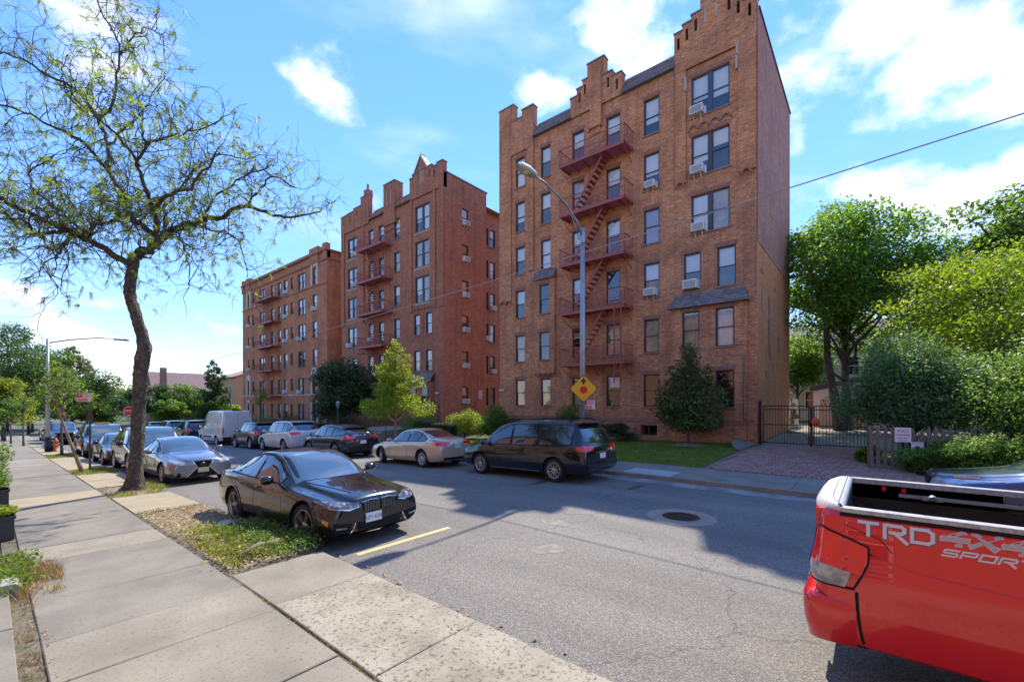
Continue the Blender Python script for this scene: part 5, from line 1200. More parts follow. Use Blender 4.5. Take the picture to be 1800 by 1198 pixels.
def suv(name, label, paintm, L, H, W, wb, fo, cowl, roof0, roof1, tailx, cat='car', hz=1.0, nose=.78, belt=1.08, slope=0, R_=.355, rails=True, clad=True, tail='horiz', spokes=5, rimm='rim', cuts=None, plateb=('plate', None), platef=('plate', None), front=True, spoiler=True, glassm=None, double=True, rlights=None):
    st = suv_table(L, H, W, cowl, roof0, roof1, tailx, hz, nose, belt, slope); c = Car(name, label, cat, st, wb, fo, paintm, R_, boxy=1); c.wheels(spokes, rimm, w=.23, double=double); hw = W/2
    a, e = cowl+.1, tailx-.10
    top = [(a, belt-.02), (a+.15, belt+.12), (roof0, H-.15), (roof0+.4, H-.12), (roof1, H-.14-slope), (e-.12, H-.24-slope*1.5), (e, belt+.16)]; bot = [(a, belt-.03), ((a+e)/2, belt-.01), (e, belt+.06)]
    if cuts is None:
        q = (roof1-roof0)/2; cuts = [(a+.1, roof0+q-.18), (roof0+q-.11, roof1-.2), (roof1-.12, e-.04)]
    side_windows(c, top, bot, cuts, glassm)
    glazing(c, [(cowl-.02, hw*.82), (roof0+.02, hw*.66)], 'windshield', MT['windshield'], .12)
    c.patch([(-hw*.60, H-.13-slope*1.6), (0, H-.11-slope*1.6), (hw*.60, H-.13-slope*1.6)], [(-hw*.72, belt+.12), (0, belt+.07), (hw*.72, belt+.12)], 'B', MT['autoglass'], 'rear_window', off=.010, n=12, m=5)
    if spoiler:
        X = c.lx(roof1+(tailx-roof1)*.5); b = MB(); z = H-.075-slope*1.5
        b.prism([(X+.30, z+.02), (X-.13, z-.005), (X-.13, z-.03), (X+.1, z-.035)], 1, -hw*.62, hw*.62); b.build('spoiler', paintm, c.root)
    for v in 'RL':
        for x in (cuts[0][1]+.035, cuts[1][1]+.04): c.strip([(x, .28), (x, belt-.03)], v, MT['arch'], 'door_seam', w=.011, off=.0015)
        c.strip([(cowl+.12, .28), (cowl+.08, .6), (cowl+.05, belt-.06)], v, MT['arch'], 'door_seam', w=.011, off=.0015)
        c.strip([(fo+.5, .27), ((fo+fo+wb)/2, .25), (fo+wb-.5, .27)], v, MT['trim'] if clad else paintm, 'side_cladding', w=.10 if clad else .05, off=.014)
        c.strip([(.9, belt-.18), (2.2, belt-.16), (L-.4, belt-.10)], v, paintm, 'shoulder_crease', w=.025, off=.007)
    for sg in (1, -1): c.strip([(.25, hw*.70*sg), (.8, hw*.78*sg), (cowl-.1, hw*.8*sg)], 'T', MT['arch'], 'hood_seam', w=.009, off=.0015)
    c.lip(MT['trim'] if clad else paintm, .05 if clad else .025); c.mirrors(cowl+.35, belt+.03, hw+.01, paintm, 1.15); c.handles([cuts[0][1]-.15, cuts[1][1]-.12], belt-.13, paintm)
    if rails:
        for sg in (1, -1):
            b = MB(); y = sg*hw*.62; b.tube([(c.lx(roof0+.1), y, H-.01), (c.lx(roof0+.2), y, H+.045), (c.lx(roof1-.1), y, H+.03), (c.lx(roof1+.05), y, H-.03)], .016, 6); b.build('roof_rail', MT['trim'], c.root)
    c.corner([(.48, nose+.02), (.64, nose+.04), (.84, nose+.07)], [(.48, nose-.10), (.64, nose-.12), (.83, nose-.05)], 'F', MT['headlamp'], 'headlight', off=.008)
    c.patch([(-.42, nose+.02), (0, nose+.03), (.42, nose+.02)], [(-.36, nose-.14), (0, nose-.16), (.36, nose-.14)], 'F', MT['arch'], 'grille', off=.008, n=10)
    c.strip([(-.42, nose+.03), (0, nose+.045), (.42, nose+.03)], 'F', MT['chrome'], 'grille_frame', w=.018, off=.014)
    c.patch([(-.62, .48), (0, .47), (.62, .48)], [(-.55, .32), (0, .30), (.55, .32)], 'F', MT['trim'], 'lower_grille', off=.008, n=10)
    if tail == 'horiz': c.corner([(.42, belt-.02), (.7, belt), (.92, belt)], [(.44, belt-.13), (.7, belt-.15), (.88, belt-.15)], 'B', MT['tail'], 'taillight', off=.010)
    elif tail == 'square': c.corner([(.58, belt), (.88, belt)], [(.58, belt-.24), (.86, belt-.24)], 'B', MT['tail'], 'taillight', off=.010)
    elif tail == 'low': c.corner([(.40, belt-.04), (.88, belt-.02)], [(.40, belt-.11), (.86, belt-.15)], 'B', MT['tail'], 'taillight', off=.010); c.corner([(.5, .50), (.72, .50)], [(.5, .44), (.72, .44)], 'B', MT['tail'], 'reflector', off=.01)
    # the lamp also wraps on to the flank
    for v in 'RL': c.patch([(L-.32, belt-.02), (L-.10, belt-.01)], [(L-.22, belt-.13), (L-.08, belt-.15)], v, MT['tail'], 'taillight', off=.008, n=4, m=3)
    c.plate('B', belt-.30, *plateb, w=.31); c.plate('F', .52, *platef)
    c.patch([(-hw*.86, .56), (0, .58), (hw*.86, .56)], [(-hw*.8, .40), (0, .38), (hw*.8, .40)], 'B', MT['trim'] if clad else paintm, 'rear_bumper', off=.03, n=12)
    c.strip([(-.35, belt-.19), (0, belt-.185), (.35, belt-.19)], 'B', MT['chrome'], 'tailgate_strip', w=.03, off=.012)
    return c
# --- black minivan
vanp = paint('paint_black_blue', (.010, .011, .016), metal=.4, rough=.2)
c = suv('parked_minivan', 'black minivan with roof rails parked nearest on the far kerb', vanp, 5.10, 1.78, 1.98, 3.06, .98, .98, 2.25, 4.45, 4.93, cat='minivan', hz=.99, nose=.76, belt=1.06, R_=.345, clad=False, spokes=10, rimm='rim_bronze', double=False, cuts=[(1.45, 2.33), (2.42, 3.42), (3.52, 4.62)], plateb=('plate', None))
for v in 'RL': c.strip([(1.5, .30), (3.0, .30), (3.5, .30)], v, MT['chrome'], 'side_strip', w=.02, off=.03)
c.place(11.48, 8.62, PI/2-R(2.0))
# --- dark blue crossover
bluep = paint('paint_dark_blue', (.012, .02, .045), metal=.5, rough=.25)
c = suv('parked_car', 'dark blue sloping-roof crossover parked ahead of the beige sedan', bluep, 4.50, 1.60, 1.84, 2.64, .86, 1.2, 2.0, 3.35, 4.25, slope=.07, tail='low', rails=False, belt=1.05, nose=.80)
c.place(11.38, 20.95, PI/2)
whitep = paint('paint_white', (.66, .63, .60), metal=0, rough=.3, dirt=(.55, .51, .47))
c = suv('parked_car', 'white station SUV with dark rear window parked on the far side', whitep, 4.82, 1.76, 1.94, 2.91, .90, 1.3, 2.1, 3.75, 4.55, clad=False, belt=1.14, nose=.86, hz=1.06, R_=.37, rimm='rim')
c.place(11.42, 26.7, PI/2)
olivep = paint('paint_dark_olive', (.035, .036, .036), metal=.4, rough=.3)
c = suv('parked_car', 'compact dark boxy SUV parked between the white SUV and the white cargo van', olivep, 4.23, 1.68, 1.80, 2.57, .85, 1.2, 1.75, 3.4, 3.95, belt=1.10, nose=.86, hz=1.05, tail='square')
c.place(11.35, 31.4, PI/2)
c = suv('parked_car', 'dark blue SUV parked beyond the white cargo van on the far side', bluep, 4.7, 1.80, 1.92, 2.8, .9, 1.3, 2.0, 3.8, 4.45, belt=1.12, nose=.86, hz=1.06, tail='square')
c.place(11.3, 45.6, PI/2)
c = suv('parked_minivan', 'far white minivan with red tail lamps beyond the dark blue SUV', whitep, 5.1, 1.78, 1.96, 3.0, .95, 1.15, 2.1, 4.3, 4.88, cat='minivan', clad=False, belt=1.08, tail='square', rails=False)
c.place(11.2, 51.6, PI/2)
c = suv('parked_car', 'farthest grey car on the far kerb near the stop sign', greyp, 4.6, 1.65, 1.84, 2.7, .9, 1.25, 2.0, 3.6, 4.3)
c.place(11.1, 58, PI/2)
bronzep = paint('paint_warm_black', (.022, .020, .018), metal=.5, rough=.25)
c = suv('parked_car', 'dark SUV half hidden by the locust trunk behind the grey sedan', bronzep, 4.8, 1.74, 1.93, 2.85, .93, 1.3, 2.05, 3.8, 4.5, clad=False, belt=1.12, nose=.86, hz=1.07, R_=.365)
c.place(4.32, 23.25, -PI/2)
c = suv('parked_car', 'black SUV with roof rack and orange roof light left of the locust trunk', vanp, 4.9, 1.80, 1.95, 2.9, .93, 1.3, 2.05, 3.9, 4.6, belt=1.12, nose=.86, hz=1.07)
b = MB(); b.box(-.2, .1, -.3, .3, 1.80, 1.90); b.build('roof_light', MT['amber'], c.root)
c.place(4.2, 34.3, -PI/2)
c = suv('parked_car', 'far grey SUV parked between the pickup and the next street corner', greyp, 4.7, 1.75, 1.9, 2.8, .9, 1.3, 2.05, 3.8, 4.5)
c.place(4.1, 61, -PI/2)
# --- blue car at the right edge, only its hood shows over the truck
blue2 = paint('paint_mid_blue', (.035, .065, .16), metal=.6, rough=.28)
c = suv('parked_car', 'blue car with an amber side marker, its hood showing above the red truck', blue2, 4.6, 1.66, 1.86, 2.7, .92, 1.25, 2.0, 3.6, 4.3, clad=False, belt=1.10, nose=.90, hz=1.06, platef=('plate', None))
for v in 'RL': c.patch([(.30, .985), (.62, .995)], [(.32, .95), (.62, .965)], v, MT['amber'], 'side_marker', off=.008, n=4, m=1)
c.place(11.55, -3.05, PI/2)
# --- white cargo van
def van_table(L, H, W):
    h = W/2
    return [(0, .40, .80, .90, h*.7, h*.82, h*.78, h*.5), (.1, .3, .95, 1.05, h*.84, h*.93, h*.9, h*.62), (.45, .26, 1.10, 1.22, h*.93, h*.98, h*.95, h*.76), (.85, .26, 1.2, 1.45, h*.95, h, h*.97, h*.8), (1.5, .26, 1.3, H-.35, h*.95, h, h*.98, h*.82),
            (1.95, .26, 1.35, H-.10, h*.95, h, h*.985, h*.84), (2.4, .26, 1.4, H-.02, h*.95, h, h*.985, h*.86), (4.0, .28, 1.4, H, h*.95, h, h*.99, h*.88), (L-.3, .3, 1.4, H-.02, h*.95, h, h*.985, h*.87), (L-.06, .34, 1.38, H-.05, h*.93, h*.985, h*.97, h*.85), (L, .45, 1.34, H-.14, h*.88, h*.95, h*.93, h*.80)]
c = Car('parked_van', 'tall white cargo van with two rear doors parked on the far side', 'van', van_table(5.6, 2.5, 2.05), 3.4, 1.0, whitep, .35, boxy=1); c.wheels(6, 'rim', double=False)
c.both([(1.15, 1.32), (1.5, 1.75), (2.0, 1.85)], [(1.15, 1.25), (1.5, 1.27), (2.0, 1.3)], MT['autoglass'], 'side_window'); glazing(c, [(.80, .82), (1.6, .72)], 'windshield', MT['windshield'], .1)
for v in 'RL': c.strip([(2.1, .35), (2.1, 2.2)], v, MT['arch'], 'door_seam'); c.strip([(3.3, .35), (3.3, 2.2)], v, MT['arch'], 'door_seam'); c.strip([(1.5, .62), (3.4, .62)], v, MT['trim'], 'side_moulding', w=.10, off=.015)
for sg in (1, -1):
    c.patch([(sg*.08, 2.18), (sg*.80, 2.14)], [(sg*.08, 1.42), (sg*.84, 1.42)], 'B', whitep, 'rear_door_panel', off=.012, n=6)
    c.patch([(sg*.88, 1.30), (sg*.97, 1.30)], [(sg*.88, .86), (sg*.97, .86)], 'B', MT['tail'], 'taillight', off=.02, n=3)
    for z in (.75, 1.35, 2.1): c.patch([(sg*.92, z+.05), (sg*.97, z+.05)], [(sg*.92, z), (sg*.97, z)], 'B', MT['trim'], 'hinge', off=.03, n=2, m=1)
c.strip([(0, .55), (0, 2.25)], 'B', MT['arch'], 'door_seam', w=.014); c.patch([(-.95, .60), (.95, .60)], [(-.9, .40), (.9, .40)], 'B', MT['trim'], 'rear_bumper', off=.06, n=10); c.plate('B', .95)
b = MB(); b.box(c.lx(5.54), c.lx(5.3), -.28, .28, 2.44, 2.52); b.build('brake_light_housing', MT['trim'], c.root); c.lip(whitep); c.mirrors(1.35, 1.35, 1.05, MT['trim'], 1.6)
c.corner([(.5, .95), (.85, 1.0)], [(.5, .78), (.85, .82)], 'F', MT['headlamp'], 'headlight'); c.patch([(-.45, .9), (.45, .9)], [(-.4, .6), (.4, .6)], 'F', MT['arch'], 'grille')
c.place(11.42, 37.9, PI/2)

# --- pickups: cab lofted, open bed built from panels
def pickup(name, label, paintm, loc, heading, letters=False, tonneau=False, W=1.90, zr=1.47, s=1.0, bedL=2.35):
    """x forward, origin at the tailgate foot"""
    root = empty(name, (0, 0, 0), label, 'pickup truck'); h = W/2; R_ = .39
    L = 5.35; wb = 3.5; xa = 1.66                     # rear axle from the tailgate
    # outer skin of the bed: profile of outward offset by height, swept round the rear corners
    prof = [(.46, -.10), (.50, -.045), (.62, -.02), (.80, -.012), (.90, .002), (.99, .020), (1.05, .018), (1.10, -.008), (1.16, -.024), (1.30, -.036), (1.41, -.05), (zr-.035, -.062), (zr, -.085)]
    rc = .12
    path = []
    for k in range(13): path.append((2.9-(2.9-rc)*(k/12)**.9, -h, 0, -1))
    for k in range(1, 9): a = PI/2*k/8; path.append((rc-rc*math.sin(a), -h+rc-rc*math.cos(a), -math.sin(a), -math.cos(a)))
    path.append((0, -h+rc+.02, -1, 0)); path.append((0, -h+rc+.06, -1, 0))
    path = [p for p in path if p[0] <= bedL+.001]; path = [(bedL, -h, 0, -1)]+path
    me_side = None
    for sg in (1, -1):
        b = MB(); vs = []
        for (x, y, nx, ny) in path:
            for (z, o_) in prof: vs.append((x+nx*o_*.6, sg*(y+ny*o_), z))
        n = len(prof); fs = [(i*n+j, i*n+j+1, (i+1)*n+j+1, (i+1)*n+j) for i in range(len(path)-1) for j in range(n-1)]
        # inner wall
        o_ = len(vs)
        vs += [(bedL, sg*(-h+.13), .46), (bedL, sg*(-h+.13), zr), (.10, sg*(-h+.13), .46), (.10, sg*(-h+.13), zr)]
        b.add(vs, fs, 0, True); 
        bs = b.build('bed_side', [paintm, MT['arch']], root); 
        md = bs.modifiers.new('so', 'SOLIDIFY'); md.thickness = .012; md.offset = -1 if sg > 0 else 1
        cb = MB(); cb.lathe([(.001, sg*-.5), (R_+.075, sg*-.5), (R_+.075, sg*-1.3), (.001, sg*-1.3)], 40, 1, 0, (xa, 0, R_+.03)); cm_ = cb.mesh('c', [MT['arch']])
        bm = bmesh.new(); bm.from_mesh(cm_); bmesh.ops.remove_doubles(bm, verts=bm.verts, dist=2e-3); bmesh.ops.recalc_face_normals(bm, faces=bm.faces); bm.to_mesh(cm_); bm.free()
        co = link('c', cm_); md = bs.modifiers.new('b', 'BOOLEAN'); md.object = co; md.solver = 'EXACT'; md.operation = 'DIFFERENCE'; me = apply_mods(bs); bpy.data.objects.remove(co)
        me.polygons.foreach_set('use_smooth', [True]*len(me.polygons)); me.set_sharp_from_angle(angle=R(40))
        # arch flare
        b = MB(); rr = []
        for k in range(17):
            a = PI*(-.04+1.08*k/16); rr.append([(xa+(R_+.075+d)*math.cos(a), sg*(-h-ou), R_+.03+(R_+.075+d)*math.sin(a)) for d, ou in ((0, -.06), (0, .012), (.03, .022), (.055, .006), (.06, -.03))])
        vs = [p for q in rr for p in q]; b.add(vs, [(i*5+j, i*5+j+1, (i+1)*5+j+1, (i+1)*5+j) for i in range(16) for j in range(4)], 0, True); b.build('arch_flare', paintm, root)
        b = MB(); b.box(xa-.46, xa+.46, min(sg*-.5, sg*-(h-.14)), max(sg*-.5, sg*-(h-.14)), .60, .95); b.build('wheel_housing', MT['arch'], root)
        # tail lamp wrapping the corner
        b = MB(); w_ = MB(); lamp = [p for p in path if p[0] < .34 ]
        xs_ = [(.33, -h, 0, -1), (.26, -h, 0, -1), (.20, -h, 0, -1)] + [p for p in path if p[0] <= rc and not (p[0] == 0 and p[1] > -h+rc+.03)]
        zs_ = np.linspace(0, 1, 9); grid = []
        for i, (x_raw, y, nx, ny) in enumerate(xs_):
            x = x_raw
            t = max(0, (x-.0))/.33; zt_, zb_ = 1.345-.11*t**1.2, .92 - .0*t
            col = []
            for q in zs_:
                x = x_raw*(.74+.26*min(1, q*1.5)) if x_raw > rc else x_raw
                z = zb_+(zt_-zb_)*q; of = float(np.interp(z, [p[0] for p in prof], [p[1] for p in prof]))+.012+.02*math.sin(PI*q)*(1 if x < .3 else .4); col.append((x+nx*of*.8, sg*(y+ny*of), z))
            grid.append(col)
        n = 9; vs = [p for c_ in grid for p in c_]; b.add(vs, [(i*n+j, i*n+j+1, (i+1)*n+j+1, (i+1)*n+j) for i in range(len(grid)-1) for j in range(3, n-1)], 0, True)
        tl = b.build('taillight', MT['tail'], root)
        w_.add(vs, [(i*n+j, i*n+j+1, (i+1)*n+j+1, (i+1)*n+j) for i in range(1, len(grid)-1) for j in range(0, 3)], 0, True); w_.build('reversing_lamp', MT['headlamp'], tl)
        e = MB(); rim_ = [grid[i][0] for i in range(len(grid))] + [grid[-1][j] for j in range(n)] + [grid[i][-1] for i in range(len(grid)-1, -1, -1)] + [grid[0][j] for j in range(n-1, -1, -1)]
        e.tube(rim_, .007, 5); e.build('lamp_seal', MT['arch'], tl)
        # rail cap
        b = MB(); b.box(.16, bedL, min(sg*-(h-.055), sg*-(h-.15)), max(sg*-(h-.055), sg*-(h-.15)), zr-.005, zr+.028); b.box(.16, bedL, min(sg*-(h-.13), sg*-(h-.15)), max(sg*-(h-.13), sg*-(h-.15)), zr-.16, zr-.005); b.build('bed_rail', MT['rail_grey'], root)
        b = MB(); b.box(.16, bedL, min(sg*-(h-.052), sg*-(h-.068)), max(sg*-(h-.052), sg*-(h-.068)), zr-.03, zr-.004); b.build('rail_gasket', MT['arch'], root)
    # tailgate with pale rounded top cap
    b = MB(); b.box(.0, .15, -h+.19, h-.19, .62, zr-.02); b.build('tailgate', paintm, root)
    cap = MB(); vs = []; nn = 28
    for i in range(nn+1):
        t = -1+2*i/nn; y = (h-.075)*t; inset = .30*abs(t)**5.0
        for (dx, dz) in ((.185, -.06), (.185, .035), (.15, .05), (.10, .052), (.045, .05), (.0, .03), (-.03, -.01), (-.03, -.05)):
            vs.append((dx if dx > .14 else dx+inset*(.185-dx)/.2*.62, y, zr+dz-.012*(abs(t)**6)))
    cap.add(vs, [(i*8+j, i*8+j+1, (i+1)*8+j+1, (i+1)*8+j) for i in range(nn) for j in range(7)], 0, True); tc_ = cap.build('tailgate_cap', MT['cap_white'], root)
    g_ = MB()
    for dx, zz in ((.148, .0525), (.095, .0535)):
        pts = []
        for i in range(nn+1):
            t = -.97+1.94*i/nn; y = (h-.075)*t; inset = .30*abs(t)**5.0; pts.append((dx if dx > .14 else dx+inset*(.185-dx)/.2*.62, y, zr+zz-.002-.012*abs(t)**6))
        g_.tube(pts, .004, 4)
    g_.build('cap_groove', MT['coping'], tc_)
    # liner
    b = MB(); iy = h-.15
    b.quad((.19, -iy, .80), (bedL, -iy, .80), (bedL, iy, .80), (.19, iy, .80))
    for sg in (1, -1):
        b.quad((.19, sg*iy, .80), (bedL, sg*iy, .80), (bedL, sg*iy, zr-.02), (.19, sg*iy, zr-.02))
        for k in range(8): x = .35+.18*k; b.box(x, x+.05, sg*iy-(.02 if sg > 0 else 0), sg*iy+(0 if sg > 0 else .02), .85, zr-.25)
    b.quad((bedL, -iy, .80), (bedL, iy, .80), (bedL, iy, zr), (bedL, -iy, zr)); b.quad((.19, -iy, .80), (.19, iy, .80), (.19, iy, zr-.02), (.19, -iy, zr-.02))
    for k in range(11): y = -iy+.08+k*.135; b.box(.2, bedL, y, y+.05, .80, .822)
    b.build('bed_liner', MT['liner'], root)
    if letters:
        y_ = iy-.022
        r_ = MB(); r_.box(.55, 1.65, y_-.035, y_, zr-.115, zr-.085); r_.build('tie_down_track', MT['steel'], root)
        r_ = MB(); r_.box(.72, .86, y_-.06, y_-.03, zr-.12, zr-.08); r_.lathe([(.02, -.02), (.032, 0), (.02, .02)], 10, 1, 0, (.79, y_-.07, zr-.09)); r_.build('cleat', MT['steel'], root)
        r_ = MB(); r_.box(.42, .455, y_-.007, y_-.002, zr-.075, zr-.03); r_.box(.57, .605, y_-.007, y_-.002, zr-.075, zr-.03); r_.build('reflector', MT['tail'], root)
    # bumper: red end caps, grey centre
    for sg in (1, -1):
        b = MB(); vs = []
        pp = [(.262, -h+.02, 0, -1), (.2, -h+.0, 0, -1)] + [(.09-.12*math.sin(a)-.04, -h+.12-.12*math.cos(a), -math.sin(a), -math.cos(a)) for a in np.linspace(0, PI/2, 7)] + [(-.07, -h+.45, -1, 0)]
        pr = [(.44, -.10), (.47, -.03), (.60, .0), (.72, .012), (.79, .008), (.83, -.02), (.84, -.10)]
        for i, (x, y, nx, ny) in enumerate(pp):
            for z, o_ in pr:
                zz = z if i > 1 else z*.96+.02
                vs.append((x+nx*o_, sg*(y+ny*o_), zz))
        n = len(pr); b.add(vs, [(i*n+j, i*n+j+1, (i+1)*n+j+1, (i+1)*n+j) for i in range(len(pp)-1) for j in range(n-1)], 0, True); b.build('bumper_end', paintm, root)
        bb = MB(); bb.box(.245, .30, min(sg*-(h-.06), sg*-(h-.3)), max(sg*-(h-.06), sg*-(h-.3)), .48, .88)
        gp_ = [(.262+.05*t*t, sg*-(h+float(np.interp(.90-.43*t, [p[0] for p in prof], [p[1] for p in prof]))-.004), .90-.43*t) for t in np.linspace(0, 1, 9)]; bb.tube(gp_, .012, 6); bb.build('gap_filler', MT['arch'], root)
    b = MB(); b.box(-.06, .05, -h+.44, h-.44, .50, .74); b.box(-.075, .05, -h+.42, h-.42, .74, .80); b.build('step_bumper', MT['chrome'], root)
    b = MB(); b.box(-.105, -.10, -.16, .16, .55, .70); b.build('licence_plate', MT['plate'], root)
    b = MB(); b.box(.05, L-.4, -.5, .5, .42, .55); b.box(.3, bedL, -h+.2, h-.2, .55, .79); b.build('chassis', MT['arch'], root)
    # cab and nose
    hh = h
    st = [(0, .45, .90, 1.0, hh*.7, hh*.84, hh*.8, hh*.5), (.1, .36, 1.0, 1.12, hh*.86, hh*.95, hh*.9, hh*.62), (.5, .34, 1.08, 1.2, hh*.93, hh, hh*.95, hh*.76), (1.15, .34, 1.14, 1.25, hh*.94, hh, hh*.96, hh*.8), (1.3, .34, 1.17, 1.36, hh*.94, hh, hh*.96, hh*.8), (1.8, .34, 1.2, 1.78, hh*.94, hh, hh*.965, hh*.74),
          (2.1, .34, 1.2, 1.89, hh*.94, hh, hh*.965, hh*.72), (2.7, .34, 1.22, 1.92, hh*.94, hh, hh*.965, hh*.72), (3.25, .34, 1.22, 1.90, hh*.94, hh, hh*.965, hh*.72), (3.45, .36, 1.22, 1.80, hh*.93, hh*.99, hh*.96, hh*.72), (3.56, .4, 1.22, 1.5, hh*.9, hh*.97, hh*.94, hh*.74)]
    cab = Car('cab', None, None, st, wb, .95, paintm, R_, boxy=1)
    front_x = bedL+.03+3.56
    sh = front_x-(.95+wb/2)
    top = [(1.42, 1.26), (1.65, 1.5), (2.0, 1.72), (2.6, 1.79), (3.2, 1.77), (3.4, 1.68)]; bot = [(1.42, 1.22), (3.4, 1.25)]
    side_windows(cab, top, bot, [(1.55, 2.4), (2.48, 3.3)]); glazing(cab, [(1.28, .78), (2.05, .62)], 'windshield', MT['windshield'], .1)
    cab.patch([(-.6, 1.78), (.6, 1.78)], [(-.68, 1.32), (.68, 1.32)], 'B', MT['autoglass'], 'rear_window', off=.008)
    cab.corner([(.5, 1.0), (.86, 1.03)], [(.5, .82), (.86, .86)], 'F', MT['headlamp'], 'headlight'); cab.patch([(-.46, 1.04), (.46, 1.04)], [(-.42, .74), (.42, .74)], 'F', MT['arch'], 'grille', off=.012); cab.patch([(-.8, .62), (.8, .62)], [(-.7, .45), (.7, .45)], 'F', MT['trim'], 'bumper', off=.03)
    cab.mirrors(1.6, 1.3, .99, paintm, 1.3); cab.handles([2.3, 3.2], 1.08, paintm); cab.wheels(6, 'rim_dark', w=.26, double=False)
    for v in 'RL': cab.strip([(2.44, .4), (2.44, 1.2)], v, MT['arch'], 'door_seam'); cab.strip([(1.35, .4), (1.35, 1.2)], v, MT['arch'], 'door_seam')
    cab.lip(MT['trim'], .05)
    cabroot = cab.root
    for ch in list(cabroot.children): ch.parent = root; ch.location = Vector(ch.location)+Vector((sh, 0, 0))
    bpy.data.objects.remove(cabroot)
    # rear wheels belong under the bed
    for w in cab.wh[2:]: w.location.x = xa
    if letters:
        for pts_, w_2, nm_ in (([(.30, 1.20), (.55, 1.12), (1.2, 1.07)], .010, 'body_crease'), ([(.02, 1.385), (.20, 1.375), (.40, 1.30), (.46, 1.22)], .008, 'panel_seam')):
            b = MB(); q_ = []
            for x, z in pts_:
                of = float(np.interp(z, [r_[0] for r_ in prof], [r_[1] for r_ in prof])); yy = -(h+of+.002) if x > rc else -(h-rc+math.sqrt(max(0, rc**2-(rc-x)**2))+of+.004); q_.append((x, yy, z))
            b.tube(q_, w_2*.35, 5); b.build(nm_, paintm if nm_ == 'body_crease' else MT['arch'], root, loc=(0, 0, 0))
        GL = {'T': [[(0, 1), (1, 1)], [(.5, 1), (.5, 0)]], 'R': [[(0, 0), (0, 1), (.85, 1), (1, .86), (1, .60), (.85, .46), (.28, .46)], [(.50, .46), (1.12, -.22)]], 'D': [[(0, 0), (0, 1), (.78, 1), (1, .8), (1, .2), (.78, 0), (0, 0)]],
              '4': [[(.78, -.04), (.78, 1), (0, .36), (1.05, .36)]], 'X': [[(0, 1), (1, 0)], [(1, 1), (0, 0)]], 'S': [[(1, 1), (.12, 1), (0, .88), (0, .6), (.12, .5), (.88, .5), (1, .4), (1, .12), (.88, 0), (0, 0)]],
              'P': [[(0, 0), (0, 1), (.9, 1), (1, .9), (1, .55), (.9, .45), (.2, .45)]], 'O': [[(0, 0), (0, 1), (1, 1), (1, 0), (0, 0)]]}
        def word(txt, x0, z0, w, h_, gap, sw, mat, shear, off, dx=0, dz=0):
            for k, ch in enumerate(txt):
                b = MB(); q = 0
                for pl in GL[ch]:
                    for a, c in zip(pl[:-1], pl[1:]):
                        A_ = Vector((a[0]*w, a[1]*h_)); C_ = Vector((c[0]*w, c[1]*h_)); d = (C_-A_).normalized(); A_ = A_-d*sw*.42; C_ = C_+d*sw*.42; n_ = Vector((-d.y, d.x))*sw/2; vs = []
                        for p in (A_-n_, C_-n_, C_+n_, A_+n_):
                            X_ = x0+k*(w+gap)+p.x+shear*p.y+dx; Z_ = z0+p.y+dz; of = float(np.interp(Z_, [r_[0] for r_ in prof], [r_[1] for r_ in prof])); vs.append((X_, -(h+of+.0022+off+.00025*q), Z_))
                        b.add(vs, [(0, 1, 2, 3)]); q += 1
                b.build('decal_letter', mat, root, loc=(0, 0, 0))
        word('TRD', .275, 1.325, .105, .088, .040, .022, MT['decal'], 0, .004); word('TRD', .275, 1.325, .105, .088, .040, .026, MT['coping'], 0, 0, .007, -.006)
        word('4X4', .715, 1.352, .105, .078, .036, .024, MT['decal_grey'], .25, .004); word('4X4', .715, 1.352, .105, .078, .036, .036, MT['decal'], .25, 0)
        word('SPORT', .715, 1.268, .066, .040, .020, .012, MT['decal'], .4, .002)
    root.location = loc; root.rotation_euler = (0, 0, heading)
    return root
MT['rail_grey'] = M('bed_rail_grey', (.42, .42, .41), .55, noise=(25, (.22, .22, .22), .45, .7))
MT['cap_white'] = M('bed_cap_pale', (.60, .58, .54), .5, noise=(30, (.42, .41, .38), .45, .75), bump=(80, .2, .003))
MT['liner'] = M('bed_liner_black', (.022, .020, .020), .55, noise=(12, (.05, .04, .035), .5, .75), bump=(70, .5, .004))
MT['decal'] = M('decal_pale', (.62, .56, .57), .4); MT['decal_grey'] = M('decal_grey', (.42, .40, .41), .35, metal=.4)
redp = M('paint_red', (.66, .006, .010), .28, metal=.1, coat=1.0, coatr=.02, noise=(2.5, (.64, .010, .010), .4, .7))
pickup('red_pickup', 'bright red pickup truck whose open bed and tail lamp fill the lower right corner', redp, (5.04, .36, 0), -PI/2, letters=True)
pickup('black_pickup', 'far black pickup truck facing the camera under the street trees', blackp, (3.98, 56.5, gz(54)), -PI/2, zr=1.47)
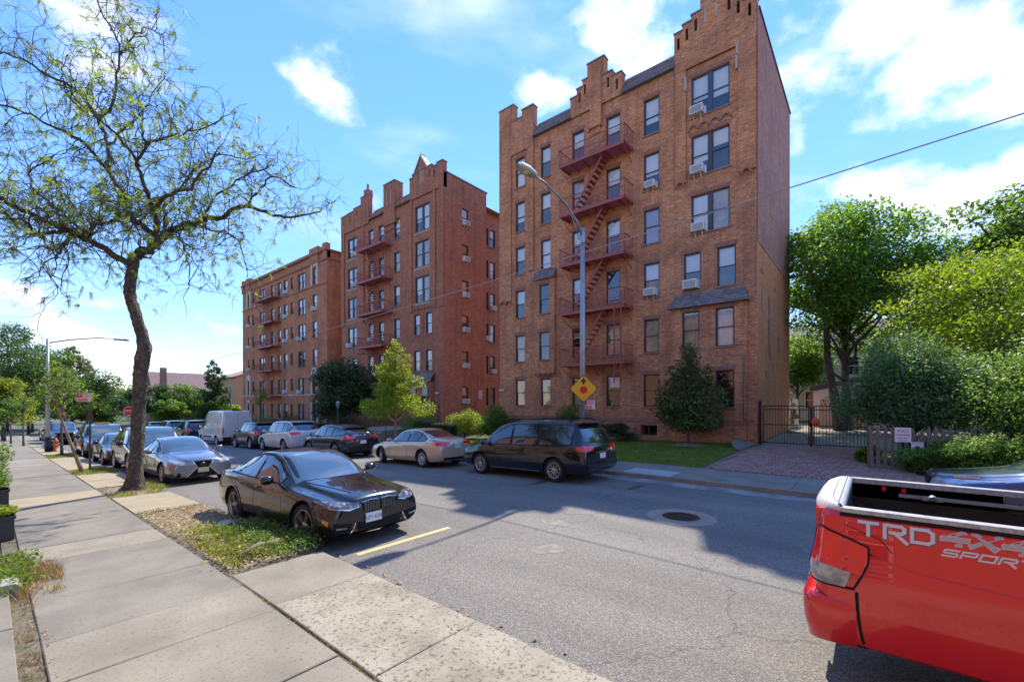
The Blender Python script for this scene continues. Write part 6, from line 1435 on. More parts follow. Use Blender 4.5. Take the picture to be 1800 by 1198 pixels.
# ---------------------------------------------------------------- vegetation
def quads_mesh(name, P, mat):
    """P: (n,4,3) array"""
    n = len(P); me = bpy.data.meshes.new(name); me.vertices.add(4*n); me.vertices.foreach_set('co', P.reshape(-1).astype(np.float32))
    me.loops.add(4*n); me.loops.foreach_set('vertex_index', np.arange(4*n, dtype=np.int32)); me.polygons.add(n)
    me.polygons.foreach_set('loop_start', np.arange(0, 4*n, 4, dtype=np.int32)); me.materials.append(mat); me.update(); me.validate(); return me
def leaf_quads(pos, size, up=.5, aspect=.55, rg=rng, droop=0.0):
    n = len(pos); nr = rg.normal(size=(n, 3)); nr[:, 2] = np.abs(nr[:, 2])+up; nr /= np.linalg.norm(nr, axis=1)[:, None]
    t = rg.normal(size=(n, 3)); t[:, 2] -= droop; t -= nr*(t*nr).sum(1)[:, None]; t /= np.linalg.norm(t, axis=1)[:, None]; b = np.cross(nr, t)
    s = (size*(.65+.7*rg.random(n)))[:, None] if np.isscalar(size) else size[:, None]
    fold = nr*s*.12
    return np.stack([pos-t*s*.5, pos+b*s*.5*aspect+fold, pos+t*s*.5, pos-b*s*.5*aspect+fold], 1)
def blob_points(n, c, r, rg=rng, shell=.55, low=.75):
    v = rg.normal(size=(n, 3)); v /= np.linalg.norm(v, axis=1)[:, None]
    rad = shell+(1-shell)*rg.random(n)**.7; p = v*rad[:, None]; p[:, 2] = np.where(p[:, 2] < 0, p[:, 2]*low, p[:, 2])
    return np.array(c)+p*np.array(r)
def limb(b, p0, p1, r0, r1, rg, wob=.12, n=6, k=6):
    p0, p1 = np.array(p0, float), np.array(p1, float); L = np.linalg.norm(p1-p0); pts = []
    off = np.zeros(3)
    for i in range(k+1):
        t = i/k; q = p0+(p1-p0)*t; 
        if 0 < i < k: off = off*.5+rg.normal(size=3)*wob*L*.35; q = q+off*math.sin(PI*t)
        q[2] += .12*L*math.sin(PI*t)*.6; pts.append(tuple(q))
    b.tube(pts, [r0+(r1-r0)*i/k for i in range(k+1)], n)
    return pts
def tree(name, label, cat, base, H, crown, nb, nl, ls, lm, bark, tr, group=None, shape='round', seed=1, up=.5, crown0=None, lean=(0, 0), blob=.34, aspect=.6, multi=1, flat=1.0, twigs=1.0):
    rg = np.random.default_rng(seed); root = empty(name, base, label, cat, group); cx, cy = lean; c0 = crown0 if crown0 is not None else H*.3; hc = H-c0
    cen = []
    for i in range(nb):
        t = (i+.5)/nb
        if shape == 'cone':
            z = c0+hc*t**.9*.97; rr = crown*(1-t**.9)**.8*1.0+.1*crown; a = i*2.4+rg.random(); rad = rr*(.25+.85*rg.random()); r_ = max(.12*crown, rr*(.28+.34*rg.random()))
            cen.append(((rad*math.cos(a)+cx*z/H, rad*math.sin(a)+cy*z/H, z), (r_, r_, r_*.65*flat)))
        elif shape == 'layer':
            z = c0+hc*t; rr = crown*math.sqrt(max(.1, 1-(t*.9)**2)); a = i*2.4+rg.random()*.8; rad = rr*(.25+.75*rg.random()); r_ = crown*blob*(.7+.5*rg.random())
            cen.append(((rad*math.cos(a)+cx*z/H, rad*math.sin(a)+cy*z/H, z-rad*.10), (r_, r_, r_*.22)))
        elif shape == 'bush':
            a = i*2.4+rg.random(); u = rg.random()**.6; z = c0+hc*(.25+.6*rg.random())*(1-.35*u); rad = crown*.68*u; r_ = crown*blob*(.75+.6*rg.random())
            cen.append(((rad*math.cos(a), rad*math.sin(a), z), (r_, r_, r_*.85)))
        else:
            v = rg.normal(size=3); v /= np.linalg.norm(v); u = (.25+.75*rg.random())
            z = c0+hc*.5+v[2]*hc*.5*u*.80; sh = math.sqrt(max(.15, 1-((z-c0-hc*.42)/(hc*.62))**2)); r_ = crown*blob*(.6+.65*rg.random())
            cen.append(((v[0]*crown*u*sh*.85+cx*z/H, v[1]*crown*u*sh*.85+cy*z/H, z), (r_, r_, r_*.75*flat)))
    b = MB()
    if tr > 0:
        for m_ in range(multi):
            a = m_*2.4; ox, oy = (0, 0) if multi == 1 else (tr*1.5*math.cos(a), tr*1.5*math.sin(a))
            kx = rg.normal(size=4)*tr*.7; top = H*(.80 if shape != 'bush' else .45); sp = 0 if multi == 1 else crown*.22
            pts = [(ox*(1+2*t)+sp*t*math.cos(a)+kx[min(3, int(t*4))]*t+cx*t, oy*(1+2*t)+sp*t*math.sin(a)+kx[(int(t*4)+1) % 4]*t+cy*t, -.15+(top+.15)*t) for t in np.linspace(0, 1, 9)]
            b.tube(pts, [tr*1.35, tr*1.05]+[tr*(1-.82*t) for t in np.linspace(.2, 1, 7)], 9)
        for (c, r_) in cen[::max(1, int(len(cen)/40))]:
            zt_ = max(c0*.75, min(H*.72, c[2]-.35*math.hypot(c[0], c[1])-.1*H)); limb(b, (cx*zt_/H, cy*zt_/H, zt_), c, tr*.38, tr*.07, rg, n=5, k=5)
            for q in range(int(3*twigs)):
                d = rg.normal(size=3)*np.array(r_)*.7; limb(b, c, np.array(c)+d, tr*.09, tr*.03, rg, n=4, k=3)
        b.build('trunk', bark, root, loc=(0, 0, 0))
    w = np.array([r_[0]*r_[1] for c, r_ in cen]); w = w/w.sum(); P = []
    for (c, r_), q in zip(cen, w): P.append(blob_points(max(4, int(nl*q)), c, r_, rg))
    P = np.concatenate(P); P = P[P[:, 2] > .03]; P = P+rg.normal(size=P.shape)*crown*.03
    link('crown', quads_mesh('crown', leaf_quads(P, ls, up, aspect, rg), lm), root, (0, 0, 0))
    return root
LM = {}
LM['dark'] = leaf_mat('leaf_dark_green', (0.034, 0.067, 0.022), (0.079, 0.134, 0.037), .35)
LM['mid'] = leaf_mat('leaf_mid_green', (0.055, 0.104, 0.024), (0.159, 0.232, 0.049), .5)
LM['maple'] = leaf_mat('leaf_maple', (0.061, 0.122, 0.030), (0.183, 0.268, 0.049), .55)
LM['blue'] = leaf_mat('leaf_blue_green', (0.061, 0.116, 0.061), (0.171, 0.244, 0.110), .4)
LM['shrub'] = leaf_mat('leaf_shrub_green', (0.073, 0.134, 0.037), (0.220, 0.305, 0.073), .45)
LM['yell'] = leaf_mat('leaf_yellow_green', (.10, .16, .014), (.30, .31, .025), .5)
LM['dogwood'] = leaf_mat('leaf_dogwood', (.09, .15, .015), (.27, .31, .03), .5)
LM['lime'] = leaf_mat('leaf_lime', (.12, .16, .02), (.26, .26, .03), .5)
LM['locust'] = leaf_mat('leaf_locust', (.09, .16, .03), (.30, .33, .06), .55)
LM['olive'] = leaf_mat('leaf_olive', (0.085, 0.098, 0.043), (0.207, 0.195, 0.085), .4)
LM['silver'] = leaf_mat('leaf_silver', (.11, .14, .08), (.26, .28, .18), .35)
LM['hedge'] = leaf_mat('leaf_hedge', (0.024, 0.049, 0.017), (0.061, 0.104, 0.027), .25)
LM['red'] = leaf_mat('leaf_reddish', (.12, .05, .03), (.16, .12, .04), .3)
LM['glossy'] = leaf_mat('leaf_glossy_dark', (0.030, 0.055, 0.020), (0.091, 0.122, 0.043), .25, rough=.3)
LM['magn'] = leaf_mat('leaf_magnolia', (.05, .065, .02), (.15, .16, .05), .3, rough=.35)
LM['grass'] = leaf_mat('grass_blades', (.10, .17, .022), (.22, .29, .045), .45)
LM['weed'] = leaf_mat('weed_leaves', (.09, .12, .02), (.34, .33, .08), .4)
LM['straw'] = leaf_mat('straw', (.30, .21, .11), (.48, .38, .22), .2)
LM['dry'] = leaf_mat('dry_leaves', (.24, .13, .06), (.42, .28, .15), .2)

# ---- the honey locust: limbs laid out one by one
LIMBS = {
 'trunk': [(2.56, 15.69, -0.24), (2.6, 15.64, 0.83), (2.63, 15.61, 1.77), (2.67, 15.56, 2.71), (2.71, 15.51, 3.34), (2.75, 15.46, 3.87), (2.65, 15.58, 4.43), (2.57, 15.68, 4.83), (2.49, 15.78, 5.3), (2.51, 15.75, 5.77), (2.54, 15.72, 6.08)],
 'L1': [(2.54, 15.72, 6.08), (2.19, 15.67, 6.22), (1.68, 15.65, 6.48), (1.3, 15.65, 6.6), (0.84, 15.57, 6.76), (0.38, 15.49, 6.9), (0.04, 15.43, 7.1), (-0.32, 15.56, 7.32)],
 'L2': [(1.3, 15.65, 6.6), (0.97, 16.04, 6.57), (0.75, 15.99, 6.38), (0.54, 15.77, 6.61), (0.17, 15.59, 6.78), (-0.25, 15.62, 6.92)],
 'R1': [(2.54, 15.72, 6.08), (2.63, 15.76, 6.38), (2.95, 15.69, 6.64), (3.29, 15.76, 7.13), (3.63, 15.81, 7.49), (4.18, 15.62, 7.82), (4.69, 15.47, 8.09), (5.24, 15.29, 8.52), (5.98, 15.18, 8.43), (6.63, 15.01, 8.53), (7.31, 14.67, 8.85)],
 'C1': [(2.98, 15.65, 6.74), (2.96, 15.36, 7.54), (2.72, 15.03, 7.97), (2.53, 14.78, 8.47), (2.56, 14.43, 8.84), (2.48, 14.22, 9.22)],
 'C2': [(2.95, 15.69, 7.04), (2.74, 16.41, 7.5), (2.62, 16.87, 7.75), (2.57, 17.24, 8.42), (2.43, 17.73, 9.01), (2.33, 17.99, 9.57), (2.39, 18.24, 10.28), (2.22, 18.61, 10.99), (2.28, 18.52, 11.3), (2.48, 18.44, 11.54), (2.58, 18.48, 12.4), (2.68, 18.51, 13.38), (2.57, 18.8, 14.16), (2.34, 19.08, 14.76), (2.23, 19.21, 15.49)],
 'C3': [(2.22, 18.61, 10.99), (1.73, 18.41, 11.6), (1.21, 18.09, 11.58), (0.61, 17.57, 11.45), (0.09, 17.09, 11.23)],
 'C4': [(2.43, 17.73, 9.01), (1.98, 17.64, 9.6), (1.69, 17.52, 9.82), (1.12, 17.42, 9.91), (0.59, 17.12, 9.9), (0.09, 16.78, 9.73)],
 'L3': [(1.68, 15.65, 6.48), (1.76, 15.87, 6.96), (2.05, 15.83, 7.12), (2.34, 15.8, 7.37), (2.37, 16.24, 7.87), (1.95, 17.2, 8.05)],
 'L4': [(1.7, 15.63, 6.64), (1.38, 16.64, 7.16), (1.11, 17.59, 7.77), (0.82, 18.25, 8.35), (0.77, 18.62, 8.93), (1.22, 18.24, 9.45)],
 'R2': [(3.29, 15.76, 7.13), (3.35, 16.31, 7.92), (3.64, 16.73, 8.67), (4.07, 16.85, 9.4), (4.41, 16.9, 10.06)],
 'R3': [(2.96, 15.36, 7.54), (3.1, 14.41, 7.82), (3.28, 13.41, 7.76), (3.35, 12.7, 7.98), (3.55, 12.0, 8.21)],
 'R4': [(5.24, 15.29, 8.52), (5.39, 14.63, 8.88), (5.54, 13.99, 9.13), (5.87, 13.28, 8.69)],
 'D1': [(3.86, 15.69, 7.64), (4.05, 14.83, 7.34), (4.28, 13.93, 6.99), (4.41, 13.46, 6.71), (4.48, 13.07, 5.94)],
 'D2': [(3.53, 15.77, 7.39), (3.52, 15.16, 6.77), (3.59, 14.77, 6.14), (3.54, 14.67, 5.56)],
 'U1': [(2.56, 14.43, 8.84), (2.81, 13.67, 8.91), (3.14, 12.81, 8.85), (3.51, 11.73, 8.98)],
 'U2': [(2.68, 18.51, 13.38), (2.87, 17.67, 13.58), (3.08, 16.94, 13.62), (3.31, 16.35, 13.28)],
 'U3': [(2.53, 14.78, 8.47), (2.04, 14.13, 8.76), (1.42, 13.93, 9.05), (1.02, 13.47, 9.13)],
 'U4': [(4.18, 15.62, 7.82), (4.21, 14.64, 8.25), (4.59, 13.56, 8.62), (4.91, 12.86, 8.75)],
 'F1': [(1.3, 15.65, 6.6), (1.16, 15.34, 6.02), (0.92, 15.31, 5.75), (0.78, 15.33, 5.37)],
 'M1': [(2.39, 18.24, 10.28), (2.9, 18.25, 11.22), (3.41, 18.27, 12.32), (3.78, 18.29, 13.29)],
}
RAD = {'L1': (.095, .04), 'L2': (.05, .025), 'R1': (.145, .025), 'C1': (.075, .022), 'C2': (.085, .018), 'C3': (.05, .02), 'C4': (.05, .02), 'L3': (.05, .018), 'L4': (.045, .015), 'R2': (.06, .02), 'R3': (.055, .02), 'R4': (.04, .015), 'D1': (.035, .012), 'D2': (.03, .010), 'U1': (.03, .012), 'U2': (.03, .01), 'U3': (.035, .012), 'U4': (.04, .014), 'F1': (.03, .01), 'M1': (.035, .012)}
lroot = empty('honey_locust_tree', (2.56, 15.69, -.15), 'bent honey locust with a sparse feathery crown growing beside the near pavement', 'tree', abs_=True)
rg = np.random.default_rng(11)
def smooth(pts, k=3):
    pts = [np.array(p) for p in pts]; out = []
    for i in range(len(pts)-1):
        p0, p1, p2, p3 = pts[max(i-1, 0)], pts[i], pts[i+1], pts[min(i+2, len(pts)-1)]
        for j in range(k):
            t = j/k; out.append(.5*((2*p1)+(-p0+p2)*t+(2*p0-5*p1+4*p2-p3)*t*t+(-p0+3*p1-3*p2+p3)*t**3))
    out.append(pts[-1]); return out
# trunk with knots and root flare
tp = smooth(LIMBS['trunk'], 6); nT = len(tp); b = MB(); vs = []; NS = 20
for i, p in enumerate(tp):
    z = p[2]-tp[0][2]; r_ = .152+.15*math.exp(-z/.22)-.004*z+(.03 if 3.0 < z < 4.4 else 0)*math.sin((z-3.0)/1.4*PI)
    for j in range(NS):
        a = 2*PI*j/NS; rr = r_*(1+.10*math.sin(3*a+z*1.3)+.07*math.sin(7*a+z*2.1)+.075*rg.normal()+(.55*max(0, math.sin(2.5*a+.8)))*math.exp(-z/.25))
        vs.append((p[0]+rr*math.cos(a), p[1]+rr*math.sin(a), p[2]))
b.add(vs, [(i*NS+j, i*NS+(j+1) % NS, (i+1)*NS+(j+1) % NS, (i+1)*NS+j) for i in range(nT-1) for j in range(NS)], 0, True)
b.build('trunk', MT['bark'], lroot)
tips = []; br = MB(); tw = MB()
def twig(p, d, L, r, depth):
    k = max(3, int(L/.16)); pts = [p.copy()]; d = d/np.linalg.norm(d)
    for i in range(k):
        d = d+rg.normal(size=3)*.34+np.array([0, 0, -.05 if depth else .05]); d /= np.linalg.norm(d); pts.append(pts[-1]+d*L/k)
    tw.tube([tuple(q) for q in pts], [r*(1-.7*i/k) for i in range(k+1)], 4 if depth else 5, cap=False)
    for i, q in enumerate(pts[1:]):
        if depth >= 1: tips.append((q, d.copy()))
        if depth < 2 and rg.random() < (.5 if depth == 0 else .34):
            nd = d*.5+rg.normal(size=3)*.8; twig(q, nd, L*(.5+.35*rg.random()), max(.0045, r*.58), depth+1)
for nme, pts in LIMBS.items():
    if nme == 'trunk': continue
    sp = smooth(pts, 4); r0, r1 = RAD[nme]; n = len(sp)
    for i in range(1, n-1): sp[i] = sp[i]+rg.normal(size=3)*.03
    br.tube([tuple(p) for p in sp], [r0+(r1-r0)*(i/(n-1))**.8 for i in range(n)], 8)
    L = sum(np.linalg.norm(sp[i+1]-sp[i]) for i in range(n-1)); s0 = 3 if nme in ('L1', 'R1', 'C2', 'C1') else 1
    for i in range(s0, n):
        t = i/(n-1); d = sp[min(i+1, n-1)]-sp[max(i-1, 0)]; d /= np.linalg.norm(d)
        for q in range(2 if rg.random() < .2 else (1 if rg.random() < .85 else 0)):
            nd = d*.45+rg.normal(size=3)*.75+np.array([0, 0, .18 if nme[0] != 'D' else -.5]); twig(sp[i], nd, .6+1.0*rg.random(), .015*(1.2-.5*t), 0)
    twig(sp[-1], d, 1.3, r1*.7, 0)
br.build('limb', MT['bark'], lroot); tw.build('twig', MT['bark'], lroot)['kind'] = 'stuff'
# feathery compound leaves
Q = []
for (p, d) in tips:
    if rg.random() < .10:
        for _ in range(3):
            ax = rg.normal(size=3)*.8+d*.6; ax[2] -= .55; ax /= np.linalg.norm(ax); side = np.cross(ax, rg.normal(size=3)); side /= np.linalg.norm(side); Lf = .14+.12*rg.random(); nr = np.cross(ax, side)
            Q.append([p, p+nr*.004, p+ax*Lf+nr*.002, p+ax*Lf])
            for k in range(8):
                c = p+ax*Lf*(k+.5)/8+np.array([0, 0, -.02*(k/8)**2])
                for sg in (1, -1):
                    u = side*sg+nr*.25; l_ = .042*(1.1-.06*k); w_ = .0115; Q.append([c, c+u*l_*.5+ax*w_, c+u*l_+ax*.006, c+u*l_*.5-ax*w_])
print('locust leaflets', len(Q), 'tips', len(tips))
lf = link('foliage', quads_mesh('foliage', np.array(Q), LM['locust']), lroot); lf['kind'] = 'stuff'

# ---- far side planting
def P(x, y, dz=0.0): return (x, y, lz(x, y)-.03+dz)
tree('small_magnolia', 'small dark glossy-leaved tree standing on the lawn of the nearest building', 'tree', P(21.2, 6.75), 4.9, 1.75, 64, 9500, .14, LM['magn'], MT['bark2'], .07, seed=3, crown0=.95, shape='cone', flat=1.0)
o = mound('mulch_ring', 20.4, 22.0, 6.0, 7.5, .15, .08, MT['soil'], lot, 8, 21); o.location.z = .13
tree('evergreen_shrub', 'rounded upright green shrub behind the street lamp pole', 'shrub', P(22.2, 13.9), 2.75, .95, 26, 7000, .075, LM['mid'], MT['bark2'], .04, seed=5, crown0=.05, shape='bush', blob=.5)
tree('low_shrub', 'low flat dark spreading shrub against the nearest building wall', 'shrub', P(22.1, 10.9), .98, 1.05, 16, 4500, .07, LM['hedge'], MT['bark2'], .05, seed=6, crown0=.30, shape='layer', blob=.4)
tree('low_shrub', 'small clipped dark shrub at the foot of the nearest building', 'shrub', P(22.2, 10.2), .42, .55, 8, 1500, .06, LM['hedge'], MT['bark2'], .0, seed=7, crown0=.02, shape='bush', blob=.6)
tree('yellow_green_shrub', 'bright yellow-green rounded shrub near the left corner of the nearest building', 'shrub', P(21.9, 16.0), 1.65, .85, 16, 4500, .07, LM['yell'], MT['bark2'], .03, seed=8, crown0=.05, shape='bush', blob=.5)
tree('yellow_green_shrub', 'low yellow-green shrub just right of the bright rounded one', 'shrub', P(21.6, 15.0), 1.0, .6, 10, 2200, .06, LM['lime'], MT['bark2'], .03, seed=9, crown0=.05, shape='bush', blob=.5)
tree('reddish_shrub', 'small reddish-leaved shrub above the minivan roof', 'shrub', P(21.0, 17.0), 1.75, .8, 12, 2600, .08, LM['red'], MT['bark2'], .03, seed=10, crown0=.05, shape='bush', blob=.45)
tree('large_shrub', 'dark green bushy shrub in front of the gap between the two nearest buildings', 'shrub', P(21.0, 18.8), 2.45, 1.45, 26, 8500, .10, LM['mid'], MT['bark2'], .05, seed=11, crown0=.05, shape='bush', blob=.42)
tree('large_shrub', 'loose pale yellow-green shrub left of the dark green bushy one', 'shrub', P(20.2, 20.9), 2.5, 1.35, 26, 7000, .10, LM['lime'], MT['bark2'], .05, seed=12, crown0=.05, shape='bush', blob=.38)
for i, (x, y, h_) in enumerate(((22.0, 25.6, 2.9), (22.6, 23.4, 2.3), (24.4, 24.0, 3.1), (25.6, 22.6, 3.0))):
    tree('columnar_juniper', ['narrow spiral juniper at the corner of the middle building', 'short narrow juniper below the side windows of the middle building', 'pointed juniper below the small wall plaque in the side yard', 'pointed juniper deepest in the side yard between the buildings'][i], 'shrub', P(x, y), h_, .32, 18, 2600, .06, LM['dark'], MT['bark2'], .03, group='narrow junipers beside the middle building', shape='cone', seed=20+i, crown0=.1, flat=1.3)
tree('topiary_ball', 'clipped rounded shrub with a sunlit yellow top beside the stairs', 'shrub', P(18.7, 24.0), 2.2, 1.2, 34, 12000, .055, LM['mid'], MT['bark2'], .05, seed=31, crown0=.02, shape='bush', blob=.62)
tree('topiary_ball', 'large clipped dome shrub left of the entrance stairs', 'shrub', P(18.9, 33.2), 2.2, 1.8, 40, 14000, .06, LM['hedge'], MT['bark2'], .05, seed=32, crown0=.02, shape='bush', blob=.6)
tree('broad_magnolia', 'broad dark evergreen magnolia hiding the lower left of the middle building', 'tree', P(20.0, 35.8), 6.8, 3.6, 60, 20000, .20, LM['glossy'], MT['bark2'], .14, seed=33, crown0=.7, blob=.32)
tree('street_sapling', 'bright yellow-green young maple on a slender orange trunk by the far kerb', 'tree', P(14.5, 20.5), 6.1, 1.5, 60, 8000, .13, LM['yell'], MT['bark3'], .065, seed=34, crown0=1.95, shape='cone', blob=.3)
tree('dark_shrub', 'dark low shrubs in front of the farthest building entrance', 'shrub', P(20.3, 47.8), 1.9, 2.1, 22, 6000, .10, LM['hedge'], MT['bark2'], .04, seed=35, crown0=.03, shape='bush', blob=.45)
tree('dark_shrub', 'dark low shrub under the middle windows of the farthest building', 'shrub', P(20.6, 55), 1.8, 2.0, 20, 5000, .10, LM['mid'], MT['bark2'], .04, seed=36, crown0=.03, shape='bush', blob=.45)
tree('dark_shrub', 'green clipped shrub at the far left end of the farthest building', 'shrub', P(20.4, 62.5), 2.0, 2.0, 20, 5000, .10, LM['hedge'], MT['bark2'], .04, seed=37, crown0=.03, shape='bush', blob=.5)
tree('bare_street_tree', 'thin pale-trunked street tree in front of the farthest building', 'tree', P(16.5, 45.0), 5.0, .9, 14, 900, .12, LM['lime'], MT['bark3'], .09, seed=38, crown0=2.4, blob=.3)
def hedge(label, x0, x1, y0, y1, h, n, seed):
    root = empty('clipped_hedge', P((x0+x1)/2, (y0+y1)/2), label, 'hedge'); rg2 = np.random.default_rng(seed); cx, cy = (x0+x1)/2, (y0+y1)/2
    a, c = (x1-x0)/2, (y1-y0)/2; pts = []
    for f in range(3):
        m_ = n//3; u = rg2.uniform(-1, 1, (m_, 3))
        if f == 0: u[:, 2] = 1+.04*rg2.normal(size=m_)
        elif f == 1: u[:, 0] = -1-.06*np.abs(rg2.normal(size=m_))
        else: u[:, 1] = -1-.03*np.abs(rg2.normal(size=m_))
        pts.append(np.stack([u[:, 0]*a, u[:, 1]*c, (u[:, 2]+1)/2*h], 1))
    b = MB(); b.box(-a*.93, a*.93, -c*.98, c*.98, 0, h*.95); b.build('hedge_core', MT['hedgecore'], root, loc=(0, 0, 0))
    link('foliage', quads_mesh('f', leaf_quads(np.concatenate(pts), .06, .3, .6, rg2), LM['hedge']), root, (0, 0, 0))
MT['hedgecore'] = M('hedge_core', (.018, .025, .010), .95)
hedge('dark clipped box hedge right of the entrance stairs of the middle building', 18.4, 19.1, 20.5, 24.0, 1.15, 9000, 1)
hedge('dark clipped hedge left of the round dome shrub', 18.4, 19.1, 35.5, 44.0, 1.1, 9000, 2)
hedge('dark hedge in front of the farthest building', 18.2, 18.9, 49, 66, 1.0, 9000, 3)
# ---- right side: yard trees and the overgrown fence
tree('maple_tree', 'tall dark green maple behind the iron gate', 'tree', P(35.0, 1.4), 15.6, 5.8, 90, 36000, .22, LM['maple'], MT['bark'], .27, seed=41, crown0=3.3, blob=.24, multi=2)
tree('dogwood_tree', 'wide layered yellow-green tree spreading above the overgrown fence', 'tree', P(26.6, -4.4), 8.0, 5.4, 46, 26000, .13, LM['dogwood'], MT['bark'], .17, seed=42, crown0=3.6, shape='layer', blob=.27, lean=(0, .6))
tree('backyard_tree', 'dark green tree with a ragged top at the right edge behind the yellow-green one', 'tree', P(34.5, -5.6), 14.2, 4.0, 60, 24000, .22, LM['mid'], MT['bark'], .2, seed=43, crown0=3.0, blob=.28)
tree('backyard_tree', 'yellowish tree standing between the maple and the layered yellow-green tree', 'tree', P(41, -4.5), 11.3, 4.2, 50, 16000, .22, LM['lime'], MT['bark'], .2, seed=44, crown0=2.5, blob=.3)
tree('backyard_tree', 'small tree with sunlit leaves directly behind the brick corner and the gate', 'tree', P(41, 7.5), 7.5, 2.6, 26, 8000, .2, LM['lime'], MT['bark'], .12, seed=45, crown0=2.2, blob=.32)
tree('overgrown_shrub', 'large dark blue-green shrub overhanging the right gate post', 'shrub', P(20.7, -1.0), 4.75, 2.5, 70, 46000, .095, LM['blue'], MT['bark'], .07, seed=46, crown0=.5, shape='bush', blob=.34, multi=3)
tree('overgrown_shrub', 'tall green shrub leaning over the middle of the picket fence', 'shrub', P(19.6, -3.7), 4.5, 2.4, 66, 42000, .085, LM['shrub'], MT['bark'], .06, seed=47, crown0=.4, shape='bush', blob=.34, multi=3)
tree('overgrown_shrub', 'pale silvery shrub at the right edge behind the picket fence', 'shrub', P(18.9, -6.0), 4.6, 2.3, 60, 36000, .08, LM['silver'], MT['bark'], .06, seed=48, crown0=.4, shape='bush', blob=.34, multi=3)
for i, (x, y, r_, m_, lab) in enumerate(((17.7, -.95, .6, 'shrub', 'low dark shrub poking through the pickets under the two fence signs'), (17.2, -2.2, .95, 'shrub', 'low green shrub spilling through the pickets right of the fence signs'), (17.0, -3.9, 1.05, 'blue', 'low green shrub in front of the pickets above the blue car hood'), (16.9, -5.7, 1.1, 'olive', 'low olive shrub at the right edge of the picket fence'), (19.2, .15, .45, 'lime', 'small yellowish shrub at the foot of the right gate post'), (17.55, -1.6, .7, 'mid', 'leafy sprawling shrub directly right of the white emblem notice'), (17.1, -3.05, .85, 'mid', 'sprawling shrub hiding the middle pickets of the wooden fence'), (17.0, -4.9, .95, 'shrub', 'bright sprawling shrub between the blue car hood and the pickets'))):
    tree('low_shrub', lab, 'shrub', P(x, y), r_*1.7, r_, 30, int(7000*r_)+1500, .07, LM[m_], MT['bark2'], .03, seed=150+i, crown0=.03, shape='bush', blob=.27)
tree('backyard_tree', 'leafy tree filling the gap behind the garage roof', 'tree', P(47, -2.5), 8.5, 4.0, 40, 12000, .24, LM['shrub'], MT['bark'], .14, seed=57, crown0=1.2, blob=.33)
tree('backyard_tree', 'leafy tree hiding the lower part of the pale yellow house', 'tree', P(48.5, 5.5), 8.8, 3.8, 40, 12000, .24, LM['maple'], MT['bark'], .14, seed=58, crown0=1.4, blob=.33)
tree('backyard_tree', 'bushy green tree behind the overgrown shrubs at the right edge', 'tree', P(24.5, -8.2), 5.6, 3.0, 36, 14000, .15, LM['shrub'], MT['bark'], .12, seed=59, crown0=.8, blob=.35)
tree('small_conifer', 'small dark shrub between the white railing and the yard', 'shrub', P(35.5, 4.6), 2.6, .8, 14, 2500, .1, LM['dark'], MT['bark2'], .05, seed=56, crown0=.2, shape='cone')
# ---- left side and the far end of the street
far = [(1.8, 101, 17.5, 7.2, 'dark', 'round', 'largest dark green tree at the left edge beyond the second lamp post'), (-4, 110, 15.5, 7, 'mid', 'round', 'green tree at the very left edge behind the largest dark one'), (6.2, 103, 14.8, 5.0, 'mid', 'round', 'dark ragged tree just right of the second lamp post'),
       (9.2, 106, 14.3, 4.6, 'olive', 'cone', 'thin-leaved tapering tree right of the second lamp post'), (.9, 64, 6.5, 2.6, 'lime', 'round', 'yellow-green street tree over the far end of the near pavement'), (-.9, 50, 4.6, 1.9, 'mid', 'round', 'low green tree at the left edge of the pavement'),
       (3.6, 92, 13.5, 5.0, 'dark', 'round', 'dense dark tree between the second lamp post and the largest tree'), (-1.0, 74, 7.5, 3.2, 'olive', 'round', 'brownish olive tree over the left edge of the far pavement'),
       (6.6, 86, 8.6, 4.2, 'mid', 'round', 'rounded sunlit tree above the parked pickup'), (9.8, 90, 9.6, 4.6, 'dark', 'round', 'dark flat-topped tree left of the locust trunk at the street end'), (13.5, 106, 9.0, 4.4, 'lime', 'round', 'yellow-green tree above the stop sign'),
       (4.2, 97, 10.5, 4.5, 'mid', 'round', 'green tree closing the street end on the left'), (-2, 90, 9, 4, 'mid', 'round', 'broad green tree far behind the left pavement'), (16.5, 100, 9.5, 3.6, 'blue', 'round', 'blue-green tree left of the gabled house'), (20.5, 99, 8.0, 3.4, 'dark', 'round', 'dark rounded tree in front of the gabled house chimney'),
       (24, 100, 8.5, 3.6, 'mid', 'round', 'green tree in front of the gabled house wall'), (28.5, 100, 8.0, 3.0, 'olive', 'round', 'reddish olive tree at the right of the gabled house'), (21.5, 76, 10.6, 2.5, 'dark', 'cone', 'pointed conifer standing before the gabled house'),
       (17.5, 82, 5.0, 2.5, 'mid', 'round', 'low green tree above the far white minivan'), (24.5, 80, 4.5, 2.0, 'yell', 'round', 'bright yellow-green bush below the orange house'), (12, 100, 5.5, 3.2, 'mid', 'round', 'low green tree at the end of the road')]
for i, (x, y, h_, r_, m_, sh, lab) in enumerate(far):
    tree('far_tree' if sh == 'round' else 'conifer_tree', lab, 'tree', (x, y, gz(y)), h_, r_, 34, (9000 if y < 70 else 6500)*(3 if h_ > 14 else 1), .22 if y < 70 else .32, LM[m_], MT['bark'], .16, seed=70+i, shape=sh, crown0=h_*(.12 if i < 8 else .15), blob=.34, twigs=.4)
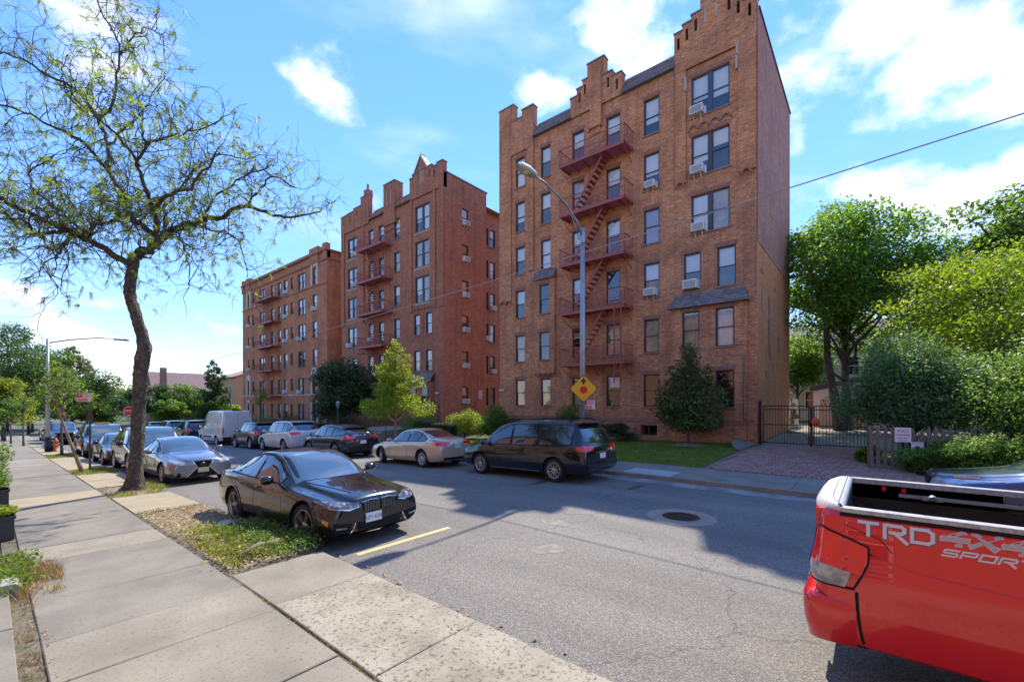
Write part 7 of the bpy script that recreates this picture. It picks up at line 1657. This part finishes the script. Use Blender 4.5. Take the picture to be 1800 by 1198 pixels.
for i, (x, y, h_, lx_, ly_, lab) in enumerate(((2.53, 33.9, 5.6, 0, 0, 'upright thin street sapling beside the far tree pit'), (2.28, 22.63, 4.3, -.95, .6, 'leaning sapling with a pale trunk beside the parking sign pole'), (1.7, 50, 4.6, 0, 0, 'thin sapling on the pavement just left of the second lamp post'), (1.2, 56, 4.4, 0, 0, 'farther thin sapling at the left of the second lamp post'))):
    tree('street_sapling', lab, 'tree', (x, y, gz(y)+.1), h_, .95, 16, 650, .12, LM['mid' if i else 'olive'], MT['bark3'] if i == 1 else MT['bark2'], .065, group='thin saplings along the near pavement', seed=90+i, crown0=h_*.45, blob=.38, lean=(lx_, ly_), twigs=1.5)
tl_ = np.random.default_rng(9); Pw = []
for k in range(46):
    x = -60+3.6*k; Pw.append(blob_points(420, (x, 128+6*tl_.random(), gz(120)+2.6), (3.4, 3, 2.6+2.2*tl_.random()), tl_, .6))
tag(link('distant_wood', quads_mesh('w', leaf_quads(np.concatenate(Pw), .5, .5, .6, tl_), LM['dark'])), 'low distant belt of green trees closing the end of the street', 'trees', kind='stuff')
struct(sheet('far_hedge_bank', -30, 60, [103, 112], .02, MT['lawn_soil']))

# ---- grass and weeds
def blades(name, x0, x1, y0, y1, n, h, mat, zf, parent=None, seed=1, w=.008, clump=None, mask=None):
    rg2 = np.random.default_rng(seed)
    if clump:
        c = np.stack([rg2.uniform(x0, x1, clump), rg2.uniform(y0, y1, clump)], 1); k = rg2.integers(0, clump, n); xy = c[k]+rg2.normal(size=(n, 2))*.075
    else: xy = np.stack([rg2.uniform(x0, x1, n), rg2.uniform(y0, y1, n)], 1)
    xy = xy[(xy[:, 0] > x0) & (xy[:, 0] < x1) & (xy[:, 1] > y0) & (xy[:, 1] < y1)]
    if mask is not None: xy = xy[mask(xy)]
    n = len(xy); z = np.array([zf(x, y) for x, y in xy]); p = np.concatenate([xy, z[:, None]], 1); a = rg2.uniform(0, 2*PI, n); d = np.stack([np.cos(a), np.sin(a), np.zeros(n)], 1); hh = (h*(.5+.9*rg2.random(n)))[:, None]
    ln = rg2.normal(size=(n, 3))*.45; ln[:, 2] = 1; up = ln*hh; ww = w*(.6+.8*rg2.random(n))[:, None]
    Q_ = np.stack([p-d*ww, p+d*ww, p+up*.6+d*ww*.8, p+up], 1); o = link(name, quads_mesh(name, Q_, mat), parent); o['kind'] = 'stuff'; return o
grass = [blades('lawn_weeds', 15.1, 22.8, 4.6, 14.0, 14000, .05, LM['lime'], lambda x, y: lz(x, y)-.03, seed=44, w=.012, clump=260), blades('lawn_dry', 15.1, 22.8, 4.6, 14.0, 9000, .05, LM['straw'], lambda x, y: lz(x, y)-.03, seed=45, w=.010, clump=150), blades('lawn_grass', 15.07, 23.0, 4.5, 20.0, 120000, .055, LM['grass'], lambda x, y: lz(x, y)-.03, seed=1, w=.009),
         blades('lawn_grass', 15.07, 18.4, 20.0, 22.0, 16000, .06, LM['grass'], lambda x, y: lz(x, y)-.03, seed=2, w=.012), blades('lawn_grass', 15.07, 18.3, 26.5, 68.0, 60000, .07, LM['grass'], lambda x, y: lz(x, y)-.03, seed=3, w=.018)]
wz = lambda x, y: gz(y)+.12
rgm = np.random.default_rng(5); holes_ = rgm.uniform([1.9, 6.2], [3.2, 12], (16, 2))
def patchy(xy): 
    d = np.min(np.linalg.norm(xy[:, None]-holes_[None], axis=2), axis=1); return d > .27
blades('weed_grass', 2.05, 3.22, 6.45, 8.9, 9000, .075, LM['weed'], wz, lw, 11, .005, clump=110, mask=patchy)
blades('weed_grass', 2.35, 3.25, 6.6, 8.8, 4200, .12, LM['weed'], wz, lw, 12, .005, clump=55)
blades('weed_grass', 2.6, 3.25, 14.7, 17.3, 2200, .08, LM['weed'], wz, lw, 13, .005, clump=60); blades('weed_grass', 1.9, 2.5, 14.6, 15.5, 700, .06, LM['weed'], wz, lw, 14, .005, clump=30)
blades('weed_grass', 1.97, 3.15, 21.7, 23.9, 5000, .06, LM['weed'], wz, lw, 15, .007, clump=120); blades('weed_grass', 1.97, 3.15, 32.3, 35.3, 3000, .06, LM['weed'], wz, lw, 16, .009, clump=80)
blades('joint_weeds', 1.925, 1.975, 1.0, 6.2, 900, .022, LM['weed'], lambda x, y: gz(y)+.105, lw, 17, .004, clump=60); blades('joint_weeds', .12, .30, 4.5, 9, 900, .05, LM['dry'], lambda x, y: gz(y)+.10, lw, 18, .004, clump=40)
blades('joint_weeds', 3.10, 3.16, 1.2, 6.3, 700, .02, LM['weed'], lambda x, y: .0, lw, 19, .004, clump=22); blades('joint_weeds', .3, 1.9, 8.97, 9.07, 300, .02, LM['weed'], lambda x, y: gz(y)+.11, lw, 20, .004, clump=40)
blades('edge_weeds', -.3, .34, 7.6, 9.4, 4500, .15, LM['weed'], lambda x, y: gz(y)+.11, lb, 21, .006, clump=70); blades('edge_weeds', .2, .62, 7.3, 8.9, 1500, .10, LM['dry'], lambda x, y: gz(y)+.12, lb, 22, .004, clump=30)
# broad weed leaves and fallen leaves
def scatter(name, x0, x1, y0, y1, n, s_, mat, z, parent, seed, up=1.2, zr_=.0, clump=None):
    rg2 = np.random.default_rng(seed); xy = np.stack([rg2.uniform(x0, x1, n), rg2.uniform(y0, y1, n)], 1)
    if clump:
        c = np.stack([rg2.uniform(x0, x1, clump), rg2.uniform(y0, y1, clump)], 1); xy = c[rg2.integers(0, clump, n)]+rg2.normal(size=(n, 2))*.09
    p = np.array([(x, y, gz(y)+z+zr_*rg2.random()) for x, y in xy]); o = link(name, quads_mesh(name, leaf_quads(p, s_, up, .6, rg2), mat), parent); o['kind'] = 'stuff'; return o
scatter('weed_leaves', 2.1, 3.15, 6.5, 9.2, 2300, .045, LM['weed'], .15, lw, 31, .8, .10, clump=70); scatter('weed_leaves', 2.6, 3.25, 6.4, 8.6, 2500, .05, LM['mid'], .16, lw, 32, .8, .14, clump=50)
scatter('fallen_leaves', 1.97, 3.15, 6.3, 11.9, 1300, .035, LM['dry'], .14, lw, 33, 1.5, .03); scatter('dead_grass', 1.97, 3.15, 6.3, 11.9, 3000, .05, LM['straw'], .145, lw, 43, 2.5, .02); scatter('fallen_leaves', .10, .36, 4, 9.5, 160, .03, LM['dry'], .118, lw, 34, 1.5, .01)
scatter('fallen_leaves', 2.0, 3.1, 14.8, 17.1, 260, .05, LM['dry'], .15, lw, 35, 1.5, .02); scatter('fallen_leaves', 3.13, 3.4, 2.0, 8, 110, .05, LM['dry'], .012, road, 36, 3, .01); scatter('fallen_leaves', 15.1, 22.8, 4.6, 14, 380, .07, LM['dry'], .22, lot, 37, 2, .1)
scatter('edge_leaves', -.3, .35, 7.6, 9.2, 1100, .06, LM['mid'], .17, lb, 38, .8, .14, clump=30)
# ---------------------------------------------------------------- street furniture and small things
# street lamp on the far kerb
lamp = empty('street_lamp', (13.9, 8.2, .10), 'tall grey street lamp by the far kerb carrying the yellow stop-ahead sign', 'street lamp')
b = MB(); b.tube([(0, 0, 0), (0, 0, 8.55)], [.115, .075], 12); b.lathe([(.17, 0), (.17, .12), (.12, .45), (.116, .5)], 12, 2); b.build('pole', MT['steel'], lamp, loc=(0, 0, 0))
b = MB(); b.tube([(0, 0, 8.2), (-.35, 0, 8.65), (-1.2, -.02, 9.05), (-2.4, -.05, 9.25), (-3.0, -.05, 9.28)], [.045, .04, .035, .03, .03], 8); b.lathe([(.09, 8.0), (.095, 8.35), (.06, 8.4)], 10, 2); b.tube([(-.1, .05, 8.1), (-.9, 0, 8.93)], .012, 5); b.build('arm', MT['steel'], lamp, loc=(0, 0, 0))
b = MB(); pr = []
for i, (t, w, h0, h1) in enumerate(((-2.9, .05, -.03, .05), (-3.05, .13, -.06, .10), (-3.4, .17, -.08, .12), (-3.75, .14, -.07, .08), (-3.85, .05, -.03, .03))):
    pr.append([(t, -w, h0), (t, -w*.8, h1*.7), (t, 0, h1), (t, w*.8, h1*.7), (t, w, h0), (t, 0, h0-.005)])
vs = [(x, y-.05, z+9.27) for r_ in pr for x, y, z in r_]; b.add(vs, [(i*6+j, i*6+(j+1) % 6, (i+1)*6+(j+1) % 6, (i+1)*6+j) for i in range(4) for j in range(6)]+[(0, 1, 2, 3, 4, 5), (29, 28, 27, 26, 25, 24)], 0, True); hd = b.build('lamp_head', M('lamp_head', (.50, .46, .38), .5), lamp, loc=(0, 0, 0))
b = MB(); b.lathe([(.001, -.06), (.08, -.05), (.12, 0)], 14, 2, 0, (-3.42, -.05, 9.2)); b.build('lamp_lens', MT['lampglass'], hd, loc=(0, 0, 0))
lamp['group'] = 'street lamps'
# signs mounted on it
def board(name, outline, t, mat, parent, loc, rz, back=None):
    """flat sign: outline in (x,z), facing local -y"""
    b = MB(); b.prism(outline, 1, 0, t); o = b.build(name, mat, parent, loc=loc); o.rotation_euler = (0, 0, rz); return o
SY = M('sign_yellow', (.85, .42, .01), .45); SR = M('sign_red', (.70, .01, .008), .45); SW = M('sign_white', (.72, .70, .68), .5); SK = M('sign_black', (.015, .015, .015), .5)
FACE = R(-62)           # signs on the poles turn towards drivers and the near pavement
sg_ = empty('warning_sign', (13.72, 8.05, 2.78), 'yellow diamond stop-ahead warning sign with black arrow and red octagon', 'traffic sign')
s = .49
def rnd_diamond(s): 
    pts = []
    for k in range(4):
        a = PI/2*k
        for d in (-.06, 0, .06): r_ = s*(.985 if d else 1.0)-(.03 if d == 0 else 0); pts.append((r_*math.cos(a+d*.9), r_*math.sin(a+d*.9)))
    return pts
bd = board('sign_plate', rnd_diamond(s), .006, SK, sg_, (0, 0, 0), FACE); bd2 = board('sign_face', rnd_diamond(s*.955), .003, SY, bd, (0, -.004, 0), 0)
b = MB(); b.prism([(-.036, .15), (.036, .15), (.036, .25), (.13, .23), (0, .385), (-.13, .23), (-.036, .25)], 1, -.003, 0); b.build('arrow', SK, bd, loc=(0, -.0045, 0))
b = MB(); b.prism([(0.14*math.cos(PI/8+PI/4*k), -.05+.14*math.sin(PI/8+PI/4*k)) for k in range(8)], 1, -.003, 0); b.build('octagon', SR, bd, loc=(0, -.0045, 0))
for z in (-.35, .42):
    b = MB(); b.lathe([(.001, -.006), (.014, -.006), (.014, 0)], 8, 1, 0, (0, 0, z)); b.build('bolt', SK, bd, loc=(0, -.006, 0))
def text_on(parent, txt, size, mat, x, z, y=-.004, sx=1.0):
    o = link('lettering', text_mesh(txt, size, mat, .0005, sx=sx), parent, (x, y, z)); o.rotation_euler = (R(90), 0, 0); return o
def parking_sign(root_name, label, loc, w, h, rz, group=None, lines=('NO', 'PARKING'), arrow=True):
    r_ = empty(root_name, loc, label, 'parking sign', group); o = board('sign_plate', [(-w/2, -h/2), (w/2, -h/2), (w/2, h/2), (-w/2, h/2)], .004, SW, r_, (0, 0, 0), rz)
    b = MB(); b.box(-w*.46, -w*.08, -.002, 0, -.02*h, .44*h); b.build('red_block', SR, o, loc=(0, -.001, 0))
    text_on(o, 'P', h*.42, SW, -w*.27, h*.07, -.004); b = MB()
    for k in range(3): b.box(-w*.02, w*.42, -.002, 0, h*(.34-.15*k), h*(.40-.15*k))
    for k in range(2): b.box(-w*.42, w*.30, -.002, 0, -h*(.16+.14*k)-h*.04, -h*(.16+.14*k)+h*.03)
    b.build('red_text_bars', SR, o, loc=(0, -.001, 0)); b = MB(); b.box(-w*.40, w*.25, -.002, 0, -h*.42, -h*.36); b.prism([(w*.25, -h*.44), (w*.36, -h*.39), (w*.25, -h*.34)], 1, -.002, 0); b.build('arrow', SR, o, loc=(0, -.001, 0)); return r_
parking_sign('parking_sign', 'small white and red parking sign on the street lamp below the diamond', (13.98, 8.02, 2.20), .50, .32, FACE)
# pole with sign on the near pavement
pl = empty('sign_post', (2.46, 22.9, -.34), 'brown steel sign post on the near pavement beside the leaning sapling', 'sign post'); b = MB(); b.box(-.03, .03, -.02, .02, 0, 3.03); b.build('post', MT['bark2'] if False else M('post_brown', (.10, .06, .045), .7), pl, loc=(0, 0, 0))
parking_sign('parking_sign', 'white and red parking sign on the brown post above the near pavement', (2.28, 22.84, 2.47), .46, .32, R(-38))
# second lamp
l2 = empty('street_lamp', (2.62, 44.1, -.92), 'second grey street lamp with a long arm far up the near pavement', 'street lamp', 'street lamps')
b = MB(); b.tube([(0, 0, 0), (0, 0, 7.6)], [.13, .08], 10); b.lathe([(.28, 0), (.28, .35), (.17, .6), (.13, .7)], 10, 2); b.build('pole', MT['steel'], l2, loc=(0, 0, 0))
b = MB(); b.tube([(0, 0, 7.3), (1.1, 0, 7.65), (2.6, -.1, 7.95), (3.6, -.1, 7.95)], [.05, .045, .04, .035], 7); b.build('arm', MT['steel'], l2, loc=(0, 0, 0)); b = MB(); b.box(3.4, 4.25, -.25, .03, 7.88, 7.98); b.box(4.0, 4.1, -.12, -.05, 7.98, 8.03); b.build('lamp_head', MT['coping'], l2, loc=(0, 0, 0))
# stop sign far away
sp = empty('stop_sign', (11.9, 76, gz(76)), 'red octagonal stop sign at the end of the street', 'stop sign'); b = MB(); b.box(-.03, .03, .01, .05, 0, 3.2); b.build('post', MT['steel'], sp, loc=(0, 0, 0))
oc = [(.62*math.cos(PI/8+PI/4*k), .62*math.sin(PI/8+PI/4*k)) for k in range(8)]; o = board('sign_plate', oc, .005, SW, sp, (0, 0, 3.0), R(-8)); b = MB(); b.prism([(x*.94, z*.94) for x, z in oc], 1, -.004, 0); b.build('sign_face', SR, o, loc=(0, -.001, 0)); text_on(o, 'STOP', .40, SW, 0, -.14, -.008)
# overhead cable
cb_ = MB(); A = Vector((11.6, -8, 7.75)); B_ = Vector((9.6, 93, 6.2)); pts = []
for k in range(49):
    t = k/48; p = A.lerp(B_, t); p.z -= 1.6*4*t*(1-t)*1.0; pts.append(tuple(p))
cb_.tube(pts, .014, 5); tag(cb_.build('overhead_cable', M('cable_grey', (.42, .36, .32), .7)), 'single thin dark overhead cable sagging along the street past the brick fronts', 'cable')
for i, (x, y, zt_) in enumerate(((11.6+1.9, -8.2, 8.3), (9.7, 93.2, 6.6))):
    r_ = empty('utility_pole', (x, y, gz(y)), ['wooden utility pole behind the right edge of the view', 'wooden utility pole at the far end of the overhead cable'][i], 'utility pole'); b = MB(); b.tube([(0, 0, 0), (0, 0, zt_-gz(y))], [.15, .11], 8); b.tube([(-2.1, .2, zt_-gz(y)-.6), (.3, .2, zt_-gz(y)-.6)], .05, 6); b.build('pole', MT['bark2'], r_, loc=(0, 0, 0))
# hydrant and bin far on the near pavement
hy = empty('fire_hydrant', (2.66, 39.0, gz(39)+.12), 'rusty orange fire hydrant beside the base of the second street lamp', 'fire hydrant'); b = MB(); b.lathe([(.17, 0), (.17, .05), (.11, .06), (.11, .55), (.14, .58), (.13, .66), (.08, .76), (.03, .80), (.03, .86), (.001, .86)], 14, 2); b.tube([(-.2, 0, .45), (.2, 0, .45)], .05, 8); b.tube([(0, -.2, .40), (0, 0, .40)], .07, 8); b.build('body', M('hydrant_orange', (.42, .14, .06), .6), hy, loc=(0, 0, 0))
bn = empty('litter_bin', (2.42, 39.3, gz(39)+.12), 'small black litter bin left of the fire hydrant', 'bin'); b = MB(); b.lathe([(.001, .01), (.22, .01), (.26, .80), (.24, .80), (.2, .1)], 16, 2); b.build('body', MT['black'], bn, loc=(0, 0, 0)); b = MB(); b.lathe([(.27, .78), (.28, .84), (.15, .93), (.14, .93)], 16, 2); b.build('lid', MT['black'], bn, loc=(0, 0, 0))

# ---- iron gate across the drive
gt = empty('iron_gate', (23.35, 2.15, .33), 'black iron double gate closing the driveway beside the brick corner', 'gate')
def gzl(y): return 0.02
bar = MB(); bar.box(-.009, .009, -.009, .009, .02, 1.78); barm = bar.mesh('bar', MT['black'])
for (y0, y1) in ((.18, 2.06), (2.20, 4.02)):
    b = MB()
    for z in (.08, .92, 1.62, 1.78): b.box(-.02, .02, y0-2.15, y1-2.15, z-.02, z+.02)
    b.box(-.025, .025, y0-2.15, y0-2.10, .05, 1.80); b.box(-.025, .025, y1-2.20, y1-2.15, .05, 1.80); lf_ = b.build('gate_leaf', MT['black'], gt, loc=(0, 0, 0))
    y = y0+.12
    while y < y1-.08: link('bar', barm, lf_, (0, y-2.15, .05)); y += .118
for yy, h_, w in ((4.13, 1.98, .06), (2.13, 1.70, .05), (.10, 1.95, .05)): b = MB(); b.box(-w, w, yy-2.15-w, yy-2.15+w, 0, h_); b.lathe([(w*1.2, h_), (w*.5, h_+.06), (.001, h_+.10)], 8, 2, 0, (0, yy-2.15, 0)); b.build('post', MT['black'], gt, loc=(0, 0, 0))
b = MB(); b.box(-.05, -.03, -.05, .09, .88, 1.05); b.build('lock_box', MT['black'], gt, loc=(0, 0, 0))
cn = empty('orange_barrier_light', (23.22, 1.98, 1.42), 'bright orange rounded lamp or bag hanging on the middle post of the iron gate', 'barrier light'); b = MB(); b.lathe([(.001, -.18), (.13, -.16), (.16, -.02), (.12, .12), (.05, .20), (.001, .21)], 14, 2); b.build('body', M('bright_orange', (.85, .14, .02), .6), cn, loc=(0, 0, 0)); b = MB(); b.tube([(0, 0, .2), (.05, .05, .26), (.08, .1, .2)], .01, 5); b.build('strap', MT['black'], cn, loc=(0, 0, 0))
# white railing by the back corner
wr = empty('white_railing', (34, 4.4, .5), 'white metal railing behind the back corner of the nearest building', 'railing'); b = MB()
for z in (.15, 1.9): b.box(0, 5, -.02, .02, z, z+.05)
rl = b.build('rail', MT['paint_white'], wr, loc=(0, 0, 0)); b = MB(); b.box(-.015, .015, -.015, .015, 0, 2.0); pm_ = b.mesh('bar', MT['paint_white'])
for k in range(26): link('bar', pm_, rl, (.2*k, 0, 0))
# white fence/wall on the right side of the yard
# ---- picket fence
pf = empty('picket_fence', (17.6, -3.3, .2), 'weathered wooden picket fence half buried in shrubs at the right edge', 'fence')
pk = MB(); pk.prism([(-.045, 0), (.045, 0), (.045, 1.22), (.0, 1.32), (-.045, 1.22)], 0, -.011, .011); pkm = pk.mesh('picket', MT['wood_fence'])
ang = math.atan2(-.75, -6.6); L_ = 7.2; st_ = Vector((18.0, .05, .20))
pf.location = st_; pf.rotation_euler = (0, 0, R(6.5))
for k in range(int(L_/.165)):
    y = -.165*k; o = link('picket', pkm, pf, (random.uniform(-.01, .01), y, random.uniform(-.04, .03))); o.rotation_euler = (random.uniform(-.03, .03), random.uniform(-.02, .02), 0); o.scale = (1, random.uniform(.85, 1.15), random.uniform(.92, 1.06))
for z in (.28, 1.0): b = MB(); b.box(.014, .05, -L_, .1, z, z+.08); b.build('rail', MT['wood_fence'], pf, loc=(0, 0, 0))
for y in (.05, -2.3, -4.6, -7.0): b = MB(); b.box(.05, .14, y-.05, y+.05, 0, 1.35); b.build('post', MT['wood_fence'], pf, loc=(0, 0, 0))
# signs on the fence
def notice(label, loc, w, h, rows, col, big=None, extra=None):
    r_ = empty('notice_sign', loc, label, 'sign'); o = board('sign_plate', [(-w/2, -h/2), (w/2, -h/2), (w/2, h/2), (-w/2, h/2)], .004, SW, r_, (0, 0, 0), R(-84))
    for (x, z, sz, t, m_, sx) in rows: text_on(o, t, sz, m_, x, z, -.0035, sx)
    return o
o = notice('faded red and white no parking notice on the picket fence near the gate', (17.78, -.68, 1.30), .38, .44, [(0.0, .07, .14, 'NO', SR, 1.2), (0, -.03, .085, 'PARKING', SR, .9), (0, -.12, .06, 'DRIVEWAY', SR, .9), (0, -.19, .06, 'IN USE', SR, 1.0)], SR)
o = notice('white notice with a dark emblem lower on the picket fence', (17.72, -1.0, .92), .28, .36, [(0, .12, .06, 'NOTICE', SR, 1.0)], SR)
b = MB(); b.lathe([(.001, -.002), (.055, -.002), (.055, 0)], 14, 1, 0, (0, 0, .02)); b.box(-.10, .10, -.002, 0, -.08, -.03); b.box(-.07, .07, -.002, 0, -.15, -.12); b.build('emblem', M('ink_blue', (.05, .06, .16), .6), o, loc=(0, -.0015, 0))

# ---- middle building entrance: stairs, lamp, railing
stt = empty('entrance_stairs', (17.2, 27.2, lz(17, 27)), 'grey stone entrance stairs of the middle building behind the parked sedan', 'stairs'); 
for k in range(5): b = MB(); b.box(.34*k-1.9, .34*k-1.9+.36 if k < 4 else 4.5, -2.2, 2.2, -.2, .16*(k+1)); b.build('step', MT['concrete'], stt, loc=(0, 0, 0))
for y in (-2.2, 2.2, 0): b = MB(); b.tube([(-1.9, y, .9), (-.3, y, 1.7), (2.5, y, 1.7)], .025, 6); [b.tube([(x, y, 0), (x, y, z)], .02, 5) for x, z in ((-1.9, .95), (-.3, 1.75), (1.2, 1.7), (2.5, 1.7))]; b.build('handrail', MT['black'], stt, loc=(0, 0, 0))
pl_ = empty('post_lamp', (16.2, 29.9, lz(16, 30)), 'black lantern post lamp beside the entrance stairs', 'post lamp'); b = MB(); b.tube([(0, 0, 0), (0, 0, 2.35)], [.07, .045], 8); b.build('pole', MT['black'], pl_, loc=(0, 0, 0)); b = MB(); b.lathe([(.06, 2.35), (.15, 2.70), (.18, 2.72), (.05, 2.86), (.001, 2.9)], 6, 2, 0, smooth=False); b.build('lantern', MT['steel'], pl_, loc=(0, 0, 0))
fr_ = empty('iron_railing', (18.1, 33, lz(18, 33)), 'low black iron railing in front of the middle building shrubs', 'railing'); b = MB()
for z in (.1, .95): b.box(-.015, .015, -3.0, 8, z, z+.03)
r0_ = b.build('rail', MT['black'], fr_, loc=(0, 0, 0)); b = MB(); b.box(-.009, .009, -.009, .009, 0, 1.0); bm2 = b.mesh('bar', MT['black'])
for k in range(70): link('bar', bm2, r0_, (0, -2.9+.155*k, 0))
# wall plaque and security lights
b = MB(); b.box(27.0, 27.45, 26.17, 26.215, 2.55, 3.3); tag(b.build('wall_plaque', MT['blind_l']), 'small pale pink plaque on the side wall of the middle building', 'plaque')
for i, (x, y, z, pl2) in enumerate(((X0-.02, 26.9, 3.0, 'security lamp near the front corner of the middle building'), (X0-.02, 20.0, 3.1, 'security lamp at the left corner of the nearest building'))):
    r_ = empty('security_light', (x, y, z), 'small white twin '+pl2, 'security light'); b = MB(); b.box(-.08, 0, -.04, .04, -.04, .04); b.lathe([(.001, -.2), (.05, -.19), (.07, -.06), (.02, -.04)], 10, 1, 0, (-.12, 0, 0)); b.lathe([(.001, .2), (.05, .19), (.07, .06), (.02, .04)], 10, 1, 0, (-.12, 0, 0)); b.build('housing', MT['paint_white'], r_, loc=(0, 0, 0))

# ---- near left edge: planters, stones
def planter(label, x, y, w, h, leafm, n, seed, hh=.45):
    r_ = empty('planter', (x, y, gz(y)+.12), label, 'planter'); b = MB(); b.box(-w, w, -w*.8, w*.8, 0, h); b.box(-w-.02, w+.02, -w*.8-.02, w*.8+.02, h-.05, h); b.build('pot', M('planter_dark', (.05, .05, .045), .8), r_, loc=(0, 0, 0))
    rg2 = np.random.default_rng(seed); p = blob_points(n, (0, 0, h+hh*.35), (w*1.25, w*1.2, hh*.6), rg2, .3); link('foliage', quads_mesh('f', leaf_quads(p, .05, .5, .55, rg2), leafm), r_, (0, 0, 0))
planter('dark box planter with low yellow-green plants at the left edge of the pavement', -.02, 11.45, .30, .40, LM['yell'], 1400, 3, .18)
planter('dark pot with a bushy green plant farther along the left edge', .0, 15.6, .30, .42, LM['mid'], 2600, 4, .60)
tree('roadside_shrub', 'green shrub reaching in at the left edge above the planters', 'shrub', (-.35, 19.0, gz(19)+.1), 1.9, .75, 18, 4000, .08, LM['mid'], MT['bark2'], .03, seed=61, crown0=.3, shape='bush', blob=.45)
st = empty('concrete_block', (.02, 7.75, gz(8)+.10), 'pale broken concrete block among the weeds at the left edge', 'block'); b = MB(); b.prism([(-.22, 0), (.20, 0), (.22, .12), (.18, .16), (-.18, .17), (-.22, .12)], 1, -.14, .16); b.build('block', MT['concrete_w'], st, loc=(0, 0, 0))
# rubble on the weedy strip
for i, (x, y, s_, lab) in enumerate(((2.25, 8.35, .10, 'grey stone at the pavement side of the weeds'), (2.62, 8.15, .09, 'dark rough stone in the middle of the weeds'), (2.95, 7.9, .10, 'white crumpled lump near the black sedan wheel'), (2.75, 9.1, .13, 'pale broken kerb piece in the weeds'), (2.6, 7.15, .12, 'flat pale stone at the near end of the weeds'))):
    r_ = np.random.default_rng(i+5); b = MB(); bm = bmesh.new(); bmesh.ops.create_icosphere(bm, subdivisions=2, radius=1)
    for v in bm.verts: v.co *= 1+.25*r_.normal()*.6; v.co.z *= .5
    me = bpy.data.meshes.new('stone'); bm.to_mesh(me); bm.free(); me.materials.append(MT['concrete_w'] if i in (2, 3, 4) else MT['concrete_b']); o = link('stone', me, None, (x, y, gz(y)+.16)); o.scale = (s_*1.4, s_, s_); o.rotation_euler = (0, 0, i*1.3); tag(o, lab, 'stone')
b = MB(); rg2 = np.random.default_rng(4); ctrl = [(2.2, 6.75, .17), (2.5, 6.9, .21), (2.75, 6.95, .19), (3.0, 7.15, .18)]; b.tube(ctrl, [.03, .04, .035, .02], 6); tag(b.build('dead_branch', MT['bark3']), 'pale dead branch lying across the weeds near the pavement corner', 'branch')
